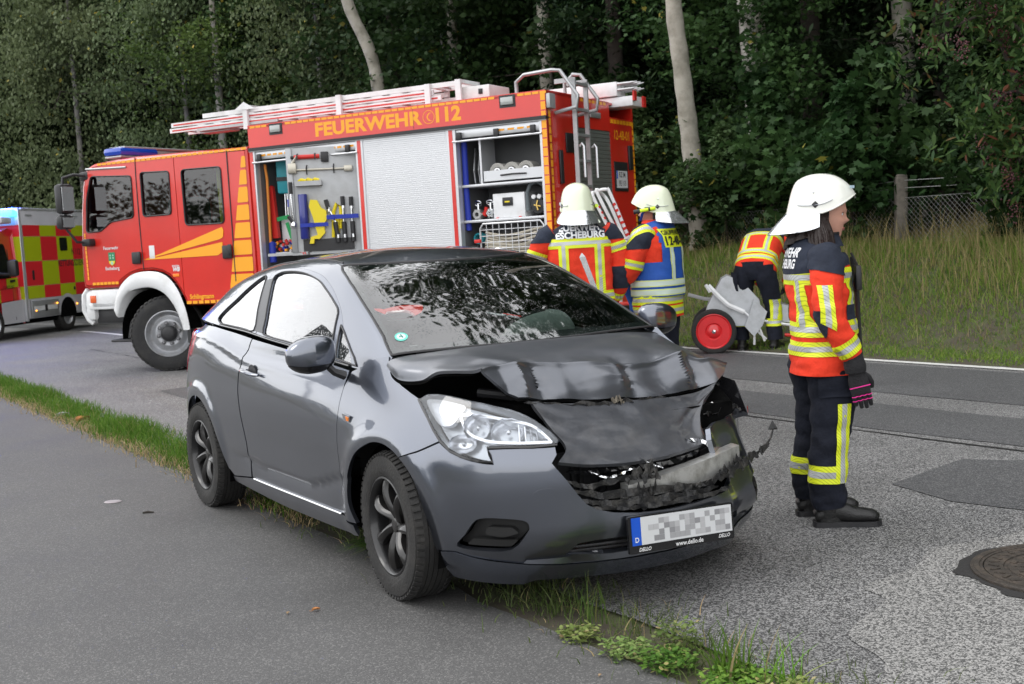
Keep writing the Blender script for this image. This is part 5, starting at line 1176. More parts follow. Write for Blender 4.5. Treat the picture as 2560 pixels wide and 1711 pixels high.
# ---- wheels
def tyre_mb(r, w_, rim, n=56, tread=5):
    """tyre round the y axis, outer face towards -y"""
    mb = MB(); h_ = w_/2
    prof = [(rim-.004,-h_*.80),(rim+.010,-h_*.93),(rim+(r-rim)*.45,-h_*1.0),(rim+(r-rim)*.80,-h_*.93),(r-.012,-h_*.80),(r-.003,-h_*.62)]
    g_ = []
    for k in range(tread):
        a = -h_*.60+1.2*h_*k/tread; b = a+1.2*h_/tread*.8
        g_ += [(r-.001+.001, a),(r, b),(r-.008, b+.002),(r-.008, a+1.2*h_/tread-.002)]
    prof += g_+[(r-.003,h_*.62),(r-.012,h_*.80),(rim+(r-rim)*.5,h_),(rim,h_*.8)]
    mb.lathe(prof[::-1], n, 'y'); return mb
def shoulder_blocks(r, w_, n, mb):
    h_ = w_/2
    for k in range(n):
        q = 2*PI*k/n; rot = Matrix.Rotation(-q, 3, 'Y')
        mb.box(rot @ Vector((r-.007, -h_*.74, 0)), (.012, h_*.34, 2*PI*r/n*.62), rot=rot @ Matrix.Rotation(-.35, 3, 'Z')); mb.box(rot @ Vector((r-.007, h_*.74, 0)), (.012, h_*.34, 2*PI*r/n*.62), rot=rot @ Matrix.Rotation(.35, 3, 'Z'))
def car_wheel(pos, side, steer=0.):
    w_ = bpy.data.objects.new('wheel', None); COL.objects.link(w_); w_.parent = CAR; w_.location = pos
    w_.rotation_euler = (0, 0, steer+(PI if side > 0 else 0)); return w_
ty = tyre_mb(.309, .19, .203); shoulder_blocks(.309, .19, 64, ty); ty = ty.build('tyre', RUB)
mb = MB(); mb.lathe([(.203,-.075),(.207,-.086),(.200,-.088),(.192,-.080),(.186,-.05),(.182,.06),(.203,.07)], 48, 'y'); rim_ = mb.build('rim', HUBC)
mb = MB(); mb.lathe([(.0,-.058),(.02,-.060),(.030,-.056),(.036,-.045),(.040,-.02),(.04,0)][::-1], 24, 'y'); mb.lathe([(.19,-.005),(.0,-.004)], 32, 'y')
hub = mb.build('hub', HUBC)
mb = MB(); mb.lathe([(.125,-.02),(.125,-.010),(.06,-.010),(.06,-.02)], 32, 'y'); disc = mb.build('brake_disc', mat('disc_dark', (.06,.06,.06), rough=.5, metal=.6))
mb = MB(); mb.box((.105,-.022,.03), (.05,.03,.10), bev=.01); calip = mb.build('brake_caliper', ALU)
def spoke_fn(u, v):
    r_ = .026+v*.170; a = .20*math.sin(v*2.6)+.10*v; wd = .0175+.010*abs(v-.35)+.012*max(0, v-.75)*3
    e = (u-.5)*2; yy = -.052-.026*math.sin(v*PI*.9)**1.0-.010*v+.010*e*e*abs(e)+.008*abs(e)
    ca, sa = math.cos(a), math.sin(a); x_, z_ = r_, e*wd
    return (x_*ca-z_*sa, yy, x_*sa+z_*ca)
mb = MB(); mb.grid(spoke_fn, 6, 10); mb.grid(lambda u, v: (lambda p: (p[0], p[1]+.022, p[2]))(spoke_fn(u, v)), 6, 10, flip=True)
ed = []
for e in (0, 1): mb.grid(lambda u, v, e=e: (lambda p: (p[0], p[1]+.022*u, p[2]))(spoke_fn(e, v)), 1, 10, flip=bool(e))
spoke = mb.build('spoke', HUBC)
for i, (x_, side, st) in enumerate(((0, -1, -.06), (0, 1, -.06), (-2.51, -1, 0), (-2.51, 1, 0))):
    W_ = car_wheel((x_, side*.765, .307), side, st)
    for src in (ty, rim_, hub, disc, calip):
        o = src if i == 0 else src.copy()
        if i: COL.objects.link(o)
        o.parent = W_
    for k in range(7):
        o = spoke if (i == 0 and k == 0) else spoke.copy()
        if i or k: COL.objects.link(o)
        o.parent = W_; o.rotation_euler = (0, 2*PI*k/7+.2+i, 0)
# ---- interior
mb = MB()
mb.grid(lambda u, v: (-.12-.42*v, -.70+1.4*u, .965+.03*math.sin(v*PI)-.10*v*v+(.04 if .6 < u < .85 and v > .4 else 0)), 24, 6); mb.grid(lambda u, v: (-.54-.05*v, -.70+1.4*u, .90-.5*v), 8, 3)
mb.build('dashboard', INT, CAR)
for y_ in (-.36, .36):
    mb = MB()
    def cush(c, d, tilt): mb.box(c, d, rot=Matrix.Rotation(tilt, 3, 'Y'), bev=.06)
    cush((-1.25, y_, .47), (.55,.48,.16), -.1); cush((-1.52, y_, .78), (.15,.48,.62), -.32); cush((-1.66, y_, 1.13), (.09,.26,.17), -.2); mb.build('front_seat', SEAT, CAR)
mb = MB(); mb.box((-2.45,0,.72), (.16,1.25,.55), rot=Matrix.Rotation(-.3, 3, 'Y'), bev=.05); mb.box((-2.2,0,.45), (.5,1.25,.16), bev=.05); mb.build('rear_seat', SEAT, CAR)
sw_c = Vector((-.72,.37,.93)); sr = Matrix.Rotation(-1.05, 3, 'Y')
mb = MB(); mb.tube([sw_c+sr @ Vector((.185*math.cos(q), .185*math.sin(q), 0)) for q in np.linspace(0, 2*PI, 32, False)], .015, 8, closed=True); mb.tube([sw_c+sr @ Vector((0,-.17,0)), sw_c+sr @ Vector((0,.17,0))], .02, 8); mb.tube([sw_c, (-.45,.37,.82)], .035, 8)
mb.build('steering_wheel', INT, CAR)
mb = MB(); mb.grid(lambda u, v: tuple(sw_c+Vector((.03,0,.02))+sr @ Vector((.17*math.cos(u*2*PI)*math.sin(v*PI/2), .22*math.sin(u*2*PI)*math.sin(v*PI/2), -.10*math.cos(v*PI/2)+.012*math.sin(u*18)*v))), 28, 8, flip=True); mb.build('spent_airbag', mat('airbag_cloth', (.33,.36,.34), rough=.9, bump=.4, bs=60), CAR, angle=180)
mb = MB(); mb.box((-.86,.02,1.24), (.02,.23,.065), rot=Matrix.Rotation(.35, 3, 'Y'), bev=.01); mb.tube([(-.83,.02,1.26),(-.80,.02,1.335)], .008, 6); mb.build('rear_view_mirror', INT, CAR)
mb = MB(); mb.grid(lambda u, v: (-.22-.17*v, -.56+.24*u, .990+.012*math.sin(u*5)+.006*v), 8, 4); mb.build('paper_sheet', mat('white_paper', (.75,.78,.76), rough=.8), CAR)
mb = MB(); 
def ws_pt(x, t, d=-.004): p = GS(x, t); return np.array([p[0]-.002, p[1], p[2]+d])
sc_ = GS(-.255, 1.03)
mb.add([GS(-.255+.030*math.sin(q)*1, 1.075+.058*math.cos(q))+np.array([.001,0,.0015]) for q in np.linspace(0, 2*PI, 28, False)], [tuple(range(28))]); st_ = mb.build('emissions_sticker', mat('sticker_green', (.12,.55,.45), rough=.4), wsc)
mb = MB(); mb.add([GS(-.255+.020*math.sin(q)*1, 1.075+.040*math.cos(q))+np.array([.0015,0,.0024]) for q in np.linspace(0, 2*PI, 28, False)], [tuple(range(28))]); mb.build('sticker_face', mat('sticker_pale', (.55,.78,.72), rough=.4), st_)
v_, f_ = text_mesh('4', .045, lambda a, b: GS(-.255-b*.9, 1.075+a*1.9)+np.array([.002,0,.0034])); mb = MB(); mb.add(v_, f_); mb.build('sticker_digit', mat('sticker_ink', (.03,.12,.10), rough=.5), st_)
# headlining
mb = MB(); panel(mb, [(-.95,1.2),(-2.5,1.2),(-2.5,2.8),(-.95,2.8)], lambda x, t: GS(x, t)-np.array([0,0,.03]), .12, thick=0, flange=False, out=(0,0,-1)); mb.build('headlining', mat('headlining_cloth', (.25,.25,.24), rough=.9), CAR)
# ================================================================ fire engine
TX, TY, TYAW = -4.0512, 17.2099, 2.6545
RED = mat('fire_red', (.60,.022,.014), rough=.30, coat=.6, var=.10, vs=1.2)
YEL = mat('reflex_orange', (.85,.36,.012), rough=.42); WHT = mat('vehicle_white', (.72,.73,.74), rough=.35, coat=.4, dirt=(.52,.52,.50), vs=3)
SHUT = mat('shutter_silver', (.62,.63,.65), rough=.34, metal=.55); GRYA = mat('anodised_grey', (.42,.43,.44), rough=.42, metal=.6, dirt=(.33,.33,.33), vs=4)
GRYD = mat('locker_lining', (.16,.165,.17), rough=.55, metal=.3); WGL = glass('cab_glass', (.42,.50,.52), boost=1.7, ior=1.5)
BLU = mat('strap_blue', (.01,.03,.33), rough=.6); TEAL = mat('case_teal', (.02,.30,.36), rough=.5); YELP = mat('rescue_yellow', (.75,.60,.01), rough=.45)
REDM = mat('plain_red', (.55,.02,.015), rough=.45); GRN = mat('strap_green', (.02,.30,.09), rough=.7); CREAM = mat('hose_cream', (.50,.46,.38), rough=.9, var=.15, vs=14)
TR = thing('fire_engine', 'red fire engine with open lockers standing across the road', 'fire engine', (TX, TY, 0), TYAW)
def TW(x, y, z=0): c, s = math.cos(TYAW), math.sin(TYAW); return (TX+c*x-s*y, TY+s*x+c*y, z)
def item(name, label, cat, x, y, z, dyaw=0, group=None): return thing(name, label, cat, TW(x, y, z), TYAW+dyaw, group)
sideY = lambda y: (lambda u, v: np.array([u, y, v]))
def sidepanel(name, poly, y=1.25, holes=(), m=RED, gap=.006, thick=.03, parent=TR, label=None, res=.25, sides=(1,)):
    out = []
    for s in sides:
        mb = MB(); panel(mb, poly, (lambda s: lambda u, v: np.array([u, s*y, v]))(s), res, holes, thick, gap=gap, out=(0, s, 0)); kw = {'label': label} if label else {}
        out.append(mb.build(name, m, parent, **kw))
    return out[0] if len(out) == 1 else out
ARCHW = [(.70,1.135),(.655,1.15),(.58,1.215),(.44,1.285),(.30,1.32),(.19,1.33),(.03,1.33),(-.13,1.30),(-.24,1.245),(-.33,1.16),(-.40,1.06),(-.46,.96),(-.50,.865)]
PROF = [(1.24,1.135),(1.315,1.165),(1.325,1.3),(1.30,1.72),(1.25,2.19),(1.19,2.52),(1.13,2.70),(1.06,2.775),(.95,2.815),(.5,2.84),(.17,2.848),(-.48,2.838),(-1.70,2.815),(-1.70,.865)]+ARCHW[::-1]
W1 = rounded([(1.00,2.645),(.275,2.60),(.285,2.055),(.70,2.02),(.90,1.905),(1.165,1.90),(1.11,2.35)], .05)
W2 = rounded([(.11,2.63),(-.385,2.61),(-.375,2.055),(.115,2.055)], .05); W3 = rounded([(-.595,2.61),(-1.25,2.60),(-1.245,1.89),(-.60,1.90)], .06)
# shell of the cab (roof, front, back) with rounded shoulders
mb = MB(); rings = []
for y_, d_ in ((1.25,.045),(1.235,.018),(1.19,.0)): rings.append((y_, inset(PROF[::-1], d_) if area2(PROF) < 0 else inset(PROF, d_)))
seq = [(y_, P) for y_, P in rings]+[(-y_, P) for y_, P in rings[::-1]]; n = len(seq[0][1])
for y_, P in seq: mb.v += [(a, y_, b) for a, b in P]
for i in range(len(seq)-1):
    for k in range(n): mb.f.append((i*n+k, i*n+(k+1) % n, (i+1)*n+(k+1) % n, (i+1)*n+k)); mb.m.append(0); mb.s.append(True)
mb.build('cab_shell', RED, TR, angle=30)
PI_ = inset(PROF, .046) if area2(PROF) > 0 else inset(PROF[::-1], .046)
def clipx(P, a, b):
    """part of the profile between two x values (convex enough in x)"""
    def cut(P, x, keep):
        out = []
        for i in range(len(P)):
            p, q = P[i-1], P[i]
            ip, iq = keep(p[0], x), keep(q[0], x)
            if ip != iq: t = (x-p[0])/(q[0]-p[0]); out.append((x, p[1]+(q[1]-p[1])*t))
            if iq: out.append(q)
        return out
    return cut(cut(P, a, lambda v, x: v >= x), b, lambda v, x: v <= x)
d1 = sidepanel('front_door', clipx(PI_, .19, 2), holes=[W1], sides=(1, -1)); d2 = sidepanel('cab_side_panel', clipx(PI_, -.48, .19), holes=[W2], sides=(1, -1)); d3 = sidepanel('crew_door', clipx(PI_, -1.36, -.48), holes=[W3], sides=(1, -1)); d4 = sidepanel('cab_rear_panel', clipx(PI_, -1.70, -1.36), sides=(1, -1))
for (W_, dd) in ((W1, d1), (W2, d2), (W3, d3)):
    for s in (0, 1):
        sg = 1-2*s; mb = MB(); panel(mb, inset(W_, -.01), (lambda sg: lambda u, v: np.array([u, sg*1.235, v]))(sg), .3, thick=0, flange=False, out=(0, sg, 0)); mb.build('window', WGL, dd[s])
        mb = MB(); mb.tube([(a, sg*1.252, b) for a, b in resample(W_, .12)], .016, 6, closed=True, flat=.6); mb.build('window_seal', BLK, dd[s])
mb = MB(); mb.tube([(.185+.02*0, 1.252, 1.36),(.195,1.252,2.0),(.19,1.252,2.60),(.18,1.252,2.83)], .008, 5); mb.tube([(-1.36,1.252,1.15),(-1.365,1.252,2.79)], .010, 5); mb.build('door_gap_seal', BLK, TR)
mb = MB(); mb.bx((-1.6,-1.15,1.2), (1.0,1.15,1.9)); mb.bx((-1.62,-1.1,1.2), (-1.55,1.1,2.7)); mb.build('cab_interior', INT, TR)
mb = MB(); mb.bx((-.2,.25,1.8), (.1,.85,2.3), bev=.08); mb.bx((.9,-1.1,1.85), (1.15,1.1,2.0), bev=.04); mb.tube([(.72+.16*math.cos(q)*.6, .62+.22*math.sin(q), 2.03+.16*math.cos(q)*.8) for q in np.linspace(0, 2*PI, 20, False)], .016, 6, closed=True); mb.build('driver_seat', SEAT, TR)
mb = MB(); mb.tube([(-.92,.9,1.3),(-.90,.9,2.7)], .028, 10); mb.build('grab_pole', YELP, TR)
mb = MB(); mb.bx((1.262,-1.1,1.85), (1.268,1.1,2.6)); mb.build('windscreen', BLKG, TR)
# handles, trims, sticker, badge, stripes
mb = MB(); mb.bx((.21,1.25,1.44), (.36,1.285,1.60), bev=.02); mb.bx((.19,1.285,1.49), (.24,1.30,1.60), bev=.01); mb.build('door_handle', BLK, d1[0])
mb = MB(); mb.bx((-1.34,1.25,1.44), (-1.19,1.285,1.61), bev=.02); mb.bx((-1.36,1.285,1.49), (-1.30,1.30,1.62), bev=.01); mb.build('door_handle', BLK, d3[0])
mb = MB(); mb.bx((.06,1.25,1.50), (-.03,1.256,1.67)); mb.build('notice_card', WHT, d2[0])
mb = MB(); mb.tube([(1.08,1.245,2.745),(.35,1.245,2.72)], .022, 8, flat=.8); mb.build('rain_gutter', GRYA, TR)
def decal(name, poly, m, y=1.2545, d=.0015, parent=TR): mb = MB(); mb.prism(poly, lambda a, b, w_: (a, y+w_, b), d); return mb.build(name, m, parent)
decal('yellow_stripe', rounded([(.17,1.492),(-.13,1.555),(-1.20,1.845),(-1.22,1.80),(-1.205,1.715),(-1.14,1.69),(-.16,1.535)], .012), YEL)
decal('yellow_stripe', rounded([(.19,1.487),(-.15,1.52),(-1.19,1.655),(-1.18,1.53),(-1.10,1.490),(.0,1.487)], .012), YEL)
for k, (z0, z1) in enumerate(((2.56,2.70),(2.35,2.53),(2.13,2.32),(1.91,2.10),(1.69,1.88),(1.48,1.66),(1.27,1.45),(1.06,1.24),(.90,1.03))):
    xl = -1.655; f = lambda z: -1.62+.27*((2.75-z)/1.3)**1.0
    decal('yellow_block', rounded([(f(z1)+.01, z1),(xl, z1),(xl, z0),(f(z0)+.01, z0)], [.0,.03,.03,.012][0] or .018), YEL)
dm = None
def dash(a, b, z0, z1, parent=TR, vert=False, y=1.2545, m=YEL, name='reflex_dash', mesh={}):
    w_, h_ = abs(b-a), abs(z1-z0); k = (round(w_, 3), round(h_, 3), m.name)
    if k not in mesh:
        mb = MB(); mb.bx((-w_/2,0,-h_/2), (w_/2,.0016,h_/2)); mesh[k] = mb.build(name, m, parent, loc=((a+b)/2, y, (z0+z1)/2)).data
    else: put(name, mesh[k], parent, loc=((a+b)/2, y, (z0+z1)/2))
for k in range(29):
    x_ = .86-k*.088
    if x_ > -1.64: dash(x_, x_-.074, 2.776-.0*k, 2.806, y=1.2545 if x_ < .8 else 1.2545)
for k in range(11): dash(-.52-.1*k, -.60-.1*k, .885, .925)
for k in range(7): dash(1.13-.07*k, 1.075-.07*k, 1.185, 1.222)
for k in range(17): dash(1.215-.0*k, 1.188, 1.26+k*.058, 1.31+k*.058) if k < 11 else None
def tmesh(txt, u0, z0, size, bold, y=1.2546, name='lettering', m=YEL, parent=TR, spacing=1., sx=1., shear=0):
    v, f = text_mesh(txt, size, lambda a, b: (u0-a, y, z0+b), bold=bold, spacing=spacing, sx=sx, shear=shear); mb = MB(); mb.add(v, [q[::-1] for q in f]); return mb.build(name, m, parent)
SIL = mat('lettering_silver', (.70,.71,.73), rough=.5)
tmesh('Feuerwehr', .745, 1.672, .062, .001, m=SIL); tmesh('Escheburg', .745, 1.400, .062, .001, m=SIL); tmesh('Schlingmann', -.78, .975, .082, .003, m=YEL)
tmesh('WB', -.375, 1.34, .075, .003, m=SIL, shear=.3); tmesh('QUADRA', -.375, 1.385, .030, .001, m=SIL)
mb = MB(); mb.bx((-.32,1.252,1.245), (-.43,1.262,1.285), bev=.004); mb.build('side_marker', mat('marker_orange', (.9,.22,.02), rough=.3), TR)
bd = decal('coat_of_arms', rounded([(.80,1.615),(.68,1.615),(.68,1.50),(.69,1.47),(.74,1.435),(.79,1.47),(.80,1.50)], .004), mat('arms_green', (.02,.22,.10), rough=.5))
decal('arms_yellow', [(.795,1.50),(.685,1.50),(.695,1.465),(.74,1.438),(.785,1.465)], YELP, y=1.2562, parent=bd); 
mb = MB(); 
for cx_, cz_ in ((.765,1.575),(.715,1.575),(.765,1.54),(.715,1.54)): mb.prism(circle((cx_, cz_), .012, 8), lambda a, b, w_: (a, 1.2562+w_, b), .0012)
mb.prism(circle((.74,1.472), .024, 12), lambda a, b, w_: (a, 1.2580+w_, b), .0012); mb.build('arms_charge', mat('arms_pale', (.35,.6,.45), rough=.5), bd)
# white bumper, wings, steps
mb = MB(); mb.bx((.66,.9,.86), (1.22,1.23,1.125), bev=.03); mb.bx((1.18,-1.2,.70), (1.36,1.22,1.12), bev=.06); mb.box((1.02,1.2,.90), (.5,.06,.10), bev=.02); fb = mb.build('front_bumper', WHT, TR)
mb = MB(); mb.tube([(1.30,1.19,1.13),(1.37,1.20,1.05),(1.39,1.20,.85),(1.34,1.18,.72),(1.28,1.15,.66)], .035, 8); mb.build('bumper_corner', WHT, fb)
mb = MB(); mb.bx((1.12,1.22,.945), (1.22,1.245,1.045), bev=.008); mb.build('indicator', mat('lamp_orange_red', (.7,.12,.03), rough=.25), fb)
mb = MB(); mb.bx((.72,.6,.66), (1.22,1.15,.86), bev=.02); mb.build('entry_step', BLK, TR)
mb = MB(); mb.tube([(.55,1.0,.66),(.62,1.05,.56),(.58,1.1,.46)], .035, 8); mb.box((.66,1.12,.42), (.5,.22,.035), bev=.01); mb.tube([(.72,1.0,.72),(.72,1.08,.44)], .02, 6); mb.build('folding_step', BLK, TR)
cen = (.14,.50); Ro, Ri = [(.76,.86),(.70,1.05),(.60,1.18),(.44,1.285),(.30,1.325),(.14,1.335),(-.02,1.325),(-.14,1.295),(-.26,1.225),(-.37,1.10),(-.45,.94),(-.51,.76),(-.545,.55)], [(.70,.74),(.66,.86),(.60,.97),(.50,1.06),(.38,1.105),(.24,1.125),(.10,1.125),(-.03,1.095),(-.15,1.035),(-.25,.94),(-.33,.82),(-.39,.68),(-.43,.55)]
Rc, Rd = catmull(Ro, 3), catmull(Ri, 3); mb = MB(); nn = len(Rc)
for sg in (1, -1):
    v = [(a[0], sg*(1.262), a[1]) for a in Rc]+[(a[0], sg*1.285, a[1]) for a in (Rc*.85+Rd*.15)]+[(a[0], sg*1.285, a[1]) for a in (Rc*.2+Rd*.8)]+[(a[0], sg*1.265, a[1]) for a in Rd]+[(a[0], sg*.80, a[1]) for a in Rd]
    mb.add(v, [(j*nn+i, j*nn+i+1, (j+1)*nn+i+1, (j+1)*nn+i)[::1 if sg > 0 else -1] for j in range(4) for i in range(nn-1)], 0, True)
mb.build('wheel_wing', WHT, TR, angle=60)
mb = MB(); 
for sg in (1, -1): mb.grid(lambda u, v: (.14+.60*math.cos(-.1+u*3.5), sg*(1.18-.35*v), .50+.60*math.sin(-.1+u*3.5)), 20, 2); mb.lathe([(0,.80*sg),(.62,.80*sg)], 24, 'y', (.14,0,.5))
mb.build('wing_liner', BLKD, TR)
mb = MB(); mb.bx((-.56,.85,.38), (-.50,1.27,.56)); mb.build('mud_flap', BLK, TR)
mb = MB(); mb.bx((-5.6,-.45,.55), (1.2,.45,.85)); mb.bx((-1.75,.6,.45), (-.75,1.1,.85)); mb.bx((-3.2,-1.2,.5), (-1.8,1.2,.8)); mb.build('chassis', BLKD, TR)
mb = MB(); mb.bx((-.86,1.0,.56), (-1.20,1.2,.80), bev=.01); mb.build('battery_box', GRYA, TR)
mb = MB(); mb.bx((-.60,.95,.42), (-1.62,1.22,.50)); mb.build('side_step', BLK, TR)
# mirrors
mb = MB(); mb.tube([(1.10,1.22,2.66),(1.16,1.40,2.68),(1.24,1.52,2.64),(1.25,1.53,2.50)], .02, 8); mb.tube([(1.24,1.52,2.2),(1.24,1.52,1.95),(1.16,1.44,1.78),(1.12,1.24,1.76)], .018, 8); arm_ = mb.build('mirror_arm', BLK, TR)
mb = MB(); mb.box((1.24,1.52,2.36), (.14,.24,.40), bev=.05); mb.box((1.25,1.53,2.05), (.13,.24,.19), bev=.05); mb.box((1.10,1.28,1.765), (.16,.16,.10), bev=.03); mb.build('mirror_head', BLK, arm_)
mb = MB(); mb.bx((1.165,1.42,2.20), (1.168,1.62,2.52)); mb.bx((1.182,1.43,1.98), (1.185,1.62,2.11)); mb.build('mirror_glass', CHR, arm_)
mb = MB(); mb.bx((1.05,1.1,2.60), (1.22,1.26,2.72), bev=.03); mb.build('mirror_mount', BLK, TR)
# blue light bar
LBB = bpy.data.materials.new('blue_lens'); LBB.use_nodes = True; _b = LBB.node_tree.nodes['Principled BSDF']; _b.inputs['Base Color'].default_value = (.01,.06,.45,1); _b.inputs['Roughness'].default_value = .08; _b.inputs['Coat Weight'].default_value = 1
lb = bpy.data.objects.new('light_bar', None); COL.objects.link(lb); lb.parent = TR
mb = MB(); mb.box((.80,.68,2.965), (.34,.72,.12), bev=.05); mb.box((.80,-.75,2.965), (.34,.60,.12), bev=.05); mb.build('blue_lens', LBB, lb)
mb = MB(); mb.box((.80,-.03,3.02), (.30,1.95,.035), bev=.015); mb.box((.80,-.03,2.895), (.30,2.1,.03), bev=.01); mb.box((.80,.0,2.95), (.28,.72,.10), bev=.02); mb.build('light_bar_body', GRYA, lb)
mb = MB(); mb.bx((.7,.5,2.84), (.9,.6,2.89)); mb.bx((.7,-.6,2.84), (.9,-.5,2.89)); mb.build('light_bar_foot', BLK, lb)
mb = MB(); mb.lathe([(.0,.09),(.05,.08),(.065,.04),(.065,0)][::-1], 14, 'z', (1.22,.95,2.60)); mb.box((1.30,.85,2.62), (.10,.3,.16), bev=.04); mb.build('front_flasher', LBB, TR)
# wheels
def truck_wheel(x, y, steer, sgn=1):
    w_ = bpy.data.objects.new('wheel', None); COL.objects.link(w_); w_.parent = TR; w_.location = (x, y, .50); w_.rotation_euler = (0, 0, (PI if sgn > 0 else 0)+steer); return w_
tt_ = tyre_mb(.50, .31, .305, 64, 6); shoulder_blocks(.50, .31, 44, tt_); tt_ = tt_.build('tyre', mat('truck_tyre', (.020,.020,.021), rough=.82, dirt=(.04,.038,.035), vs=7, bump=.35, bs=50))
WG = mat('wheel_grey', (.36,.37,.39), rough=.38, metal=.5, dirt=(.26,.25,.24), vs=8)
mb = MB(); mb.lathe([(.305,-.13),(.308,-.148),(.296,-.150),(.288,-.138),(.275,-.10),(.262,-.075),(.24,-.062),(.215,-.068),(.19,-.088),(.172,-.098),(.155,-.098),(.12,-.085),(.10,-.08)][::-1], 48, 'y'); rm_ = mb.build('rim', WG)
mb = MB(); mb.lathe([(.105,-.07),(.105,-.125),(.085,-.150),(.05,-.160),(.0,-.162)][::-1], 24, 'y'); hb_ = mb.build('hub', mat('hub_black', (.02,.02,.022), rough=.5))
mb = MB(); mb.lathe([(.021,-.088),(.021,-.118),(.012,-.126),(0,-.126)][::-1], 10, 'y'); mb.lathe([(.030,-.090),(.030,-.098),(.0,-.098)][::-1], 12, 'y'); nut_ = mb.build('wheel_nut', mat('nut_steel', (.22,.22,.23), rough=.45, metal=.7))
for i, (x_, y_, st, sg) in enumerate(((0,1.05,R(33),1),(0,-1.05,R(33),-1),(-3.95,1.05,0,1),(-3.95,-1.05,0,-1))):
    W_ = truck_wheel(x_, y_, st, sg)
    for src in (tt_, rm_, hb_):
        o = src if i == 0 else src.copy()
        if i: COL.objects.link(o)
        o.parent = W_
    for k in range(8):
        o = nut_ if (i == 0 and k == 0) else nut_.copy()
        if i or k: COL.objects.link(o)
        o.parent = W_; q = 2*PI*k/8+.2; o.location = (.138*math.cos(q), 0, .138*math.sin(q))
# ---- body box: frame members leave real openings
XF, XR, ZT = -1.725, -5.83, 3.06
mb = MB(); mb.bx((XF,-1.25,3.02), (XR,1.25,3.045)); mb.build('box_roof', RED, TR)
def side_box(name, x0, x1, z0, z1, m=RED, y0=1.20, y1=1.25, bev=.0): mb = MB(); mb.bx((x0,y0,z0), (x1,y1,z1), bev=bev); return mb.build(name, m, TR)
side_box('upper_panel', XF, -4.135, 2.785, 3.06); side_box('upper_panel', -4.139, XR, 2.785, 3.06)
side_box('gutter_rail', XF, XR, 2.745, 2.783, BLK, 1.18, 1.275); side_box('gutter_rail', XF, XR, 2.735, 2.744, GRYA, 1.18, 1.262)
side_box('front_corner_post', XF, -1.775, .55, 2.735, RED); side_box('red_post', -3.335, -3.385, .55, 2.735); side_box('red_post', -4.59, -4.64, .55, 2.735); side_box('rear_corner_post', -5.765, XR, .55, 2.735, RED, 1.14, 1.25)
for x0, x1 in ((-1.775,-1.80),(-3.31,-3.335),(-3.385,-3.41),(-4.565,-4.59),(-4.64,-4.675),(-5.735,-5.765)): side_box('shutter_guide', x0, x1, .6, 2.735, SHUT, 1.16, 1.247)
side_box('lower_skirt', XF, XR, .55, .95, RED, 1.19, 1.249)
mb = MB(); mb.bx((XF,-1.25,.55), (XR,-1.20,3.02)); mb.bx((XF,-1.2,.6), (XF-.03,1.2,3.02)); mb.build('box_wall', RED, TR)
for x0, x1, zr in ((-1.80,-3.31,2.60),(-4.675,-5.735,2.60)):
    mb = MB(); mb.bx((x0,.52,.95), (x1,.54,2.70)); mb.bx((x0-.001,.54,.93), (x1+.001,1.19,.96)); mb.bx((x0+.02,.54,.95), (x0,1.16,2.73)); mb.bx((x1,.54,.95), (x1-.02,1.16,2.73)); mb.bx((x0,.54,2.70), (x1,1.2,2.73)); mb.build('locker_lining', GRYD, TR)
    mb = MB(); mb.bx((x0,1.17,2.635), (x1,1.235,2.735), bev=.006); mb.tube([(x0+.03,1.26,2.60),(x1-.03,1.26,2.60)], .012, 8)
    rs = mb.build('rolled_shutter', SHUT, TR)
    mb = MB()
    for q in (.05, .5, .93): mb.bx((x0+(x1-x0)*q-.03,1.235,2.61), (x0+(x1-x0)*q+.03,1.275,2.70), bev=.008)
    mb.build('shutter_handle', BLK, rs)
for k in range(16):
    if k not in (8,): dash(-1.90-.088*k, -1.96-.088*k, 2.672, 2.696, y=1.2355)
for k in range(4): dash(-5.22-.12*k, -5.30-.12*k, 2.67, 2.692, y=1.2355)
mb = MB(); slat = None; nsl = 76
for k in range(nsl):
    z = .95+k*(2.735-.95)/nsl
    if slat is None:
        q = MB(); q.add([(-3.41,1.2355,0),(-4.565,1.2355,0),(-4.565,1.238,.003),(-3.41,1.238,.003),(-4.565,1.238,.0205),(-3.41,1.238,.0205),(-4.565,1.2355,.0235),(-3.41,1.2355,.0235)], [(0,1,2,3),(3,2,4,5),(5,4,6,7)]); slat = q.build('shutter_slat', SHUT, TR, loc=(0,0,z)); slat = slat.data
    else: put('shutter_slat', slat, TR, loc=(0,0,z))
for k in range(45):
    x_ = -1.76-k*.091
    if not (-2.28 < x_ < -1.98 or -5.49 < x_ < -5.17): dash(x_, x_-.078, 3.022, 3.048, y=1.2505)
for k in range(18): dash(-5.77, -5.825, 1.25+k*.10, 1.335+k*.10, y=1.2515)
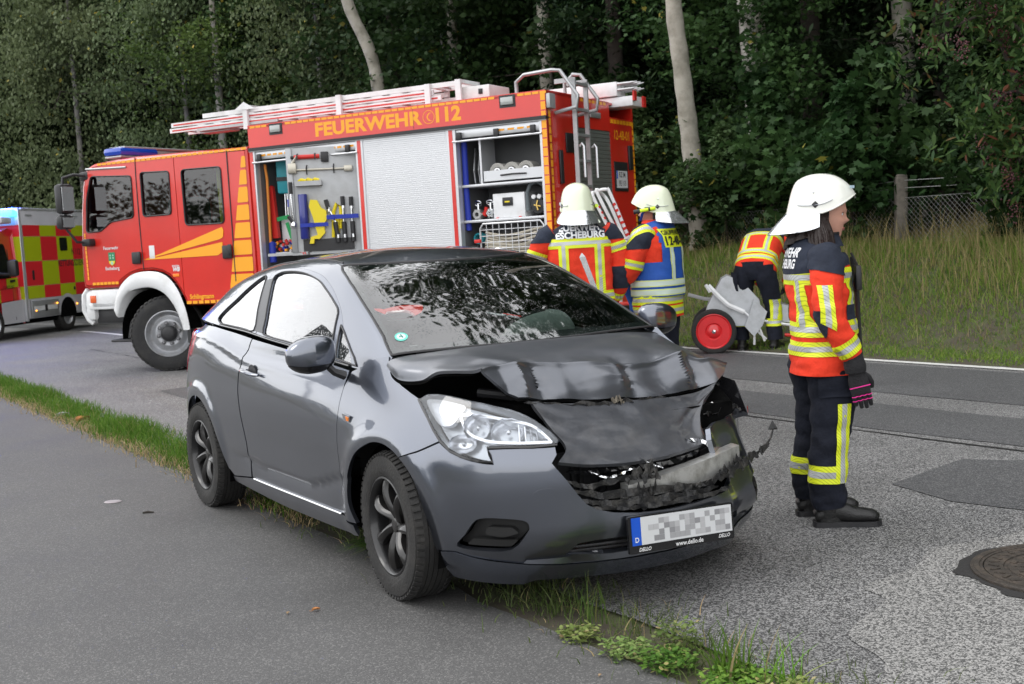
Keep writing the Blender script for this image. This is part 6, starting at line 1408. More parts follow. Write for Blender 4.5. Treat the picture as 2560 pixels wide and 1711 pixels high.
# lettering
FT = [(-3.50, 'FEUERWEHR', .215, .0045, 1.0)]
tmesh('FEUERWEHR', -3.49, 2.905, .212, .0085, y=1.2512, spacing=1.03, sx=1.22)
tmesh('112', -4.585, 2.912, .218, .009, y=1.2512, sx=1.12)
mb = MB(); cc = (-4.345, 2.91); ro = circle(cc, .078, 36); ri = circle(cc, .071, 36); v = [(a, 1.2512, b) for a, b in ro]+[(a, 1.2512, b) for a, b in ri]; mb.add(v, [((i+1) % 36, i, i+36, (i+1) % 36+36)[::-1] for i in range(36)])
hs_ = catmull([(-4.372,2.957),(-4.345,2.943),(-4.328,2.91),(-4.345,2.877),(-4.372,2.863)], 5)
for i in range(len(hs_)-1):
    w0 = .009+.010*(abs(2*i/(len(hs_)-2)-1)**3); w1 = .009+.010*(abs(2*(i+1)/(len(hs_)-2)-1)**3)
    a, b = hs_[i], hs_[i+1]; mb.add([(a[0]-w0, 1.2512, a[1]),(a[0]+w0, 1.2512, a[1]),(b[0]+w1, 1.2512, b[1]),(b[0]-w1, 1.2512, b[1])], [(0,1,2,3)])
mb.build('phone_symbol', YEL, TR)
for x0 in (-2.16, -5.365):
    mb = MB(); mb.bx((x0-.10,1.2503,2.915), (x0+.10,1.254,3.05)); mb.build('floodlight_frame', BLK, TR)
    mb = MB(); mb.box((x0,1.262,2.985), (.155,.03,.085), bev=.01); mb.build('floodlight', mat('floodlight_glass', (.35,.37,.36), rough=.15, coat=1), TR)
mb = MB(); mb.bx((-4.136,1.2508,2.79), (-4.140,1.2515,3.06)); mb.build('panel_joint', BLK, TR)
# ---- rear
def rear_box(name, y0, y1, z0, z1, m=RED, x0=XR, x1=XR+.05): mb = MB(); mb.bx((x0,y0,z0), (x1,y1,z1)); return mb.build(name, m, TR)
rear_box('rear_panel', 1.249, .50, .55, 3.06); rear_box('rear_panel', -.50, -1.249, .55, 2.87); rear_box('rear_header', .498, -.498, 2.70, 3.05); rear_box('rear_sill', .498, -.498, .55, .80)
for k in range(40):
    z = .80+k*.0475; mb = MB()
    if k == 0: mb.add([(XR+.012,.498,0),(XR+.006,.498,.006),(XR+.006,.498,.041),(XR+.012,.498,.047),(XR+.012,-.498,0),(XR+.006,-.498,.006),(XR+.006,-.498,.041),(XR+.012,-.498,.047)], [(0,1,5,4),(1,2,6,5),(2,3,7,6)]); rsl = mb.build('rear_shutter_slat', mat('shutter_dark_grey', (.11,.12,.11), rough=.5), TR, loc=(0,0,z)).data
    else: put('rear_shutter_slat', rsl, TR, loc=(0,0,z))
mb = MB(); mb.bx((XR-.03,.92,2.05), (XR,1.0,2.42), bev=.012); mb.bx((XR-.02,.55,2.40), (XR,.80,2.62), bev=.01); mb.bx((XR-.03,-1.14,2.25), (XR,-1.02,2.55), bev=.01); mb.build('rear_lamp_box', BLK, TR)
mb = MB(); mb.bx((XR-.05,1.10,2.86), (XR,1.245,3.02), bev=.01); mb.build('corner_lamp', GRYA, TR)
mb = MB(); mb.bx((XR-.02,-.2,2.83), (XR,.10,2.90), bev=.01); mb.build('step_lamp', GRYA, TR)
rd = []
def rdash(y0, y1, z0, z1, mesh={}):
    k = (round(abs(y1-y0), 3), round(z1-z0, 3))
    if k not in mesh: mb = MB(); mb.bx((-.0016,-k[0]/2,-k[1]/2), (0,k[0]/2,k[1]/2)); mesh[k] = mb.build('reflex_dash', YEL, TR, loc=(XR-.001,(y0+y1)/2,(z0+z1)/2)).data
    else: put('reflex_dash', mesh[k], TR, loc=(XR-.001,(y0+y1)/2,(z0+z1)/2))
for k in range(19): rdash(1.20, 1.15, 1.15+k*.09, 1.225+k*.09); rdash(-1.20, -1.245, 1.15+k*.09, 1.225+k*.09)
for k in range(7): rdash(-.52-.10*k, -.60-.10*k, 2.80, 2.85)
for k in range(8): rdash(.45-.11*k, .37-.11*k, 3.0, 3.035)
v, f = text_mesh('12-48-01', .16, lambda a, b: (XR-.0015, -.86-a*.9, 2.66+b), bold=.003); mb = MB(); mb.add(v, [q[::-1] for q in f]); mb.build('lettering', YEL, TR)
mb = MB(); mb.bx((XR-.012,-.98,1.98), (XR,-.56,2.34), bev=.01); rp_ = mb.build('number_plate', BLK, TR)
mb = MB(); mb.bx((XR-.016,-.94,2.02), (XR-.012,-.60,2.23)); mb.build('plate_face', PW, rp_)
mb = MB(); mb.bx((XR-.0165,-.60,2.13), (XR-.012,-.635,2.23)); mb.build('euro_band', PB, rp_)
mb = MB()
for t_, zz in (('RZ\u00b7IM', 2.178), ('FE 113', 2.075)):
    v, f = text_mesh(t_, .088, lambda a, b: (XR-.0168, -.775-a*.92, zz+b), bold=.0015); mb.add(v, [q[::-1] for q in f])
mb.build('plate_characters', mat('ink_black', (.02,.02,.02), rough=.5), rp_)
# ladder up the back with hoops
ld = bpy.data.objects.new('access_ladder', None); COL.objects.link(ld); ld.parent = TR
mb = MB()
for y_ in (.94, .62): mb.box((XR-.20,y_,2.30), (.05,.028,1.74))
mb.box((XR-.10,.94,3.17), (.25,.028,.05)); mb.box((XR-.10,.62,3.17), (.25,.028,.05)); mb.build('ladder_rail', GRYA, ld)
for k in range(7):
    mb = MB()
    if k == 0: mb.box((XR-.20,.78,0), (.055,.30,.03)); rgm = mb.build('rung', GRYA, ld, loc=(0,0,1.45)).data
    else: put('rung', rgm, ld, loc=(0,0,1.45+.28*k))
mb = MB()
for y_, q_ in ((1.06, .44), (.52, .10)): mb.tube([(XR+q_,y_,3.05),(XR+q_,y_,3.20),(XR+q_-.10,y_,3.27),(XR-.0,y_,3.285),(XR-.10,y_,3.27),(XR-.30,y_,2.98),(XR-.28,y_,2.86),(XR-.02,y_,2.82)], .022, 8)
mb.build('hand_hoop', GRYA, ld)
mb = MB()
for y_ in (.95,.61): mb.tube([(XR-.24,y_,2.44),(XR-.27,y_,2.47),(XR-.29,y_,2.44),(XR-.29,y_,2.1)], .014, 6)
mb.build('ladder_hook', SHUT, ld)
# ladders lying on the roof
def roof_ladder(name, label, y, x0, x1, z, up=2, red=True):
    t = item(name, label, 'ladder', x0, y, z)
    L_ = x0-x1
    rl = MB()
    for w_ in (-.17, .17): rl.box((-L_/2, w_, .025), (L_, .028, .055))
    rl.build('ladder_rail', WHT, t)
    if red:
        q = MB(); q.box((-L_/2, .1855, .024), (L_*.98, .002, .018)); q.build('red_edge_strip', REDM, t)
    me = None
    for k in range(int(L_/.28)):
        if me is None: q = MB(); q.tube([(0,-.17,.025),(0,.17,.025)], .014, 6); me = q.build('rung', GRYA, t, loc=(-.14,0,0)).data
        else: put('rung', me, t, loc=(-.14-.28*k,0,0))
    return t
roof_ladder('roof_ladder', 'lower ladder section on the left roof edge of the fire engine', .86, -.27, -4.4, 3.115)
roof_ladder('roof_ladder', 'upper ladder section on the left roof edge sticking out furthest over the cab', .86, -.30, -4.3, 3.185)
roof_ladder('roof_ladder', 'topmost ladder with wide white rails in the roof stack', .86, -.84, -4.65, 3.255, red=False)
t = item('ladder_rack', 'white ladder rack brackets on the roof of the fire engine', 'rack', -1.5, .86, 3.045)
for x_, h_ in ((-.07,.30),(-1.50,.27),(-2.75,.26),(-3.16,.27),(1.15,.0)):
    mb = MB()
    if h_: mb.bx((x_-.035,.20,0), (x_+.035,.235,h_)); mb.bx((x_-.03,-.22,h_-.04), (x_+.03,.22,h_)); mb.bx((x_-.03,-.235,0), (x_+.03,-.20,h_)); mb.build('bracket', WHT, t)
mb = MB(); mb.prism([(.10,.24),(-.07,.335),(-.24,.24)], lambda a, b, w_: (a, .236+w_, b), .006); mb.build('hinge_plate', WHT, t)
mb = MB(); mb.bx((.75,.10,.05), (-.55,.20,.085)); mb.bx((.80,-.1,.03), (.3,.1,.07)); mb.build('slide_rail', GRYA, t)
t = item('roof_box', 'white box at the rear end of the roof ladder stack', 'box', -4.82, .78, 3.046); mb = MB(); mb.box((0,0,.09), (.42,.5,.18), bev=.012); mb.build('box_body', WHT, t); mb = MB(); mb.box((-.10,.255,.11), (.05,.02,.06), bev=.005); mb.build('latch', BLK, t)
t = item('roof_ladder', 'white folded ladder stack overhanging the right rear corner of the roof', 'ladder', -5.0, -.78, 3.09)
mb = MB(); mb.bx((0.8,-.05,.03), (-.92,.22,.20), bev=.01); mb.build('ladder_body', WHT, t)
mb = MB()
for y_ in (-.02,.09,.20):
    for z_ in (.10,.17): mb.tube([(-.92,y_,z_),(-1.10,y_,z_),(-1.18,y_,z_+.01)], [.018,.018,.004], 6)
mb.build('ladder_foot', GRYA, t)
mb = MB(); mb.bx((-.65,-.20,-.10), (-1.10,.18,.02), bev=.01); mb.build('ladder_carriage', WHT, t); mb = MB(); mb.bx((-1.10,-.20,-.10), (-1.125,-.12,.03)); mb.bx((-1.10,.1,-.04), (-1.125,.18,.08)); mb.build('red_marker', REDM, t)
# ---- first locker: swung out tool board and gear
A0, B0 = np.array([-2.50,1.53]), np.array([-3.22,1.09]); bd_ = (B0-A0)/np.linalg.norm(B0-A0); nn_ = np.array([-bd_[1]*-1, bd_[0]*-1]); nn_ = np.array([bd_[1], -bd_[0]]); nn_ = nn_ if nn_[1] > 0 else -nn_
byaw = math.atan2(bd_[1], bd_[0])
board = item('tool_board', 'grey swung-out tool board in the left open locker', 'tool board', A0[0], A0[1], 1.46, byaw)
# board frame: local x along the board, local y: side towards the camera is negative or positive
sy = 1 if (-math.sin(byaw)*nn_[0]+math.cos(byaw)*nn_[1]) > 0 else -1
mb = MB(); mb.bx((.06,-.012,0), (.85,.012,1.24)); mb.build('board_plate', GRYA, board)
mb = MB(); mb.bx((0,-.05,0), (.07,.05,1.24), bev=.006); mb.bx((0,-.04,-.03), (.85,.04,.0)); mb.build('board_post', mat('board_edge', (.36,.37,.38), rough=.4, metal=.6), board)
def bi(name, label, cat, a, z, group=None): 
    p = A0+bd_*a; return item(name, label, cat, p[0], p[1], z, byaw, group)
s_ = sy
t = bi('hydraulic_ram', 'red cylinder tool clipped at the top of the tool board', 'tool', .10, 2.59)
mb = MB(); mb.tube([(0,s_*.05,.0),(.30,s_*.05,-.0)], .026, 10); mb.build('tube_body', REDM, t)
mb = MB(); mb.box((.36,s_*.04,-.01), (.09,.06,.12), bev=.01); mb.tube([(-.04,s_*.05,0),(0,s_*.05,0)], .018, 8); [mb.tube([(x_,s_*.02,.04),(x_,s_*.085,.03),(x_,s_*.09,-.04)], .008, 5) for x_ in (.04,.25)]; mb.build('holder', BLK, t)
t = bi('pry_bar', 'steel forcible entry bar clipped below the red cylinder', 'tool', .04, 2.44)
mb = MB(); mb.tube([(.06,s_*.05,.0),(.66,s_*.05,-.01)], .013, 8); mb.box((.69,s_*.05,-.01), (.10,.05,.07), bev=.008); mb.box((.03,s_*.06,.02), (.10,.06,.12), bev=.01); mb.tube([(.04,s_*.06,.08),(.09,s_*.08,.16)], [.02,.006], 6); mb.build('bar', mat('tool_steel', (.50,.47,.40), rough=.35, metal=.7), t)
mb = MB(); [mb.tube([(x_,s_*.02,.05),(x_,s_*.085,.02),(x_,s_*.06,-.06)], .008, 5) for x_ in (.20,.52)]; mb.build('clip', BLK, t)
t = bi('sledge_hammer', 'black handled tool with hanging chrome chain on the board post', 'tool', .035, 1.80)
mb = MB(); mb.tube([(0,s_*.07,.50),(0,s_*.07,.36)], .024, 8); mb.tube([(-.05,s_*.08,.10),(.02,s_*.08,-.01)], .02, 8); mb.build('grip', BLK, t)
mb = MB(); mb.tube([(0,s_*.07,.36),(.005,s_*.075,.1),(.01,s_*.07,.02)], .012, 8); mb.lathe([(0,-.05),(.03,-.03),(.035,0),(.02,.03),(0,.04)], 12, 'z', (.01,s_*.08,.0)); mb.build('chain', CHR, t)
t = bi('parts_tray', 'grey tray with yellow lining half way up the tool board', 'tray', .10, 2.245)
mb = MB(); mb.bx((0,s_*.012,0), (.31,s_*.15,.055)); mb.build('tray_body', GRYA, t); mb = MB(); [mb.tube([(x_,s_*.05,.06),(x_+.03,s_*.1,.075),(x_+.08,s_*.09,.06)], .02, 8) for x_ in (.04,.12,.2)]; mb.build('yellow_lining', YELP, t)
t = bi('ram_cylinder', 'dark blue cylinder strapped upright to the tool board', 'tool', .17, 1.62)
mb = MB(); mb.lathe([(0,0),(.050,0),(.055,.01),(.055,.52),(.05,.53),(0,.53)], 20, 'z', (0,s_*.07,0)); mb.build('cylinder', mat('deep_blue', (.012,.02,.20), rough=.3, coat=.6), t)
t = bi('stabilising_wedge', 'large yellow stepped rescue block on the tool board', 'rescue block', .22, 1.56)
mb = MB(); mb.prism([(0,.0),(.02,.08),(.10,.10),(.06,.30),(.02,.44),(.04,.52),(.12,.51),(.16,.42),(.22,.38),(.22,.28),(.18,.22),(.19,.12),(.12,.05),(.06,.055),(.05,.0)][::-1], lambda a, b, w_: (a, s_*(.02+w_), b), .10); mb.build('block', YELP, t)
t = bi('blue_strap', 'blue strap with buckle across the yellow rescue block', 'strap', .14, 1.78)
mb = MB(); mb.box((.15,s_*.13,0), (.33,.008,.045)); mb.box((.12,s_*.139,0), (.04,.008,.055)); mb.build('webbing', BLU, t)
t = bi('blue_strap', 'blue strap across the three upright rods on the tool board', 'strap', .45, 1.86)
mb = MB(); mb.box((.18,s_*.13,0), (.38,.008,.05)); mb.box((.06,s_*.139,0), (.04,.008,.058)); mb.build('webbing', BLU, t)
for q, (a_, zt, lab) in enumerate(((.50,2.09,'left rod of the three black capped rescue rods'), (.64,2.12,'middle rod of the three black capped rescue rods'), (.74,2.11,'right rod of the three black capped rescue rods'))):
    t = bi('telescopic_rod', lab, 'tool', a_, 1.56, 'black capped rods on the tool board'); H = zt-1.56; le = .06 if q == 0 else .0
    mb = MB(); mb.tube([(le,s_*.08,.0),(le*.6,s_*.08,.24)], .030, 10); mb.tube([(-le*.6,s_*.08,H-.13),(-le,s_*.08,H-.02)], .026, 8); mb.build('black_sleeve', BLK, t)
    mb = MB(); mb.tube([(le*.6,s_*.08,.24),(-le*.6,s_*.08,H-.12)], .015, 8); mb.lathe([(.022,0),(.022,.05)], 10, 'z', (-le*.5,s_*.08,H-.16)); mb.lathe([(0,.0),(.02,.01),(.02,.05)], 10, 'z', (le,s_*.1,.04)); mb.build('steel_tube', CHR, t)
t = bi('yellow_tool', 'yellow tool with loop handle behind the black capped rods', 'tool', .50, 1.62)
mb = MB(); mb.tube([(0,s_*.05,.0),(.02,s_*.05,.3),(.06,s_*.05,.40),(.11,s_*.05,.36),(.10,s_*.05,.1)], .022, 8); mb.box((.04,s_*.045,.14), (.08,.05,.2), bev=.01); mb.build('body', YELP, t)
t = bi('black_tray', 'black base tray at the foot of the tool board', 'tray', .14, 1.47); mb = MB(); mb.bx((0,s_*.01,0), (.60,s_*.06,.14)); mb.build('tray_body', BLK, t)
def it(name, label, cat, x, y, z, fn_, m, dyaw=0, group=None):
    t = item(name, label, cat, x, y, z, dyaw, group); mb = MB(); fn_(mb); mb.build('body', m, t); return t
t = it('tool_case', 'teal hard case strapped up in the left open locker', 'case', -2.08, .86, 2.21, lambda b: b.box((0,0,.21), (.40,.18,.42), bev=.02), TEAL, .5)
mb = MB(); mb.box((-.02,.096,.22), (.05,.006,.25)); mb.build('white_label', WHT, t); mb = MB(); mb.box((0,0,.18), (.41,.195,.05)); mb.build('black_strap', BLK, t)
it('red_wedge', 'long red plank standing in the left open locker', 'plank', -1.83, 1.0, 1.66, lambda b: b.prism([(0,0),(.09,0),(.05,.64),(.02,.66),(-.02,.62)], lambda a, c, w_: (-a, w_, c), .05), REDM)
it('steel_rods', 'bundle of thin steel rods behind the red plank', 'rods', -1.96, .92, 1.80, lambda b: [b.tube([(-k*.035,0,0),(-k*.035-.01,0,.42)], .008, 6) for k in range(4)], CHR)
it('white_box', 'small white box with green straps low in the left locker', 'box', -2.02, .9, 1.62, lambda b: b.box((0,0,.14), (.22,.12,.32), bev=.01), WHT)
it('green_strap', 'green strap running level across the red plank', 'strap', -1.97, 1.03, 1.90, lambda b: b.box((0,0,0), (.28,.008,.05), rot=Matrix.Rotation(.12, 3, 'Y')), GRN)
it('green_strap', 'green strap hanging diagonally below the other', 'strap', -2.08, 1.02, 1.74, lambda b: b.box((0,0,0), (.05,.008,.22), rot=Matrix.Rotation(.3, 3, 'Y')), GRN)
it('black_tool_bag', 'tall black tool bag with yellow parts beside the tool board', 'tool bag', -2.24, .98, 1.50, lambda b: (b.box((0,0,.33), (.14,.14,.62), bev=.03), b.tube([(-.1,.02,.1),(-.13,.03,.6)], .03, 8)), BLK)
it('blue_buckle', 'blue buckle strap at the top of the black bag', 'strap', -2.22, 1.07, 2.08, lambda b: b.box((0,0,0), (.20,.03,.10), bev=.012), BLU)
it('blue_buckle', 'blue buckle strap at the foot of the black bag', 'strap', -2.30, 1.08, 1.55, lambda b: b.box((0,0,0), (.20,.03,.10), bev=.012), BLU)
it('yellow_clip', 'small yellow clip on the black bag', 'clip', -2.31, 1.06, 1.80, lambda b: b.box((0,0,0), (.07,.03,.10), bev=.01), YELP)
rr = random.Random(4)
t = item('parts_box', 'clear box of small orange and white parts at the bottom of the left locker', 'box', -1.95, 1.0, 1.46)
mb = MB(); mb.bx((-.18,-.08,0), (.12,.08,.02)); mb.build('box_tray', WHT, t)
mb = MB()
for k in range(30): mb.box((rr.uniform(-.16,.1), rr.uniform(-.06,.07), rr.uniform(.03,.16)), (.03,.03,.035), mi=k % 4, rot=Matrix.Rotation(rr.uniform(0, 3), 3, 'Y'))
mb.build('small_parts', [YEL, REDM, WHT, BLU], t, kind='stuff')
it('blue_can', 'blue can at the bottom left of the left locker', 'can', -1.84, 1.08, 1.36, lambda b: b.lathe([(0,0),(.045,0),(.045,.24),(.03,.26),(0,.26)], 14), BLU)
it('orange_hose', 'orange hose hanging down the left side of the locker', 'hose', -1.83, 1.1, 1.5, lambda b: b.tube([(0,0,1.08),(-.02,.0,.9),(-.01,0,.4),(.0,0,0)], .018, 6), mat('hose_orange', (.75,.25,.03), rough=.6))
t = it('pull_out_plank', 'grey pull-out step board with red and white end at the foot of the open locker', 'board', -2.1, 1.50, 1.435, lambda b: b.bx((0,-.35,0), (-.60,0,.035)), GRYA)
mb = MB()
for k in range(3): mb.prism([(-.50-.03*k,.003),(-.515-.03*k,.003),(-.505-.03*k,.032),(-.49-.03*k,.032)], lambda a, c, w_: (a, .0005+w_, c), .001)
mb.build('hazard_stripe', REDM, t)
# ---- rear locker gear
def shelf(z, lab): it('locker_shelf', lab, 'shelf', -5.2, .9, z, lambda b: b.bx((.52,-.33,-.018), (-.53,.27,.012), bev=.004), SHUT, group='shelves in the rear locker')
shelf(2.10, 'upper shelf of the rear locker under the hose tray'); shelf(1.70, 'lower shelf of the rear locker above the hose basket')
it('shelf_divider', 'upright silver divider in the upper rear locker', 'divider', -4.93, 1.12, 2.11, lambda b: b.bx((-.012,-.3,0), (.012,.03,.52)), SHUT)
it('blue_mat', 'dark blue rolled mat upright at the left side of the rear locker', 'mat', -4.70, 1.1, 1.6, lambda b: b.tube([(0,0,0),(0,.01,.5),(0,0,1.0)], .035, 10), BLU)
for k, lab in enumerate(('tilted flat sign nearest the locker edge', 'tilted flat sign behind the first one')): it('metal_sign', lab+' in the rear locker', 'sign', -4.80-.06*k, 1.05, 2.13, lambda b: b.prism([(0,0),(.10,-.02),(.12,.36),(.06,.40),(-.04,.14)], lambda a, c, w_: (w_, -a*2, c), .012), GRYA, .35)
t = it('hose_tray', 'silver pull-out tray of hose rolls with black handle', 'tray', -4.955, 1.14, 2.135, lambda b: (b.bx((0,-.012,0), (-.76,0,.115)), b.bx((0,-.5,0), (-.76,-.012,.01))), SHUT)
mb = MB(); mb.tube([(-.22,.012,.055),(-.38,.028,.06),(-.54,.012,.055)], .010, 6); mb.build('tray_handle', BLK, t)
for k, x_ in enumerate((-5.09,-5.27,-5.45)):
    t = item('hose_roll', ('left', 'middle', 'right')[k]+' hose roll of the three lying in the silver tray', 'hose roll', x_, .98, 2.235, 0, 'hose rolls in the tray')
    mb = MB()
    for r_ in (.062,.074,.086,.095): mb.tube([(r_*math.cos(q), .08, r_*math.sin(q)) for q in np.linspace(0, 2*PI, 22, False)], .0065, 6, closed=True)
    mb.lathe([(.05,-.1),(.098,-.1),(.098,.07),(.05,.07)], 22, 'y'); mb.build('rolled_hose', mat('hose_grey', (.45,.44,.41), rough=.8), t)
    mb = MB(); mb.lathe([(.030,.0),(.045,.0),(.045,.09),(.030,.09)], 16, 'y'); mb.build('coupling', CHR, t)
t = it('white_case', 'white metal box with black latch on the lower shelf', 'box', -5.03, 1.10, 1.715, lambda b: b.bx((0,-.35,0), (-.40,0,.275), bev=.006), WHT)
mb = MB(); mb.box((-.19,.006,.18), (.13,.02,.095), bev=.008); mb.build('latch', BLK, t); mb = MB(); mb.box((-.19,.018,.178), (.06,.004,.016)); mb.build('latch_mark', YELP, t)
mb = MB(); mb.box((-.05,.006,-.012), (.03,.02,.04), bev=.003); mb.box((-.34,.006,-.012), (.03,.02,.04), bev=.003); mb.build('red_catch', REDM, t)
t = item('portable_pump', 'pump with grey suction hose loop and two gauges in the rear locker', 'pump', -5.58, 1.02, 1.715)
mb = MB(); mb.tube([(.12,.06,.06),(.12,.06,.26),(.08,.06,.35),(0,.06,.38),(-.08,.06,.34),(-.11,.06,.25),(-.12,.06,.08)], .022, 10); mb.build('suction_hose', mat('hose_slate', (.10,.12,.13), rough=.6), t)
mb = MB(); mb.lathe([(0,-.1),(.085,-.09),(.095,0),(.085,.05),(0,.06)], 18, 'y', (0,.0,.11)); mb.build('pump_body', BLK, t)
for x_ in (.035,-.035): mb = MB(); mb.lathe([(0,0),(.024,0),(.026,-.012),(.026,-.03)], 14, 'y', (x_,.09,.21)); mb.build('gauge', WHT, t)
mb = MB(); mb.tube([(0,.06,.17),(0.005,.08,.12),(-.01,.08,.06)], .010, 6); mb.tube([(-.04,.07,.1),(.04,.07,.12)], .008, 6); mb.build('brass_valve', mat('brass', (.55,.38,.12), rough=.3, metal=1), t)
CAST = mat('cast_alloy', (.45,.45,.44), rough=.4, metal=.7)
for k, (x_, z_, r_, lab, m_) in enumerate(((-4.80,1.775,.055,'round cast hose fitting at the left of the lower shelf',CAST),(-4.97,1.78,.045,'ring shaped coupling with white rim beside the white box',CHR))):
    t = item('hose_fitting', lab, 'hose fitting', x_, 1.08, z_, 0, 'fittings on the lower shelf'); mb = MB(); mb.lathe([(r_*.45,.0),(r_*.95,.0),(r_,-.02),(r_,-.10),(r_*.6,-.14)], 20, 'y'); mb.lathe([(r_*.45,0),(r_*.45,-.1),(0,-.1)], 16, 'y'); [mb.box((r_*math.cos(q), -.03, r_*math.sin(q)), (.02,.03,.02)) for q in np.linspace(0, 2*PI, 6, False)]; mb.build('coupling', m_, t)
for k, (x_, lab) in enumerate(((-4.79,'left open valve wheel above the fittings'), (-4.95,'right open valve wheel above the fittings'))):
    t = item('valve_wheel', lab, 'valve wheel', x_, 1.02, 1.90, 0, 'valve wheels'); mb = MB(); mb.tube([(.045*math.cos(q), .02*math.sin(q), .03*math.sin(q)) for q in np.linspace(0, 2*PI, 16, False)], .006, 6, closed=True); mb.tube([(-.045,0,0),(.045,0,0)], .005, 5); mb.tube([(0,0,0),(0,0,-.08)], .012, 6); mb.build('wheel_rim', CHR, t)
it('red_valve', 'red valve body between the two hose fittings', 'valve', -4.88, 1.04, 1.76, lambda b: (b.tube([(0,0,0),(-.03,0,.09)], .022, 8), b.tube([(.02,0,.02),(-.03,.02,.0)], .018, 8)), REDM)
t = item('hose_basket', 'wire basket holding folded cream fire hose', 'basket', -4.90, 1.20, 1.20)
mb = MB(); W_, H_ = .80, .46
mb.tube([(0,0,.0),(0,0,H_-.05),(-.04,0,H_),(-W_+.04,0,H_),(-W_,0,H_-.05),(-W_,0,0)], .011, 6)
for k in range(1, 10): mb.tube([(-W_*k/10,0,0),(-W_*k/10,0,H_)], .005, 4)
for k in range(6): mb.tube([(0,0,.04+k*.07),(-W_,0,.04+k*.07)], .005, 4)
mb.tube([(0,0,H_-.05),(0,-.3,H_-.05)], .008, 5); mb.tube([(-W_,0,H_-.05),(-W_,-.3,H_-.05)], .008, 5); mb.build('wire_frame', SHUT, t)
mb = MB()
for k in range(10):
    z = .04+k*.036; mb.tube([(-.04-W_*.9*s, -.05-.02*math.sin(s*4+k), z+.018*math.sin(s*5+k*.35)-.03*math.sin(s*PI)*(k > 5)) for s in np.linspace(0, 1, 14)], .016, 8, flat=.9)
mb.build('folded_hose', CREAM, t); mb = MB(); mb.tube([(-.24,-.01,.16),(-.36,-.01,.12)], .03, 10); mb.lathe([(.02,0),(.035,.0),(.035,.05),(.02,.05)], 12, 'x', (-.24,-.01,.16)); mb.build('hose_coupling', CHR, t)
it('red_latch', 'small red latch at the left edge of the hose basket', 'latch', -4.87, 1.22, 1.47, lambda b: b.box((0,0,0), (.08,.03,.04), bev=.006), REDM)
it('teal_hose', 'coiled teal air line at the left of the rear locker', 'air line', -4.79, 1.05, 1.50, lambda b: [b.tube([(.055*math.cos(q), -.03*j, .055*math.sin(q)) for q in np.linspace(0, 2*PI, 16, False)], .011, 6, closed=True) for j in range(4)], TEAL)
it('black_cable_bundle', 'bundle of black cables under the teal air line', 'cables', -4.80, 1.1, 1.30, lambda b: [b.tube([(-.1+.03*k,0,-.04),(.0+.02*k,.02,.06),(.03*k,.0,.12)], .014, 6) for k in range(5)], BLK)
# ================================================================ ambulance
AX, AY, AYAW = -11.54, 26.16, -1.7191
LIME = mat('battenburg_lime', (.42,.50,.008), rough=.4); ARED = mat('battenburg_red', (.70,.02,.03), rough=.4); AGR = mat('ambulance_grey_white', (.50,.50,.53), rough=.4, coat=.3, var=.08, vs=2)
AM = thing('ambulance', 'ambulance with lime and red squares and a lit blue lamp behind the fire engine', 'ambulance', (AX, AY, 0), AYAW)
Z0, Z1 = .33, 2.79
mb = MB(); mb.bx((-.53,-1.05,Z0+.05), (-4.3,1.045,Z1-.02), bev=.02); mb.build('box_body', AGR, AM)
mb = MB(); mb.bx((-.53,.95,Z0), (-.44,1.052,Z1), bev=.02); mb.bx((-.55,.99,Z1-.05), (-4.3,1.06,Z1), bev=.015); mb.bx((-.5,-1.06,Z1-.05), (-.44,1.05,Z1), bev=.015); mb.build('corner_profile', SHUT, AM)
rows = [(2.42,2.17),(2.17,1.63),(1.63,1.09),(1.09,.81)]; cells = 0
for i, (za, zb) in enumerate(rows):
    for k in range(5):
        xa = -.56-k*.70; xb = xa-.70; m = LIME if (i+k) % 2 else ARED; mb = MB(); mb.bx((xa-.003,1.046,zb+.003), (xb+.003,1.0485,za-.003)); mb.build('checker_square', m, AM)
    mb = MB(); mb.bx((-.4385,.35,zb), (-.4365,1.04,za)); mb.build('checker_square', ARED if i % 2 == 0 else LIME, AM)
mb = MB(); mb.bx((-.60,1.04,Z0+.06), (-.64,1.05,.80)); 
for k in range(4): mb.bx((-.545,1.049,2.45), (-.552,1.051,.80))
mb.build('panel_seam', GRYA, AM)
mb = MB(); mb.bx((-.66,1.045,.40), (-1.80,1.062,.76), bev=.01); lk = mb.build('side_locker', GRYA, AM)
mb = MB(); mb.bx((-.74,1.063,.54), (-1.72,1.068,.64)); mb.build('locker_strip', WHT, lk); mb = MB(); mb.bx((-1.18,1.068,.52), (-1.28,1.075,.66)); mb.build('locker_catch', BLK, lk)
OR_E = mat('marker_lit_orange', (.9,.35,.05), rough=.3, emis=2.5, ecol=(1,.35,.03))
for x_, z_ in ((-.80,.545),(-1.72,.665),(-2.62,.60)): mb = MB(); mb.lathe([(0,.02),(.016,.018),(.02,0)][::-1], 10, 'y', (x_,1.062,z_)); mb.build('side_marker', OR_E, AM)
mb = MB(); mb.bx((-.80,1.05,1.22), (-.88,1.06,1.43), bev=.01); mb.bx((-2.55,1.05,.93), (-2.62,1.062,1.0), bev=.005); mb.build('box_handle', BLK, AM)
mb = MB(); mb.prism(rounded([(-2.08,1.84),(-2.42,1.84),(-2.42,2.14),(-2.08,2.14)], .04), lambda a, b, w_: (a, 1.0495+w_, b), .006); mb.build('side_window', BLKG, AM)
mb = MB(); mb.bx((-.70,1.046,2.62), (-.98,1.056,2.65)); mb.bx((-2.75,1.046,2.62), (-3.0,1.056,2.65)); mb.build('roof_marker', SHUT, AM)
INK = mat('ink_black', (.02,.02,.02))
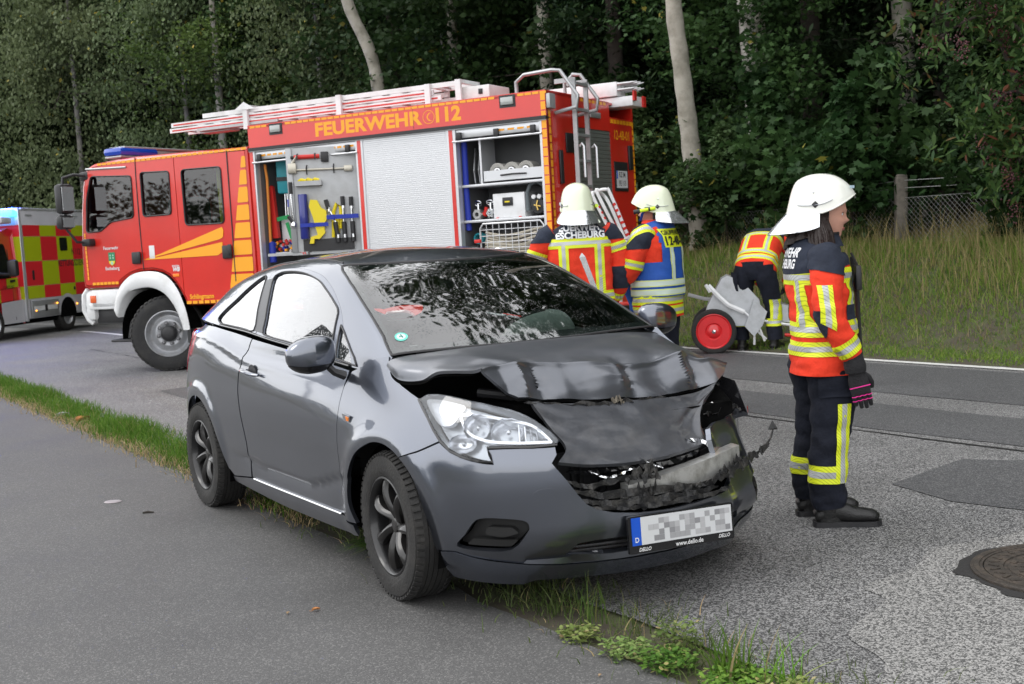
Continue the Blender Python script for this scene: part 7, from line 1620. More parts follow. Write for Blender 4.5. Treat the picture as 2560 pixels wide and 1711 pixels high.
for t_, u_, z_, s_ in (('RETTUNGSDIENST', -2.62, 1.545, .20), ('N 112', -2.80, 1.80, .20)):
    v, f = text_mesh(t_, s_, lambda a, b: (u_-a*.8, 1.0495, z_+b), bold=.003, align='CENTER'); mb = MB(); mb.add(v, [q[::-1] for q in f]); mb.build('lettering', INK, AM)
# arch and wheels
mb = MB(); mb.grid(lambda u, v: (-2.22+.44*math.cos(u*PI), 1.055+.004, .42+.44*math.sin(u*PI)*(1-.0*v)-.0) if v > .5 else (-2.22+.36*math.cos(u*PI), 1.058, .42+.36*math.sin(u*PI)), 20, 1); mb.build('arch_trim', AGR, AM)
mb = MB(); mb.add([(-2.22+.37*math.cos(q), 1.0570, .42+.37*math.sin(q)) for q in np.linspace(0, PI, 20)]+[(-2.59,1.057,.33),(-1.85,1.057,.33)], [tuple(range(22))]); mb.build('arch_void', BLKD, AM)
mb = MB(); mb.bx((-4.2,-.95,.28), (1.3,.95,.40)); mb.build('underbody', BLKD, AM)
aw = None
def awheel(x_, y_, sg):
    global aw
    w_ = bpy.data.objects.new('wheel', None); COL.objects.link(w_); w_.parent = AM; w_.location = (x_, y_, .355); w_.rotation_euler = (0, 0, PI if sg > 0 else 0)
    if aw is None: a = tyre_mb(.355, .24, .21, 40, 4).build('tyre', RUB, w_); mb = MB(); mb.lathe([(.21,-.1),(.20,-.11),(.17,-.06),(.08,-.07),(.06,-.10),(0,-.10)][::-1], 28, 'y'); b = mb.build('rim', WG, w_); aw = (a.data, b.data)
    else: put('tyre', aw[0], w_); put('rim', aw[1], w_)
for x_ in (.78, -2.22):
    for sg in (1, -1): awheel(x_, sg*.93, sg)
# cab of the van
cabp = [(-.44,.30),(-.44,2.30),(-.25,2.36),(.05,2.28),(.35,2.10),(.62,1.72),(.95,1.38),(1.5,1.20),(1.75,1.02),(1.78,.40),(1.6,.30)]
mb = MB(); N_ = len(cabp)
for y_, sc in ((-.93,.93),(-.99,1.),(.99,1.),(.93,.93)): mb.v += [((a+.1)*sc-.1, y_*(1-.10*max(0, (b-1.25))), .30+(b-.30)*sc) for a, b in cabp]
for i in range(3):
    for k in range(N_): mb.f.append((i*N_+k, i*N_+(k+1) % N_, (i+1)*N_+(k+1) % N_, (i+1)*N_+k)); mb.m.append(0); mb.s.append(True)
mb.f += [tuple(range(N_))[::-1], tuple(range(3*N_, 4*N_))]; mb.m += [0, 0]; mb.s += [False, False]; mb.build('cab', mat('van_red', (.62,.02,.03), rough=.35, coat=.5), AM, angle=35)
mb = MB(); ys = lambda z: .992*(1-.10*max(0, z-1.25))
def asd(name, P, m, d=.004, parent=AM): mb = MB(); mb.prism(P, lambda a, b, w_: (a, ys(b)-.0+w_+.001, b), d); return mb.build(name, m, parent)
asd('door_window', rounded([(.02,2.02),(.22,2.03),(.40,1.90),(.62,1.52),(.60,1.30),(-.05,1.30),(-.03,1.8)], .05), BLKG)
asd('door_lower_white', [(-.43,.33),(.42,.33),(.42,.78),(-.43,.82)], AGR, .006)
asd('door_square', [(-.05,.82),(.42,.80),(.42,1.05),(-.05,1.07)], ARED, .006); asd('door_square', [(-.28,1.10),(.15,1.08),(.15,1.28),(-.28,1.30)], LIME, .006); asd('door_square', [(.17,1.08),(.62,1.06),(.62,1.27),(.17,1.28)], ARED, .006); asd('door_square', [(.43,.79),(.9,.78),(.9,1.04),(.43,1.05)], LIME, .0055)
asd('door_gap', [(-.10,.40),(-.085,.40),(-.06,1.9),(-.075,1.9)], BLK, .009)
asd('door_handle', rounded([(.02,1.20),(-.14,1.21),(-.14,1.26),(.02,1.25)], .015), BLK, .03)
mb = MB(); v, f = text_mesh('112 RETTUNG', .09, lambda a, b: (.10-a*.8, 1.0, 1.10+b), bold=.001); mb.add(v, [q[::-1] for q in f]); mb.build('lettering', INK, AM)
mb = MB(); mb.tube([(.62,1.0,1.42),(.45,1.12,1.38),(.30,1.2,1.38)], .03, 8); mb.box((.27,1.24,1.50), (.16,.22,.36), bev=.06); mb.build('wing_mirror', BLK, AM)
# the lit blue lamp with its deflector
BL_E = mat('blue_lamp_lit', (.1,.5,1.), rough=.3, emis=3.2, ecol=(.05,.40,1.0))
mb = MB(); mb.bx((-.30,-.9,2.45), (.10,.98,2.60), bev=.04); mb.build('roof_fairing', AGR, AM)
mb = MB(); mb.box((-.36,.80,2.68), (.20,.46,.14), bev=.05); bl = mb.build('blue_lamp', BL_E, AM)
mb = MB(); mb.box((-.12,-.55,2.66), (.20,.5,.13), bev=.05); mb.build('blue_lamp', LBB, AM)
pl_ = bpy.data.lights.new('blue_flash', 'POINT'); pl_.energy = 160; pl_.color = (.02,.07,1.0); pl_.shadow_soft_size = .12; po = bpy.data.objects.new('blue_flash', pl_); COL.objects.link(po); po.parent = AM; po.location = (-.10,.72,3.02)
mb = MB(); mb.lathe([(0,.02),(.035,.015),(.04,0)][::-1], 12, 'z', (-.47,.93,2.79)); mb.build('corner_lamp', LBB, AM)
# road sign on the footpath side, seen only as a reflection in the side window of the grey car
t = thing('road_sign', 'square road sign on a post mirrored in the side window of the grey car', 'road sign', (-6.2, 9.3, 0), R(40))
mb = MB(); mb.tube([(0,0,0),(0,0,3.1)], .038, 10); mb.build('post', GRYA, t); mb = MB(); mb.box((0,.05,2.55), (.80,.02,.80), rot=Matrix.Rotation(.0, 3, 'Y'), bev=.008); mb.build('sign_panel', mat('sign_back', (.10,.105,.11), rough=.6), t)
# ================================================================ people
CLR = mat('turnout_red', (.72,.045,.018), rough=.82, var=.16, vs=5, bump=.7, bs=28, spec=.25); NAVY = mat('turnout_navy', (.018,.023,.038), rough=.85, bump=.6, bs=30, spec=.3, var=.25, vs=8)
TROU = mat('trouser_black', (.010,.012,.020), rough=.9, bump=.8, bs=24, var=.4, vs=7, spec=.25); TAPY = mat('tape_yellow', (.72,.80,.02), rough=.55); TAPS = mat('tape_silver', (.48,.50,.50), rough=.4, metal=.2, bump=.3, bs=150)
def ribbed(m, sc=1.): 
    n = m.node_tree.nodes; l = m.node_tree.links; b = n['Principled BSDF']; c = tuple(b.inputs['Base Color'].default_value[:3])
    tc = n.new('ShaderNodeTexCoord'); w_ = n.new('ShaderNodeTexWave'); w_.inputs['Scale'].default_value = 34*sc; w_.bands_direction = 'DIAGONAL'; l.new(tc.outputs['Object'], w_.inputs['Vector'])
    r = n.new('ShaderNodeValToRGB'); e = r.color_ramp.elements; e[0].position = .0; e[1].position = .22; e[0].color = (*[x*.55 for x in c], 1); e[1].color = (*c, 1); l.new(w_.outputs['Fac'], r.inputs[0]); l.new(r.outputs[0], b.inputs['Base Color'])
ribbed(TAPY); ribbed(TAPS)
HELM = mat('helmet_white', (.74,.79,.60), rough=.22, coat=.6); HELW = mat('helmet_plain_white', (.80,.81,.74), rough=.22, coat=.7); FLAP = mat('silver_flap', (.80,.82,.84), rough=.16, metal=.9, bump=.5, bs=12)
SKIN = mat('skin', (.56,.30,.22), rough=.5, var=.08, vs=14); HAIR = mat('dark_hair', (.018,.010,.008), rough=.5, bump=.7, bs=60); BOOT = mat('boot_leather', (.010,.010,.010), rough=.45, var=.4, vs=20, bump=.3, bs=80)
GLOV = mat('glove_black', (.014,.014,.016), rough=.8, bump=.5, bs=150); PINK = mat('pink_piping', (.75,.03,.28), rough=.5); NEON = mat('neon_plastic', (.62,.85,.02), rough=.35); VEST = mat('vest_blue', (.010,.075,.36), rough=.7, var=.15, vs=6, bump=.3, bs=150)
def loft(rings, nu=36, per=5, side=(0,1,0), ex=2.3, wr=0., seed=0, wfreq=(9,9,16), endcaps=True):
    """rings: (cx, cy, cz, r_forward, r_side); returns verts, faces"""
    A = catmull([list(r[:5]) for r in rings], per); n = len(A); P = A[:, :3]; v = []
    for i in range(n):
        t = P[min(i+1, n-1)]-P[max(i-1, 0)]; t /= np.linalg.norm(t)+1e-9
        s = np.array(side, float); s = s-t*s.dot(t); s /= np.linalg.norm(s); f = np.cross(s, t)
        for k in range(nu):
            q = 2*PI*k/nu; c, sn = math.cos(q), math.sin(q); c_ = math.copysign(abs(c)**(2/ex), c); s_ = math.copysign(abs(sn)**(2/ex), sn)
            d = f*c_*A[i, 3]+s*s_*A[i, 4]; p = P[i]+d
            if wr:
                w_ = noise.noise(Vector((p[0]*wfreq[0]+seed, p[1]*wfreq[1], p[2]*wfreq[2])))+.5*noise.noise(Vector((p[0]*20+seed, p[1]*20, p[2]*34+3))); p = p+d/np.linalg.norm(d)*w_*wr
            v.append(p)
    f_ = [(i*nu+k, i*nu+(k+1) % nu, (i+1)*nu+(k+1) % nu, (i+1)*nu+k) for i in range(n-1) for k in range(nu)]
    if endcaps: f_ += [tuple(range(nu))[::-1], tuple(range((n-1)*nu, n*nu))]
    return v, f_
def mk(vf, name, m, parent, angle=60, **kw): mb = MB(); mb.add(vf[0], vf[1], 0, True); return mb.build(name, m, parent, angle=angle, **kw)
def slab(vf, planes, keep=None, off=.003):
    bm = bmesh.new(); vs = [bm.verts.new(p) for p in vf[0]]
    for f in vf[1]:
        if len(f) <= 4: bm.faces.new([vs[i] for i in f])
    bm.normal_update()
    for co, no in planes:
        g = bm.verts[:]+bm.edges[:]+bm.faces[:]; bmesh.ops.bisect_plane(bm, geom=g, plane_co=Vector(co), plane_no=Vector(no), clear_outer=True)
    if keep:
        kill = [f for f in bm.faces if not keep(f.calc_center_median())]; bmesh.ops.delete(bm, geom=kill, context='FACES')
    bm.normal_update(); c0 = [q.co+q.normal*off for q in bm.verts]; bm.verts.index_update()
    v = [tuple(c) for c in c0]; f = [tuple(q.index for q in p.verts) for p in bm.faces]; bm.free(); return v, f
def tape(vf, co, no, hw, parent, lim=(), keep=None, name='reflective_band', silver=.36, off=.003):
    no = Vector(no).normalized(); co = Vector(co)
    a = slab(vf, [(co+no*hw, no), (co-no*hw, -no)]+list(lim), keep, off)
    if not a[1]: return
    o = mk(a, name, TAPY, parent); b = slab(vf, [(co+no*hw*silver, no), (co-no*hw*silver, -no)]+list(lim), keep, off+.0012)
    if b[1]: mk(b, 'silver_strip', TAPS, o)
    return o
def project(vf, pts, direction, off=.004):
    """drop points on to a surface along a direction"""
    tris = [f for f in vf[1] if len(f) <= 4]; t = BVHTree.FromPolygons([Vector(p) for p in vf[0]], tris); d = Vector(direction).normalized(); out = []
    for p in pts:
        h = t.ray_cast(Vector(p)-d*1.5, d); out.append(tuple(h[0]-d*off) if h[0] is not None else tuple(t.find_nearest(Vector(p))[0]-d*off*.3))
    return out
def cloth_text(vf, txt, size, origin, ux, uz, direction, m, parent, bold=.002, sx=1., off=.005):
    """lettering laid on cloth; origin, in-plane axes ux (reading) and uz (up)"""
    o, x, z = (np.array(q, float) for q in (origin, ux, uz)); v, f = text_mesh(txt, size, lambda a, b: tuple(o+x*a+z*b), bold=bold, sx=sx, rad=size*.5)
    v = project(vf, v, direction, off); n_ = np.cross(x, z); fl = np.dot(n_, np.array(direction)) > 0
    mb = MB(); mb.add(v, [q[::-1] for q in f] if fl else f); return mb.build('lettering', m, parent)
def helmet(parent, c, yaw, pitch=0, m=HELM, torch=0, scale=1., emblem=False, flapout=.09, visor=False, side=.22, dome=.150):
    """shell, rim, neck flap, bolts; local x forward"""
    h = bpy.data.objects.new('helmet', None); COL.objects.link(h); h.parent = parent; h.location = c; h.rotation_euler = (0, pitch, yaw); h.scale = (scale,)*3
    def rim(q): return -.055+.075*max(0, math.cos(q))**1.2-.020*max(0, -math.cos(q))-.02*math.sin(q)**2
    def shell(u, v, g=1.):
        q = u*2*PI; e = v**.9*PI/2; zr = rim(q); a = (.158 if math.cos(q) > 0 else .160)+.012*sstep(v, .75, 1)*(1 if math.cos(q) > .2 else .4); b = .128
        r_ = math.sin(e)**.92; zz = dome*math.cos(e)
        z = zz if v < .02 else zz+(zr)*sstep(v, .45, 1)
        return (a*r_*math.cos(q)*g, b*r_*math.sin(q)*g, z*g)
    mb = MB(); mb.grid(shell, 44, 18); mk_ = mb.build('helmet_shell', m, h, angle=180)
    mb = MB(); mb.tube([shell(k/40, 1) for k in range(40)], .0045, 6, closed=True); mb.build('helmet_rim', m, h)
    mb = MB(); mb.grid(lambda u, v: shell(u, v, .955), 30, 10, flip=True); mb.build('helmet_liner', BLKD, h)
    mb = MB()
    def fl(u, v):
        q = PI+(u-.5)*2.95; b = shell((q/(2*PI)) % 1, .985); d = np.array([math.cos(q), math.sin(q), 0]); back = max(0, -math.cos(q)); L_ = .045+.055*back**.7
        w_ = .008*math.sin(u*17)*v
        p = np.array(b)+d*(v*flapout*(side+(1-side)*back)+w_)+np.array([0,0,-L_*v-.012*v*v]); return tuple(p)
    mb.grid(fl, 26, 6); mb.grid(lambda u, v: tuple(np.array(fl(u, v))-np.array([0,0,.003])-np.array([-.003,0,0])), 26, 6, flip=True); mb.build('neck_flap', FLAP, h)
    for sg in (1, -1):
        mb = MB(); mb.box((-.035, sg*.122, -.035), (.026,.012,.026), rot=Matrix.Rotation(PI/4, 3, 'Y'), bev=.003); mb.build('helmet_bolt', BLK, h)
        mb = MB(); mb.lathe([(0,.006*sg),(.005,.004*sg),(.006,0)], 8, 'y', (-.045, sg*.121, .025)); mb.build('helmet_rivet', CHR, h)
        mb = MB(); P = [np.array(shell(((.5+sg*-.0)+sg*t) % 1, .80+.05*math.sin(t*9)))*1.006 for t in np.linspace(-.30*0+.12, .30, 12)]; mb.tube(P, .008, 6, flat=.25); mb.build('grey_strip', mat('helmet_strip', (.40,.42,.46), rough=.4), h)
    if torch:
        mb = MB(); y_ = .128*torch; mb.tube([(-.02,y_+.02*torch,-.045),(.10,y_+.02*torch,-.055)], .014, 10); tb = mb.build('helmet_torch', NEON, h)
        mb = MB(); mb.tube([(.10,y_+.02*torch,-.055),(.15,y_+.02*torch,-.060)], [.016,.018], 10); mb.tube([(.02,y_+.02*torch,-.047),(.035,y_+.02*torch,-.048)], .0155, 10); mb.box((.05,y_+.005*torch,-.045), (.03,.02,.03), bev=.004); mb.build('torch_head', BLK, tb)
    if emblem:
        mb = MB(); mb.prism([(-.022,-.008),(.022,-.008),(.015,.032),(-.015,.032)], lambda a, b, w_: (.166-.25*b+w_, a, .005+b), .004); mb.build('front_plate', mat('plate_charcoal', (.05,.05,.05), rough=.4), h)
        mb = MB(); mb.box((.148,-.062,.052), (.03,.003,.014), rot=Matrix.Rotation(.75, 3, 'Z')); mb.build('pale_sticker', mat('sticker_blue_grey', (.45,.6,.68), rough=.4), h)
    if visor: mb = MB(); mb.grid(lambda u, v: ((.135-.02*v)*math.cos((u-.5)*2.0), .118*math.sin((u-.5)*2.0), .0-.04*v), 16, 3); mb.build('visor_edge', glass('visor_clear', (.95,.95,.9), boost=2.5), h)
    return h
def boot(parent, x, y, yaw, L=.29, H=.20, name='boot'):
    b = bpy.data.objects.new(name, None); COL.objects.link(b); b.parent = parent; b.location = (x, y, 0); b.rotation_euler = (0, 0, yaw)
    mb = MB(); v, f = loft([(-.045,0,H,.064,.058),(-.042,0,H*.75,.060,.054),(-.038,0,.10,.062,.050),(-.036,0,.05,.066,.048),(-.036,0,.022,.068,.046)], 26, 4, ex=2.2, wr=.003); mb.add(v, f, 0, True)
    v, f = loft([(-.105,0,.050,.024,.034),(-.085,0,.056,.036,.044),(-.03,0,.072,.052,.046),(.03,0,.066,.046,.045),(.08,0,.054,.036,.048),(.13,0,.050,.032,.050),(.168,0,.046,.028,.046),(.192,0,.040,.016,.030)], 24, 4, ex=2.3, wr=.002); mb.add(v, f, 0, True)
    mb.build('boot_upper', BOOT, b, angle=80)
    out = [(-.115,0),(-.10,.04),(-.03,.045),(.05,.040),(.12,.052),(.18,.045),(.208,.0),(.18,-.045),(.12,-.052),(.05,-.040),(-.03,-.045),(-.10,-.04)]; P = smooth_closed(out, 3)
    mb = MB(); mb.prism(P, lambda a, c, w_: (a, c, .0+w_), .026); mb.build('sole', BLK, b); return b
def hand(parent, wrist, direction, palm, sgn, m=GLOV, curl=.5, scale=1., pink=False, name='glove'):
    """palm plus five bent fingers as one grown surface"""
    d = Vector(direction).normalized(); n = Vector(palm).normalized(); s = d.cross(n).normalized()*sgn; n = s.cross(d).normalized()*sgn if 0 else n
    mb = MB(); w = Vector(wrist)
    def P(a, b, c): return w+d*a*scale+s*b*scale+n*c*scale
    v, f = loft([(*P(-.05,0,0), .030*scale, .036*scale),(*P(0,0,0), .024*scale, .034*scale),(*P(.04,0,.002), .020*scale, .043*scale),(*P(.085,0,.004), .017*scale, .042*scale),(*P(.10,0,.006), .011*scale, .036*scale)], 18, 3, side=tuple(s), ex=2.3)
    mb.add(v, f, 0, True)
    for k, (b, L_) in enumerate(((.030,.066),(.010,.074),(-.011,.070),(-.031,.054))):
        pts = [P(.070, b, .002)]; a = 0; q = P(.092, b, .004); pts.append(q)
        for j in range(3): a += curl*(.55+.15*j); q = q+(d*math.cos(a)+n*math.sin(a))*L_/3*scale; pts.append(q)
        mb.tube([tuple(p) for p in pts], [.0115*scale,.0112*scale,.0105*scale,.0098*scale,.008*scale], 10)
        if k < 9: mb.lathe([(0,0)], 3) if 0 else None
    pts = [P(.012,.026,.004), P(.035,.046,.012), P(.060,.054,.024), P(.082,.052,.036)]; mb.tube([tuple(p) for p in pts], [.014*scale,.0135*scale,.012*scale,.009*scale], 10)
    o = mb.build(name, m, parent, angle=70)
    if pink:
        mb = MB(); mb.tube([tuple(P(.062, .044-.088*t, -.021-.002*math.sin(t*PI))) for t in np.linspace(0, 1, 8)], .0028, 5)
        for aa, cc in ((.102,-.008),(.122,.002)):
            for b in (.030,.010,-.011,-.031): mb.tube([tuple(P(aa, b+.012, cc)), tuple(P(aa+.002, b, cc-.005)), tuple(P(aa, b-.012, cc))], .0022, 5)
        mb.build('pink_piping', PINK, o)
    return o
def head(parent, c, yaw, pitch=0, sex='m', s=1.):
    """continuous head with brow, nose, lips, chin and ears"""
    v = []; nu, nv = 40, 30
    for j in range(nv+1):
        t = j/nv; z = .118-.236*t
        prof = interp_smooth([-.118,-.105,-.085,-.06,-.03,0,.03,.06,.09,.11,.118], [.030,.052,.062,.070,.078,.083,.086,.082,.064,.030,.0], z)
        wid = interp_smooth([-.118,-.105,-.085,-.06,-.03,0,.03,.06,.09,.11,.118], [.020,.034,.046,.056,.064,.070,.073,.070,.055,.026,.0], z)
        bck = interp_smooth([-.118,-.09,-.06,-.03,0,.03,.06,.09,.118], [.045,.055,.070,.088,.096,.098,.090,.066,.0], z)
        for k in range(nu):
            q = 2*PI*k/nu; cq, sq = math.cos(q), math.sin(q); x = (prof if cq > 0 else bck)*cq+.012*(1 if z < -.02 else .5)*(cq > 0)*cq; y = wid*math.copysign(abs(sq)**.9, sq)
            if cq > .2:
                g = lambda yy, zz, sy, sz: math.exp(-((y-yy)/sy)**2-((z-zz)/sz)**2)
                x += .015*g(0,-.026,.012,.013)+.009*g(0,-.010,.008,.022)+.006*g(0,.022,.030,.010)-.009*(g(.030,.004,.014,.012)+g(-.030,.004,.014,.012))
                x += .004*g(0,-.060,.020,.006)+.004*g(0,-.070,.018,.006)-.005*g(0,-.048,.012,.005)+.008*g(0,-.098,.020,.014)+.004*(g(.038,-.03,.02,.02)+g(-.038,-.03,.02,.02))
            v.append(np.array([x, y, z])*s)
    f = [(j*nu+k, (j+1)*nu+k, (j+1)*nu+(k+1) % nu, j*nu+(k+1) % nu) for j in range(nv) for k in range(nu)]
    h = bpy.data.objects.new('head', None); 
    mb = MB(); mb.add(v, f, 0, True)
    n_ = loft([(-.02,0,-.20,.060,.062),(-.015,0,-.15,.055,.056),(-.010,0,-.10,.058,.056),(-.01,0,-.05,.06,.055)], 24, 3, ex=2); mb.add(n_[0], n_[1], 0, True)
    for sg in (1, -1):                                  # ears
        mb.tube([(-.012,sg*.068,-.032),(-.004,sg*.078,-.025),(-.010,sg*.084,.0),(-.022,sg*.086,.018),(-.034,sg*.080,.010),(-.030,sg*.074,-.015),(-.018,sg*.070,-.032)], [.006,.007,.007,.007,.006,.006,.005], 8)
    o = mb.build('body', SKIN, parent, angle=180); o.location = c; o.rotation_euler = (0, pitch, yaw)
    for sg in (1, -1):
        mb = MB(); mb.lathe([(0,.0115),(.007,.0095),(.0112,.004),(.0115,0)][::-1], 12, 'x', (.0675*s,sg*.029,.004)); mb.build('eye', mat('eye_white', (.6,.58,.56), rough=.2), o)
        mb = MB(); mb.lathe([(0,.0022),(.005,.0012),(.0055,0)][::-1], 10, 'x', (.0778*s,sg*.030,.004)); mb.build('iris', mat('iris_dark', (.02,.015,.012), rough=.1), o)
        mb = MB(); mb.tube([(.083,sg*.014,.024),(.083,sg*.028,.028),(.072,sg*.044,.024)], [.002,.003,.0015], 6); mb.tube([(.078,sg*.018,.009),(.0795,sg*.030,.0125),(.071,sg*.042,.007)], [.001,.0018,.001], 5); mb.build('eyebrow', HAIR, o)
    mb = MB(); mb.tube([(.080,-.021,-.0645),(.0868,-.008,-.0615),(.0875,0,-.0625),(.0868,.008,-.0615),(.080,.021,-.0645)], [.0015,.0035,.003,.0035,.0015], 6); mb.tube([(.080,-.018,-.0665),(.0858,0,-.0700),(.080,.018,-.0665)], [.0015,.0042,.0015], 6); mb.build('lips', mat('lips', (.42,.12,.11), rough=.45), o)
    return o
def jacket(parent, rings, wr=.007, seed=1, m=CLR, name='jacket', ex=2.5): 
    vf = loft(rings, 44, 7, ex=ex, wr=wr, seed=seed); o = mk(vf, name, m, parent); return vf, o
def sleeve(parent, pts, m=CLR, wr=.012, seed=2, per=6, side=(1,0,0)):
    vf = loft(pts, 26, per, side=side, ex=2.1, wr=wr, seed=seed, wfreq=(14,14,20)); o = mk(vf, 'sleeve', m, parent); return vf, o
def leg(parent, pts, wr=.007, seed=3): vf = loft(pts, 28, 7, ex=2.15, wr=wr, seed=seed, wfreq=(10,10,16)); o = mk(vf, 'trouser_leg', TROU, parent); return vf, o
def U(a, b): d = Vector(b)-Vector(a); return d.normalized()

# ---------------- woman in the foreground, in profile
W = thing('person', 'woman in white helmet and red turnout jacket standing in profile on the coarse road', 'person', (1.49, 5.86, 0), R(-1))
tor = [(.012,0,.735,.160,.212),(.012,0,.78,.158,.210),(0.01,0,.88,.152,.19),(.005,0,.98,.146,.18),(.0,0,1.08,.142,.185),(-.008,0,1.17,.146,.19),(-.015,0,1.25,.140,.195),(-.02,0,1.305,.122,.17),(-.010,0,1.345,.105,.125),(.0,0,1.38,.092,.098)]
vj, oj = jacket(W, tor, .013, 4)
for z_ in (.86, .952): tape(vj, (0,0,z_), (0,0,1), .035, oj)
tape(vj, (0,0,1.20), (0,0,1), .036, oj, keep=lambda c: True)
for y_ in (.12,-.12): tape(vj, (0,y_,0), (0,1,0), .036, oj, lim=[((0,0,1.19),(0,0,1)),((0,0,.965),(0,0,-1))], off=.0035)
yk = slab(vj, [((0,0,1.232),(.12,0,-1))], None, .004); mk(yk, 'yoke', NAVY, oj)
for t_, z_ in (('FEUERWEHR', 1.315), ('ESCHEBURG', 1.262)): cloth_text(vj, t_, .060, (-.3,0,z_), (0,-1,0), (0,0,1), (1,0,0), SIL, oj, .0022, off=.008, sx=.74)
mk(slab(vj, [((.02,0,0),(-1,0,0)),((0,.0,1.12),(0,0,-1)),((0,-.05,0),(0,1,0)),((0,-.13,0),(0,-1,0)),((0,0,1.20),(0,0,1))], None, .012), 'chest_pocket', NAVY, oj)
mk(slab(vj, [((.08,0,0),(-1,0,0)),((0,0,.99),(0,0,-1)),((0,-.08,0),(0,1,0)),((0,0,1.06),(0,0,1))], None, .006), 'pocket_flap', NAVY, oj)
mb = MB(); mb.tube([(.155,-.02,1.28),(.172,-.02,1.1),(.178,-.02,.8)], .012, 6); mb.build('front_zip', BLK, oj)
mb = MB(); mb.box((.165,-.07,1.18), (.03,.05,.12), bev=.01); mb.tube([(.165,-.07,1.24),(.14,-.06,1.30)], .006, 6); mb.build('radio', BLK, oj)
vc = loft([(0,0,1.335,.118,.135),(.0,0,1.36,.108,.112),(.0,0,1.385,.10,.098),(.0,0,1.402,.098,.094)], 34, 5, wr=.003, endcaps=False); mk(vc, 'collar', NAVY, oj)
mk(slab(vc, [((0,0,1.392),(0,0,-1))], None, .002), 'collar_edge', BLK, oj)
# near arm
sl = [(-.01,-.155,1.305,.070,.075),(-.012,-.20,1.26,.076,.080),(-.022,-.245,1.17,.072,.070),(-.028,-.265,1.08,.068,.065),(-.018,-.272,1.00,.067,.063),(.025,-.268,.925,.062,.058),(.060,-.260,.862,.056,.054),(.076,-.256,.835,.050,.050)]
vs_, os_ = sleeve(W, sl, seed=7)
mk(slab(vs_, [((0,0,1.215),(-.25,0,-1))], None, .005), 'shoulder_patch', NAVY, os_)
ax = U((.035,-.288,.925), (.092,-.276,.835)); tape(vs_, (.062,-.28,.885), ax, .036, os_, off=.005)
tape(vs_, (.010,0,0), (1,0,.05), .030, os_, lim=[((0,0,1.165),(0,0,1)),((.03,0,.935),(-.6,0,-1)),((0,-.275,0),(0,1,0))], off=.006)
mk(slab(vs_, [((-.045,0,0),(1,0,.0)),((0,0,1.05),(0,0,1)),((0,0,.90),(0,0,-1))], None, .0018), 'elbow_patch', NAVY, os_)
vcuf = loft([(.070,-.258,.848,.050,.050),(.080,-.256,.82,.046,.046),(.088,-.254,.785,.046,.050),(.092,-.252,.755,.040,.048)], 22, 4, side=(1,0,0), wr=.003); mk(vcuf, 'glove_cuff', GLOV, W)
hand(W, (.094,-.250,.752), (.22,.02,-1), (.15,.95,-.0), 1, curl=.22, pink=True, scale=1.08)
# far arm
sl2 = [(-.01,.165,1.305,.075,.085),(-.01,.215,1.26,.082,.088),(-.0,.262,1.17,.078,.076),(.02,.285,1.08,.074,.070),(.06,.292,1.00,.072,.068),(.11,.280,.925,.066,.062),(.15,.265,.862,.058,.056)]
v2, o2 = sleeve(W, sl2, seed=9); mk(slab(v2, [((0,0,1.165),(0,0,-1))], None, .005), 'shoulder_patch', NAVY, o2); tape(v2, (.12,.275,.91), U(sl2[-2][:3], sl2[-1][:3]), .036, o2, off=.005)
hand(W, (.165,.258,.83), (.3,-.1,-1), (.1,-.95,0), -1, curl=.5, scale=1.08)
# trousers and boots
l1, g1 = leg(W, [(.01,-.075,.84,.118,.092),(.018,-.088,.74,.120,.100),(.020,-.098,.60,.106,.092),(.0,-.10,.45,.092,.082),(-.018,-.103,.33,.087,.080),(-.022,-.10,.22,.089,.083),(-.022,-.098,.13,.084,.078),(-.02,-.098,.095,.076,.07)], .014, 5)
l2, g2 = leg(W, [(-.01,.075,.84,.118,.092),(-.02,.09,.74,.120,.100),(-.01,.105,.60,.104,.092),(-.02,.12,.45,.092,.082),(-.038,.13,.33,.088,.080),(-.05,.14,.22,.090,.083),(-.05,.14,.13,.084,.078),(-.05,.14,.095,.076,.07)], .014, 6)
mb = MB(); sv = loft([(0,0,.86,.12,.16),(0,0,.78,.125,.165),(0,0,.72,.11,.10)], 30, 4); mk(sv, 'trouser_seat', TROU, W)
for v_, g_, x_, y_ in ((l1, g1, -.03, -.1), (l2, g2, -.04, .14)):
    tape(v_, (0,0,.262), (.03,0,1), .042, g_, off=.004)
    tape(v_, (x_+.045,0,0), (1,0,-.06), .032, g_, lim=[((0,0,.60),(0,0,1)),((0,0,.22),(0,0,-1)),((0,y_,0),(0,1 if y_ < 0 else -1,0))], off=.0055)
mk(slab(l1, [((0,0,.63),(0,0,-1)),((0,0,.76),(0,0,1)),((0,-.12,0),(0,1,0)),((.10,0,0),(1,0,0)),((-.06,0,0),(-1,0,0))], None, .014), 'thigh_pocket', TROU, g1)
boot(W, .018, -.10, R(-8)); boot(W, -.012, .15, R(-2))
hd = head(W, (.042,-.0,1.488), R(-8), .08)
hl_ = helmet(W, (.020,.005,1.568), R(-8), .05, m=HELW, emblem=True, visor=True, scale=.95, dome=.122)
mb = MB(); mb.tube([(-.01,-.082,1.54),(.020,-.076,1.47),(.045,-.052,1.405),(.055,0,1.39)], .011, 8, flat=.5); mb.tube([(.035,-.078,1.53),(.032,-.07,1.47)], .016, 8, flat=.5); mb.build('chin_strap', BLK, hl_.parent)
def hairv(u, v):
    q = -PI*.62-(u-.5)*2.9-.35; r_ = .092+.02*math.sin(v*PI)+.03*v; x = -.028+r_*math.cos(q)*1.0*(1+.25*v); y = r_*.88*math.sin(q)*(1+.1*v); z = 1.545-.215*v+.012*math.sin(u*9+v*4)
    k = .008*math.sin(u*40+v*3)+.01*noise.noise(Vector((u*8, v*4, 2))); return (x+k-.02*v, y+k, z)
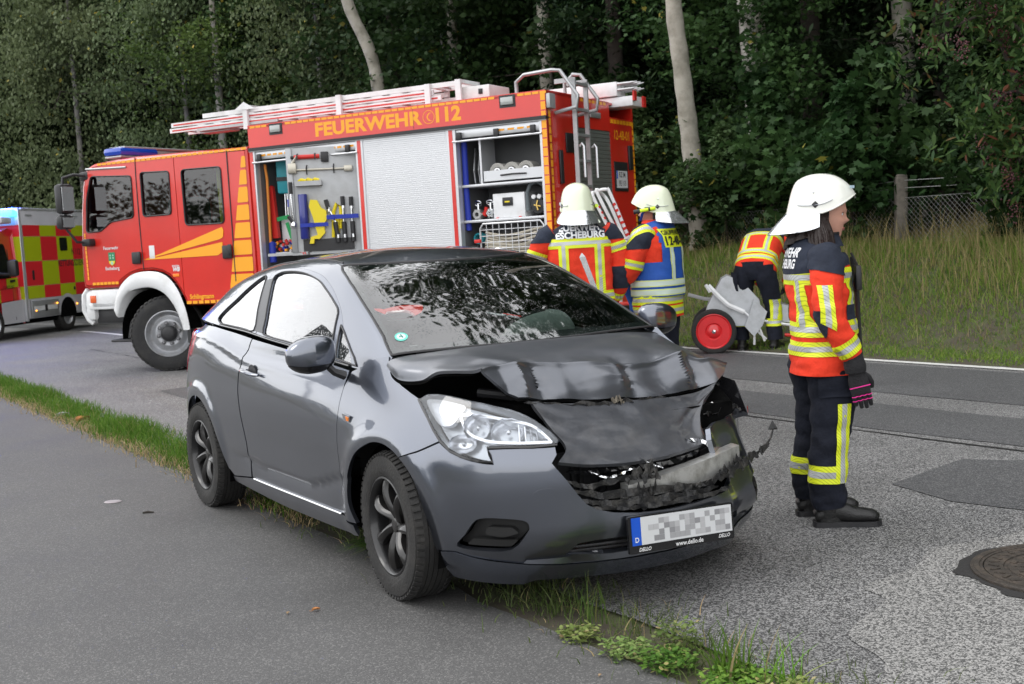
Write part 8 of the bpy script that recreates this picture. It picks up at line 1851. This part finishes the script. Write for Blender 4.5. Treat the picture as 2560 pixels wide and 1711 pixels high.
def hair2(u, v):
    q = PI+(u-.5)*3.15; r_ = .088+.050*sstep(v, .35, 1); k = 1+.06*math.sin(u*46+v*5)+.05*noise.noise(Vector((u*7, v*3, 4)))
    return (-.005+r_*math.cos(q)*k*1.02-.012*v, r_*.90*math.sin(q)*k, 1.555-.20*v-.03*math.sin(u*5)*v)
mb = MB(); mb.grid(hair2, 60, 14); mb.grid(lambda u, v: tuple(np.array(hair2(u, v))*np.array([.96,.96,1])), 30, 8, flip=True)

rh = random.Random(8)
for k in range(26):
    a_ = k/25; y0, x0 = -.060-.028*math.sin(a_*2.6), -.065+.095*a_; dr = .05+.05*a_+rh.uniform(-.01, .01)
    mb.tube([(x0, y0, 1.515-.02*a_), (x0-.004, y0-.016, 1.455), (x0+.01*a_, y0-.040-rh.uniform(0, .012), 1.395), (x0+.020*a_, y0-.060-rh.uniform(0, .015), 1.335-dr*.6), (x0+.03*a_+rh.uniform(-.01, .01), y0-.066, 1.335-dr*1.25)], [.011,.012,.012,.010,.003], 6, flat=.7)
mb.build('hair', HAIR, W)
mb = MB(); mb.lathe([(0,.003),(.0035,.002),(.004,0)], 8, 'y', (-.028,-.083,1.452)); mb.build('ear_stud', CHR, W)

# ---------------- man seen from behind
M1 = thing('person', 'firefighter seen from behind with white helmet and lettered red jacket behind the grey car', 'person', (.56, 9.42, 0), R(92))
tor = [(0,0,.80,.165,.262),(0,0,.90,.165,.262),(0,0,1.05,.160,.245),(0,0,1.2,.160,.245),(0,0,1.34,.162,.25),(-.005,0,1.43,.150,.245),(-.01,0,1.495,.125,.205),(-.01,0,1.54,.10,.14),(0,0,1.58,.085,.095)]
vj, oj = jacket(M1, tor, .010, 14)
for z_ in (.90,1.0): tape(vj, (0,0,z_), (0,0,1), .036, oj)
tape(vj, (0,0,1.405), (0,0,1), .037, oj)
for y_ in (.135,-.135): tape(vj, (0,y_,0), (0,1,0), .037, oj, lim=[((0,0,1.39),(0,0,1)),((0,0,1.01),(0,0,-1))], off=.0035)
mk(slab(vj, [((0,0,1.445),(0,0,-1))], None, .004), 'yoke', NAVY, oj)
for t_, z_ in (('FEUERWEHR', 1.545), ('ESCHEBURG', 1.488)): cloth_text(vj, t_, .070, (-.4,0,z_-.024), (0,-1,0), (0,0,1), (1,0,0), SIL, oj, .0030, off=.008, sx=.98)
def arm(P_, pts, seed, hd_=None, patch=1.42): 
    v_, o_ = sleeve(P_, pts, seed=seed); mk(slab(v_, [((0,0,patch),(0,0,-1))], None, .005), 'shoulder_patch', NAVY, o_); return v_, o_
vL, oL = arm(M1, [(-.01,.19,1.49,.08,.085),(0,.255,1.44,.085,.085),(.03,.315,1.34,.08,.075),(.07,.355,1.24,.076,.07),(.14,.34,1.17,.07,.066),(.24,.27,1.15,.06,.06),(.32,.20,1.16,.052,.052)], 21)
tape(vL, (.03,.325,1.315), (0,.35,-1), .036, oL, off=.005)
vR, oR = arm(M1, [(-.01,-.19,1.49,.08,.085),(0,-.25,1.43,.085,.085),(.0,-.29,1.32,.08,.075),(-.0,-.305,1.20,.078,.072),(.02,-.30,1.10,.076,.07),(.07,-.275,1.02,.066,.062),(.12,-.25,.95,.055,.055)], 22)
tape(vR, (0,-.28,1.36), (0,-.25,-1), .034, oR, off=.005); tape(vR, (.08,-.27,1.005), U((.02,-.30,1.10), (.12,-.25,.95)), .034, oR, off=.005); mk(slab(vR, [((0,0,1.21),(0,0,1)),((0,0,1.04),(0,0,-1))], None, .005), 'elbow_patch', NAVY, oR)
hand(M1, (.33,.19,1.16), (.6,-.7,.1), (.1,-.2,-1), 1, curl=.5); hand(M1, (.135,-.245,.93), (.3,.1,-1), (.1,.95,0), 1, curl=.4)
for sg in (1, -1):
    lv, lg = leg(M1, [(0,sg*.10,.88,.14,.125),(0,sg*.115,.75,.12,.11),(0,sg*.125,.5,.095,.09),(-.01,sg*.13,.3,.09,.085),(-.02,sg*.13,.12,.085,.08)], .008, 30+sg); tape(lv, (0,0,.27), (0,0,1), .045, lg, off=.004); boot(M1, 0, sg*.13, sg*.15)
head(M1, (.01,0,1.665), 0, 0); helmet(M1, (.0,0,1.728), R(4), -.02, torch=-1, flapout=.06, side=.6, dome=.138)
mb = MB(); mb.grid(lambda u, v: (.0+.085*math.cos(PI+(u-.5)*2.6), .085*math.sin(PI+(u-.5)*2.6), 1.68-.10*v), 14, 4); mb.build('hair', HAIR, M1)

# ---------------- group leader in blue vest
M2 = thing('person', 'firefighter in blue vest and white helmet turned left beside the man in lettered jacket', 'person', (1.17, 9.62, 0), R(150))
tor = [(-.0,0,.79,.175,.225),(-.0,0,.88,.178,.228),(0,0,1.0,.175,.225),(0,0,1.15,.172,.225),(0,0,1.30,.170,.235),(-.005,0,1.40,.155,.232),(-.01,0,1.465,.125,.19),(0,0,1.51,.10,.12),(0,0,1.55,.085,.09)]
vj, oj = jacket(M2, tor, .009, 24)
for z_ in (.845,.93): tape(vj, (0,0,z_), (0,0,1), .036, oj)
tape(vj, (0,-.06,0), (0,1,0), .03, oj, lim=[((0,0,1.05),(0,0,1)),((0,0,.93),(0,0,-1)),((0,0,0),(1,0,0))])
vv = loft([(-.005,0,.955,.192,.232),(-.005,0,1.05,.190,.236),(0,0,1.2,.188,.238),(0,0,1.34,.182,.232),(-.005,0,1.42,.164,.205),(-.01,0,1.485,.130,.165),(0,0,1.53,.105,.12)], 44, 7, ex=2.6, wr=.007, seed=33, endcaps=False)
ve = slab(vv, [], lambda c: not (abs(c.y) > .185 and 1.22 < c.z < 1.50) and not (.09 < abs(c.y) and c.x > .02 and c.z < 1.2 and False), .0); vest = mk(ve, 'vest', VEST, M2)
back = ((-.0,0,0),(1,0,0))
mk(slab(vv, [back, ((0,0,1.33),(0,0,-1)),((0,.16,0),(0,1,0)),((0,-.16,0),(0,-1,0)),((0,0,1.475),(0,0,1))], None, .004), 'back_panel', TAPY, vest)
cloth_text(vv, 'GRUPPENFÜHRER', .048, (-.4,0,1.443), (0,-1,0), (0,0,1), (1,0,0), INK, vest, .0012, off=.009, sx=.82); cloth_text(vv, '12-48-01', .095, (-.4,0,1.378), (0,-1,0), (0,0,1), (1,0,0), INK, vest, .003, off=.009, sx=.95)
VT = mat('vest_tape', (.58,.68,.60), rough=.4); VTE = mat('vest_tape_edge', (.62,.70,.25), rough=.5)
for z_ in (1.06,.99):
    o_ = mk(slab(vv, [((0,0,z_+.026),(0,0,1)),((0,0,z_-.026),(0,0,-1))], None, .004), 'vest_band', VTE, vest); mk(slab(vv, [((0,0,z_+.017),(0,0,1)),((0,0,z_-.017),(0,0,-1))], None, .005), 'pale_strip', VT, o_)
for y_ in (.10,-.10):
    o_ = mk(slab(vv, [((0,y_+.026,0),(0,1,0)),((0,y_-.026,0),(0,-1,0)),((0,0,1.33),(0,0,1)),((0,0,1.08),(0,0,-1))], None, .004), 'vest_band', VTE, vest); mk(slab(vv, [((0,y_+.016,0),(0,1,0)),((0,y_-.016,0),(0,-1,0)),((0,0,1.33),(0,0,1)),((0,0,1.08),(0,0,-1))], None, .005), 'pale_strip', VT, o_)
vL, oL = arm(M2, [(0,.165,1.455,.085,.08),(.02,.225,1.40,.09,.085),(.05,.265,1.30,.086,.08),(.09,.275,1.19,.082,.078),(.15,.25,1.145,.078,.072),(.24,.18,1.22,.066,.062),(.30,.12,1.31,.056,.054)], 41, patch=1.33)
tape(vL, (.075,.27,1.215), (.25,.1,-1), .034, oL, off=.006); tape(vL, (.225,.19,1.205), U((.15,.25,1.145), (.30,.12,1.31)), .036, oL, off=.006)
vR, oR = arm(M2, [(0,-.165,1.455,.085,.08),(.02,-.225,1.40,.09,.085),(.05,-.265,1.30,.086,.08),(.09,-.26,1.19,.082,.078),(.17,-.2,1.15,.075,.07),(.27,-.1,1.22,.062,.06),(.33,-.04,1.30,.054,.052)], 42, patch=1.33)
hand(M2, (.315,.105,1.335), (.5,-.4,.6), (.6,-.6,-.5), 1, curl=.5); hand(M2, (.34,-.03,1.32), (.5,.3,.5), (.6,.6,-.5), -1, m=SKIN, curl=.6, name='hand')
for sg in (1, -1):
    lv, lg = leg(M2, [(0,sg*.095,.85,.14,.12),(0,sg*.11,.72,.12,.11),(0,sg*.12,.5,.095,.09),(-.01,sg*.125,.3,.09,.085),(-.02,sg*.125,.12,.085,.08)], .008, 50+sg); tape(lv, (0,0,.27), (0,0,1), .045, lg, off=.004); boot(M2, 0, sg*.125, sg*.15)
head(M2, (.015,0,1.625), R(20), .08); helmet(M2, (.0,0,1.682), R(20), .04, torch=1, flapout=.10, side=.35, dome=.142)
mb = MB(); mb.grid(lambda u, v: (.0+.085*math.cos(PI+(u-.5)*2.6), .085*math.sin(PI+(u-.5)*2.6), 1.64-.12*v), 14, 4); mb.build('hair', HAIR, M2)
mb = MB(); mb.tube([(.09,.06,1.55),(.06,.09,1.60),(.01,.085,1.66)], .012, 8, flat=.5); mb.tube([(.185,.10,1.12),(.20,.15,1.02),(.17,.12,.9),(.16,.16,.82)], [.02,.035,.03,.02], 8, flat=.6); mb.build('radio_strap', VEST, M2)

# ---------------- man bending over the hose reel cart
M3 = thing('person', 'firefighter bending forward over the hose reel cart with back turned to the camera', 'person', (2.90, 14.30, 0), R(62))
tor = [(-.05,0,.89,.150,.235),(.0,0,.965,.172,.245),(.085,0,1.06,.178,.24),(.19,0,1.16,.175,.235),(.31,0,1.235,.170,.24),(.43,0,1.27,.155,.235),(.52,0,1.275,.12,.19),(.58,0,1.27,.09,.11),(.62,0,1.265,.075,.08)]
vj, oj = jacket(M3, tor, .009, 61); td = U((0,0,.965), (.31,0,1.235))
for a_ in (.02,.105): tape(vj, Vector((-.0,0,.965))+td*a_, td, .034, oj)
for y_ in (.13,-.13): tape(vj, (0,y_,0), (0,1,0), .036, oj, lim=[(Vector((0,0,.965))+td*.12, -td), (Vector((0,0,.965))+td*.42, td)], off=.004)
tape(vj, Vector((0,0,.965))+td*.42, td, .036, oj)
mk(slab(vj, [(Vector((0,0,.965))+td*.46, -td)], None, .004), 'yoke', NAVY, oj)
for sg in (1, -1):
    v_, o_ = sleeve(M3, [(.44,sg*.17,1.26,.08,.08),(.48,sg*.24,1.20,.084,.08),(.53,sg*.29,1.08,.078,.072),(.58,sg*.28,.95,.072,.068),(.64,sg*.22,.84,.062,.06),(.70,sg*.16,.76,.052,.052)], seed=70+sg); tape(v_, (.53,sg*.29,1.08), (.3,0,-1), .034, o_, off=.005); tape(v_, (.65,sg*.21,.83), (.5,-sg*.4,-.8), .034, o_, off=.005)
    hand(M3, (.71,sg*.15,.74), (.4,-sg*.2,-.8), (0,-sg*1,0), sg, curl=.6)
    lv, lg = leg(M3, [(-.04,sg*.105,.98,.145,.125),(-.05,sg*.13,.86,.135,.125),(-.02,sg*.165,.68,.112,.11),(.0,sg*.185,.50,.096,.094),(-.02,sg*.195,.32,.09,.09),(-.03,sg*.20,.13,.092,.088)], .010, 80+sg); tape(lv, (0,0,.335), (0,0,1), .045, lg, off=.004); boot(M3, 0, sg*.20, sg*.12)
    if sg < 0: tape(lv, (0,-.26,0), (.3,1,0), .05, lg, lim=[((0,0,.6),(0,0,1)),((0,0,.37),(0,0,-1))], off=.006)
    else: mk(slab(lv, [((0,0,.72),(0,0,-1)),((0,0,.93),(0,0,1)),((0,.16,0),(0,-1,0))], None, .03), 'thigh_pocket', TROU, lg)
sv = loft([(-.02,0,1.02,.15,.20),(-.04,0,.92,.15,.215),(-.04,0,.84,.12,.15)], 30, 4); mk(sv, 'trouser_seat', TROU, M3)
head(M3, (.70,0,1.25), 0, 1.1); helmet(M3, (.74,0,1.27), 0, 1.1, flapout=.06)

# ================================================================ hose reel cart and barrow
CT = thing('hose_reel_cart', 'galvanised hose reel cart with red rimmed wheel standing on the verge', 'cart', (2.46, 14.45, .0), R(-9.5))
mb = MB(); tyc = tyre_mb(.262, .075, .205, 48, 3); o = None
def cwheel(y_):
    w_ = bpy.data.objects.new('wheel', None); COL.objects.link(w_); w_.parent = CT; w_.location = (-.06, y_, .262); return w_
w1 = cwheel(-.25); a = tyc.build('tyre', RUB, w1); mb = MB(); mb.lathe([(.208,-.03),(.200,-.036),(.185,-.022),(.10,-.022),(.085,-.010),(.07,-.022),(.05,-.034),(.0,-.036)][::-1], 40, 'y'); b = mb.build('rim', mat('cart_rim_red', (.62,.016,.02), rough=.35, coat=.4, var=.12, vs=5), w1); mb = MB(); mb.lathe([(0,-.055),(.022,-.052),(.026,-.034)][::-1], 16, 'y'); c_ = mb.build('hub_cap', CHR, w1)
w2 = cwheel(.45); put('tyre', a.data, w2); put('rim', b.data, w2); put('hub_cap', c_.data, w2)
GALV = mat('galvanised_sheet', (.50,.52,.54), rough=.45, metal=.6, dirt=(.36,.37,.38), vs=7)
mb = MB(); mb.prism([(-.16,.42),(-.12,.56),(.05,.86),(.12,.90),(.28,.84),(.48,.60),(.50,.42),(.38,.30),(-.05,.32)], lambda p, q, w_: (p, -.18+w_, q), .56); mb.build('hose_tub', GALV, CT)
mb = MB(); mb.tube([(-.10,-.22,.80),(.02,-.22,.66),(.12,-.22,.56),(.30,-.22,.47)], .018, 6, flat=1.6); mb.tube([(.30,-.22,.47),(.45,-.22,.32),(.52,-.22,.12)], .014, 6); mb.tube([(-.13,-.22,.81),(-.08,-.22,.72)], .022, 6); mb.tube([(.5,-.2,.36),(.78,-.2,.30),(.98,-.2,.28)], .016, 6); mb.tube([(.40,-.2,.08),(.42,-.2,.45)], .014, 6); mb.tube([(.42,-.2,.26),(.54,-.2,.14)], .014, 6); mb.build('white_frame', WHT, CT)
mb = MB(); mb.tube([(-.34,-.1,.70),(-.15,-.12,.64),(.05,-.12,.62)], .012, 6, flat=2); mb.build('draw_bar', mat('worn_bar', (.25,.25,.25), rough=.6), CT)
mb = MB(); mb.prism([(.30,.30),(.42,.62),(.56,.46),(.50,.30),(.40,.18)], lambda p, q, w_: (p, -.24+w_, q), .04); mb.prism([(.62,.34),(.66,.56),(.85,.50),(.92,.30)], lambda p, q, w_: (p, -.10+w_, q), .40); mb.build('side_plate', GALV, CT)
mb = MB(); mb.tube([(-.06,-.24,.262),(-.06,.44,.262)], .018, 8); mb.build('axle', BLK, CT)
mb = MB(); mb.tube([(.75,-.2,.18),(.85,-.2,.17)], .02, 8); mb.tube([(.9,-.2,.17),(1.05,-.2,.15)], .02, 8); mb.build('red_nozzle', REDM, CT)
BR = thing('sack_barrow', 'white tubular barrow handles with red and white stripes between the two standing men', 'barrow', (.84, 10.3, 0), 0)
REDW = REDM
def U_handle(pts, name='handle_tube'):
    mb = MB(); P = catmull(pts, 5); mb.tube(P, .015, 10); mb.build(name, WHT, BR)
s10 = 10.3/9.7; zz = lambda z: 1.45+(z-1.45)*s10
def xw(x): return x*s10-.84
U_handle([(xw(.869),0,zz(1.39)),(xw(.709),0,zz(1.755)),(xw(.722),.02,zz(1.79)),(xw(.74),.1,zz(1.80)),(xw(.80),.3,zz(1.79)),(xw(.86),.32,zz(1.70)),(xw(.98),.3,zz(1.38))])
U_handle([(xw(.930),-.02,zz(1.36)),(xw(.745),-.02,zz(1.775)),(xw(.760),-.02,zz(1.805)),(xw(.81),-.02,zz(1.81)),(xw(.84),-.02,zz(1.78)),(xw(.985),-.02,zz(1.38))])
me = None
for (a_, b_) in (((xw(.869),-.0,zz(1.39)),(xw(.735),-.0,zz(1.70))), ((xw(.985),-.02,zz(1.38)),(xw(.86),-.02,zz(1.72)))):
    a_, b_ = Vector(a_), Vector(b_)
    for k in range(7):
        p = a_+(b_-a_)*(k+.2)/7; q = a_+(b_-a_)*(k+.62)/7; mb = MB(); mb.tube([p, q], .0165, 10, cap=False); mb.build('red_stripe', REDM, BR)
mb = MB(); mb.tube([(xw(.87),0,zz(1.39)),(xw(.90),0,.3)], .015, 8); mb.tube([(xw(1.0),0,zz(1.40)),(xw(1.05),0,.3)], .015, 8); mb.tube([(xw(.86),0,zz(1.41)),(xw(1.0),0,zz(1.42))], .012, 8); mb.box((.14,0,.31), (.34,.30,.04)); mb.build('barrow_frame', WHT, BR)
mb = MB()
for x_ in (.0,.28): mb.lathe([(.05,-.03),(.11,-.03),(.12,0),(.11,.03),(.05,.03)], 24, 'y', (x_,0,.12))
for x_ in (.0,.28): mb.tube([(x_,0,.12),(x_,0,.3)], .015, 6)
mb.build('barrow_wheel', RUB, BR)
t = thing('red_case', 'red box with dark lid between the two standing men behind the car', 'box', (.93, 9.9, .0), .2); mb = MB(); mb.box((0,0,.45), (.34,.3,.90), bev=.03); mb.build('case_body', REDM, t); mb = MB(); mb.box((0,0,.86), (.35,.31,.05), bev=.01); mb.build('case_band', BLK, t)
t = thing('steel_bar', 'bent bright steel bar standing up behind the grey car', 'bar', (.72, 8.6, 0), 0)
ss = 8.6/9.4; fz = lambda z: 1.45+(z-1.45)*ss; fx = lambda x: x*ss-.72
mb = MB(); mb.add([(fx(.555),0,fz(1.295)),(fx(.60),0,fz(1.30)),(fx(.728),.01,fz(.90)),(fx(.690),.01,fz(.90)),(fx(.555),.02,fz(1.295)),(fx(.60),.045,fz(1.30)),(fx(.728),.05,fz(.90)),(fx(.690),.03,fz(.90)),(fx(.575),.0,fz(1.33))], [(0,3,2,1),(1,2,6,5),(5,6,7,4),(4,7,3,0),(0,1,8),(1,5,8),(5,4,8),(4,0,8)]); mb.add([(fx(.690),.0,fz(.90)),(fx(.728),.0,fz(.90)),(fx(.84),.0,0),(fx(.80),.0,0),(fx(.690),.03,fz(.90)),(fx(.728),.03,fz(.90)),(fx(.84),.03,0),(fx(.80),.03,0)], [(0,3,2,1),(1,2,6,5),(5,6,7,4),(4,7,3,0)]); mb.build('bar_body', mat('bright_steel', (.70,.71,.72), rough=.25, metal=.9, dirt=(.5,.5,.5), vs=9), t)
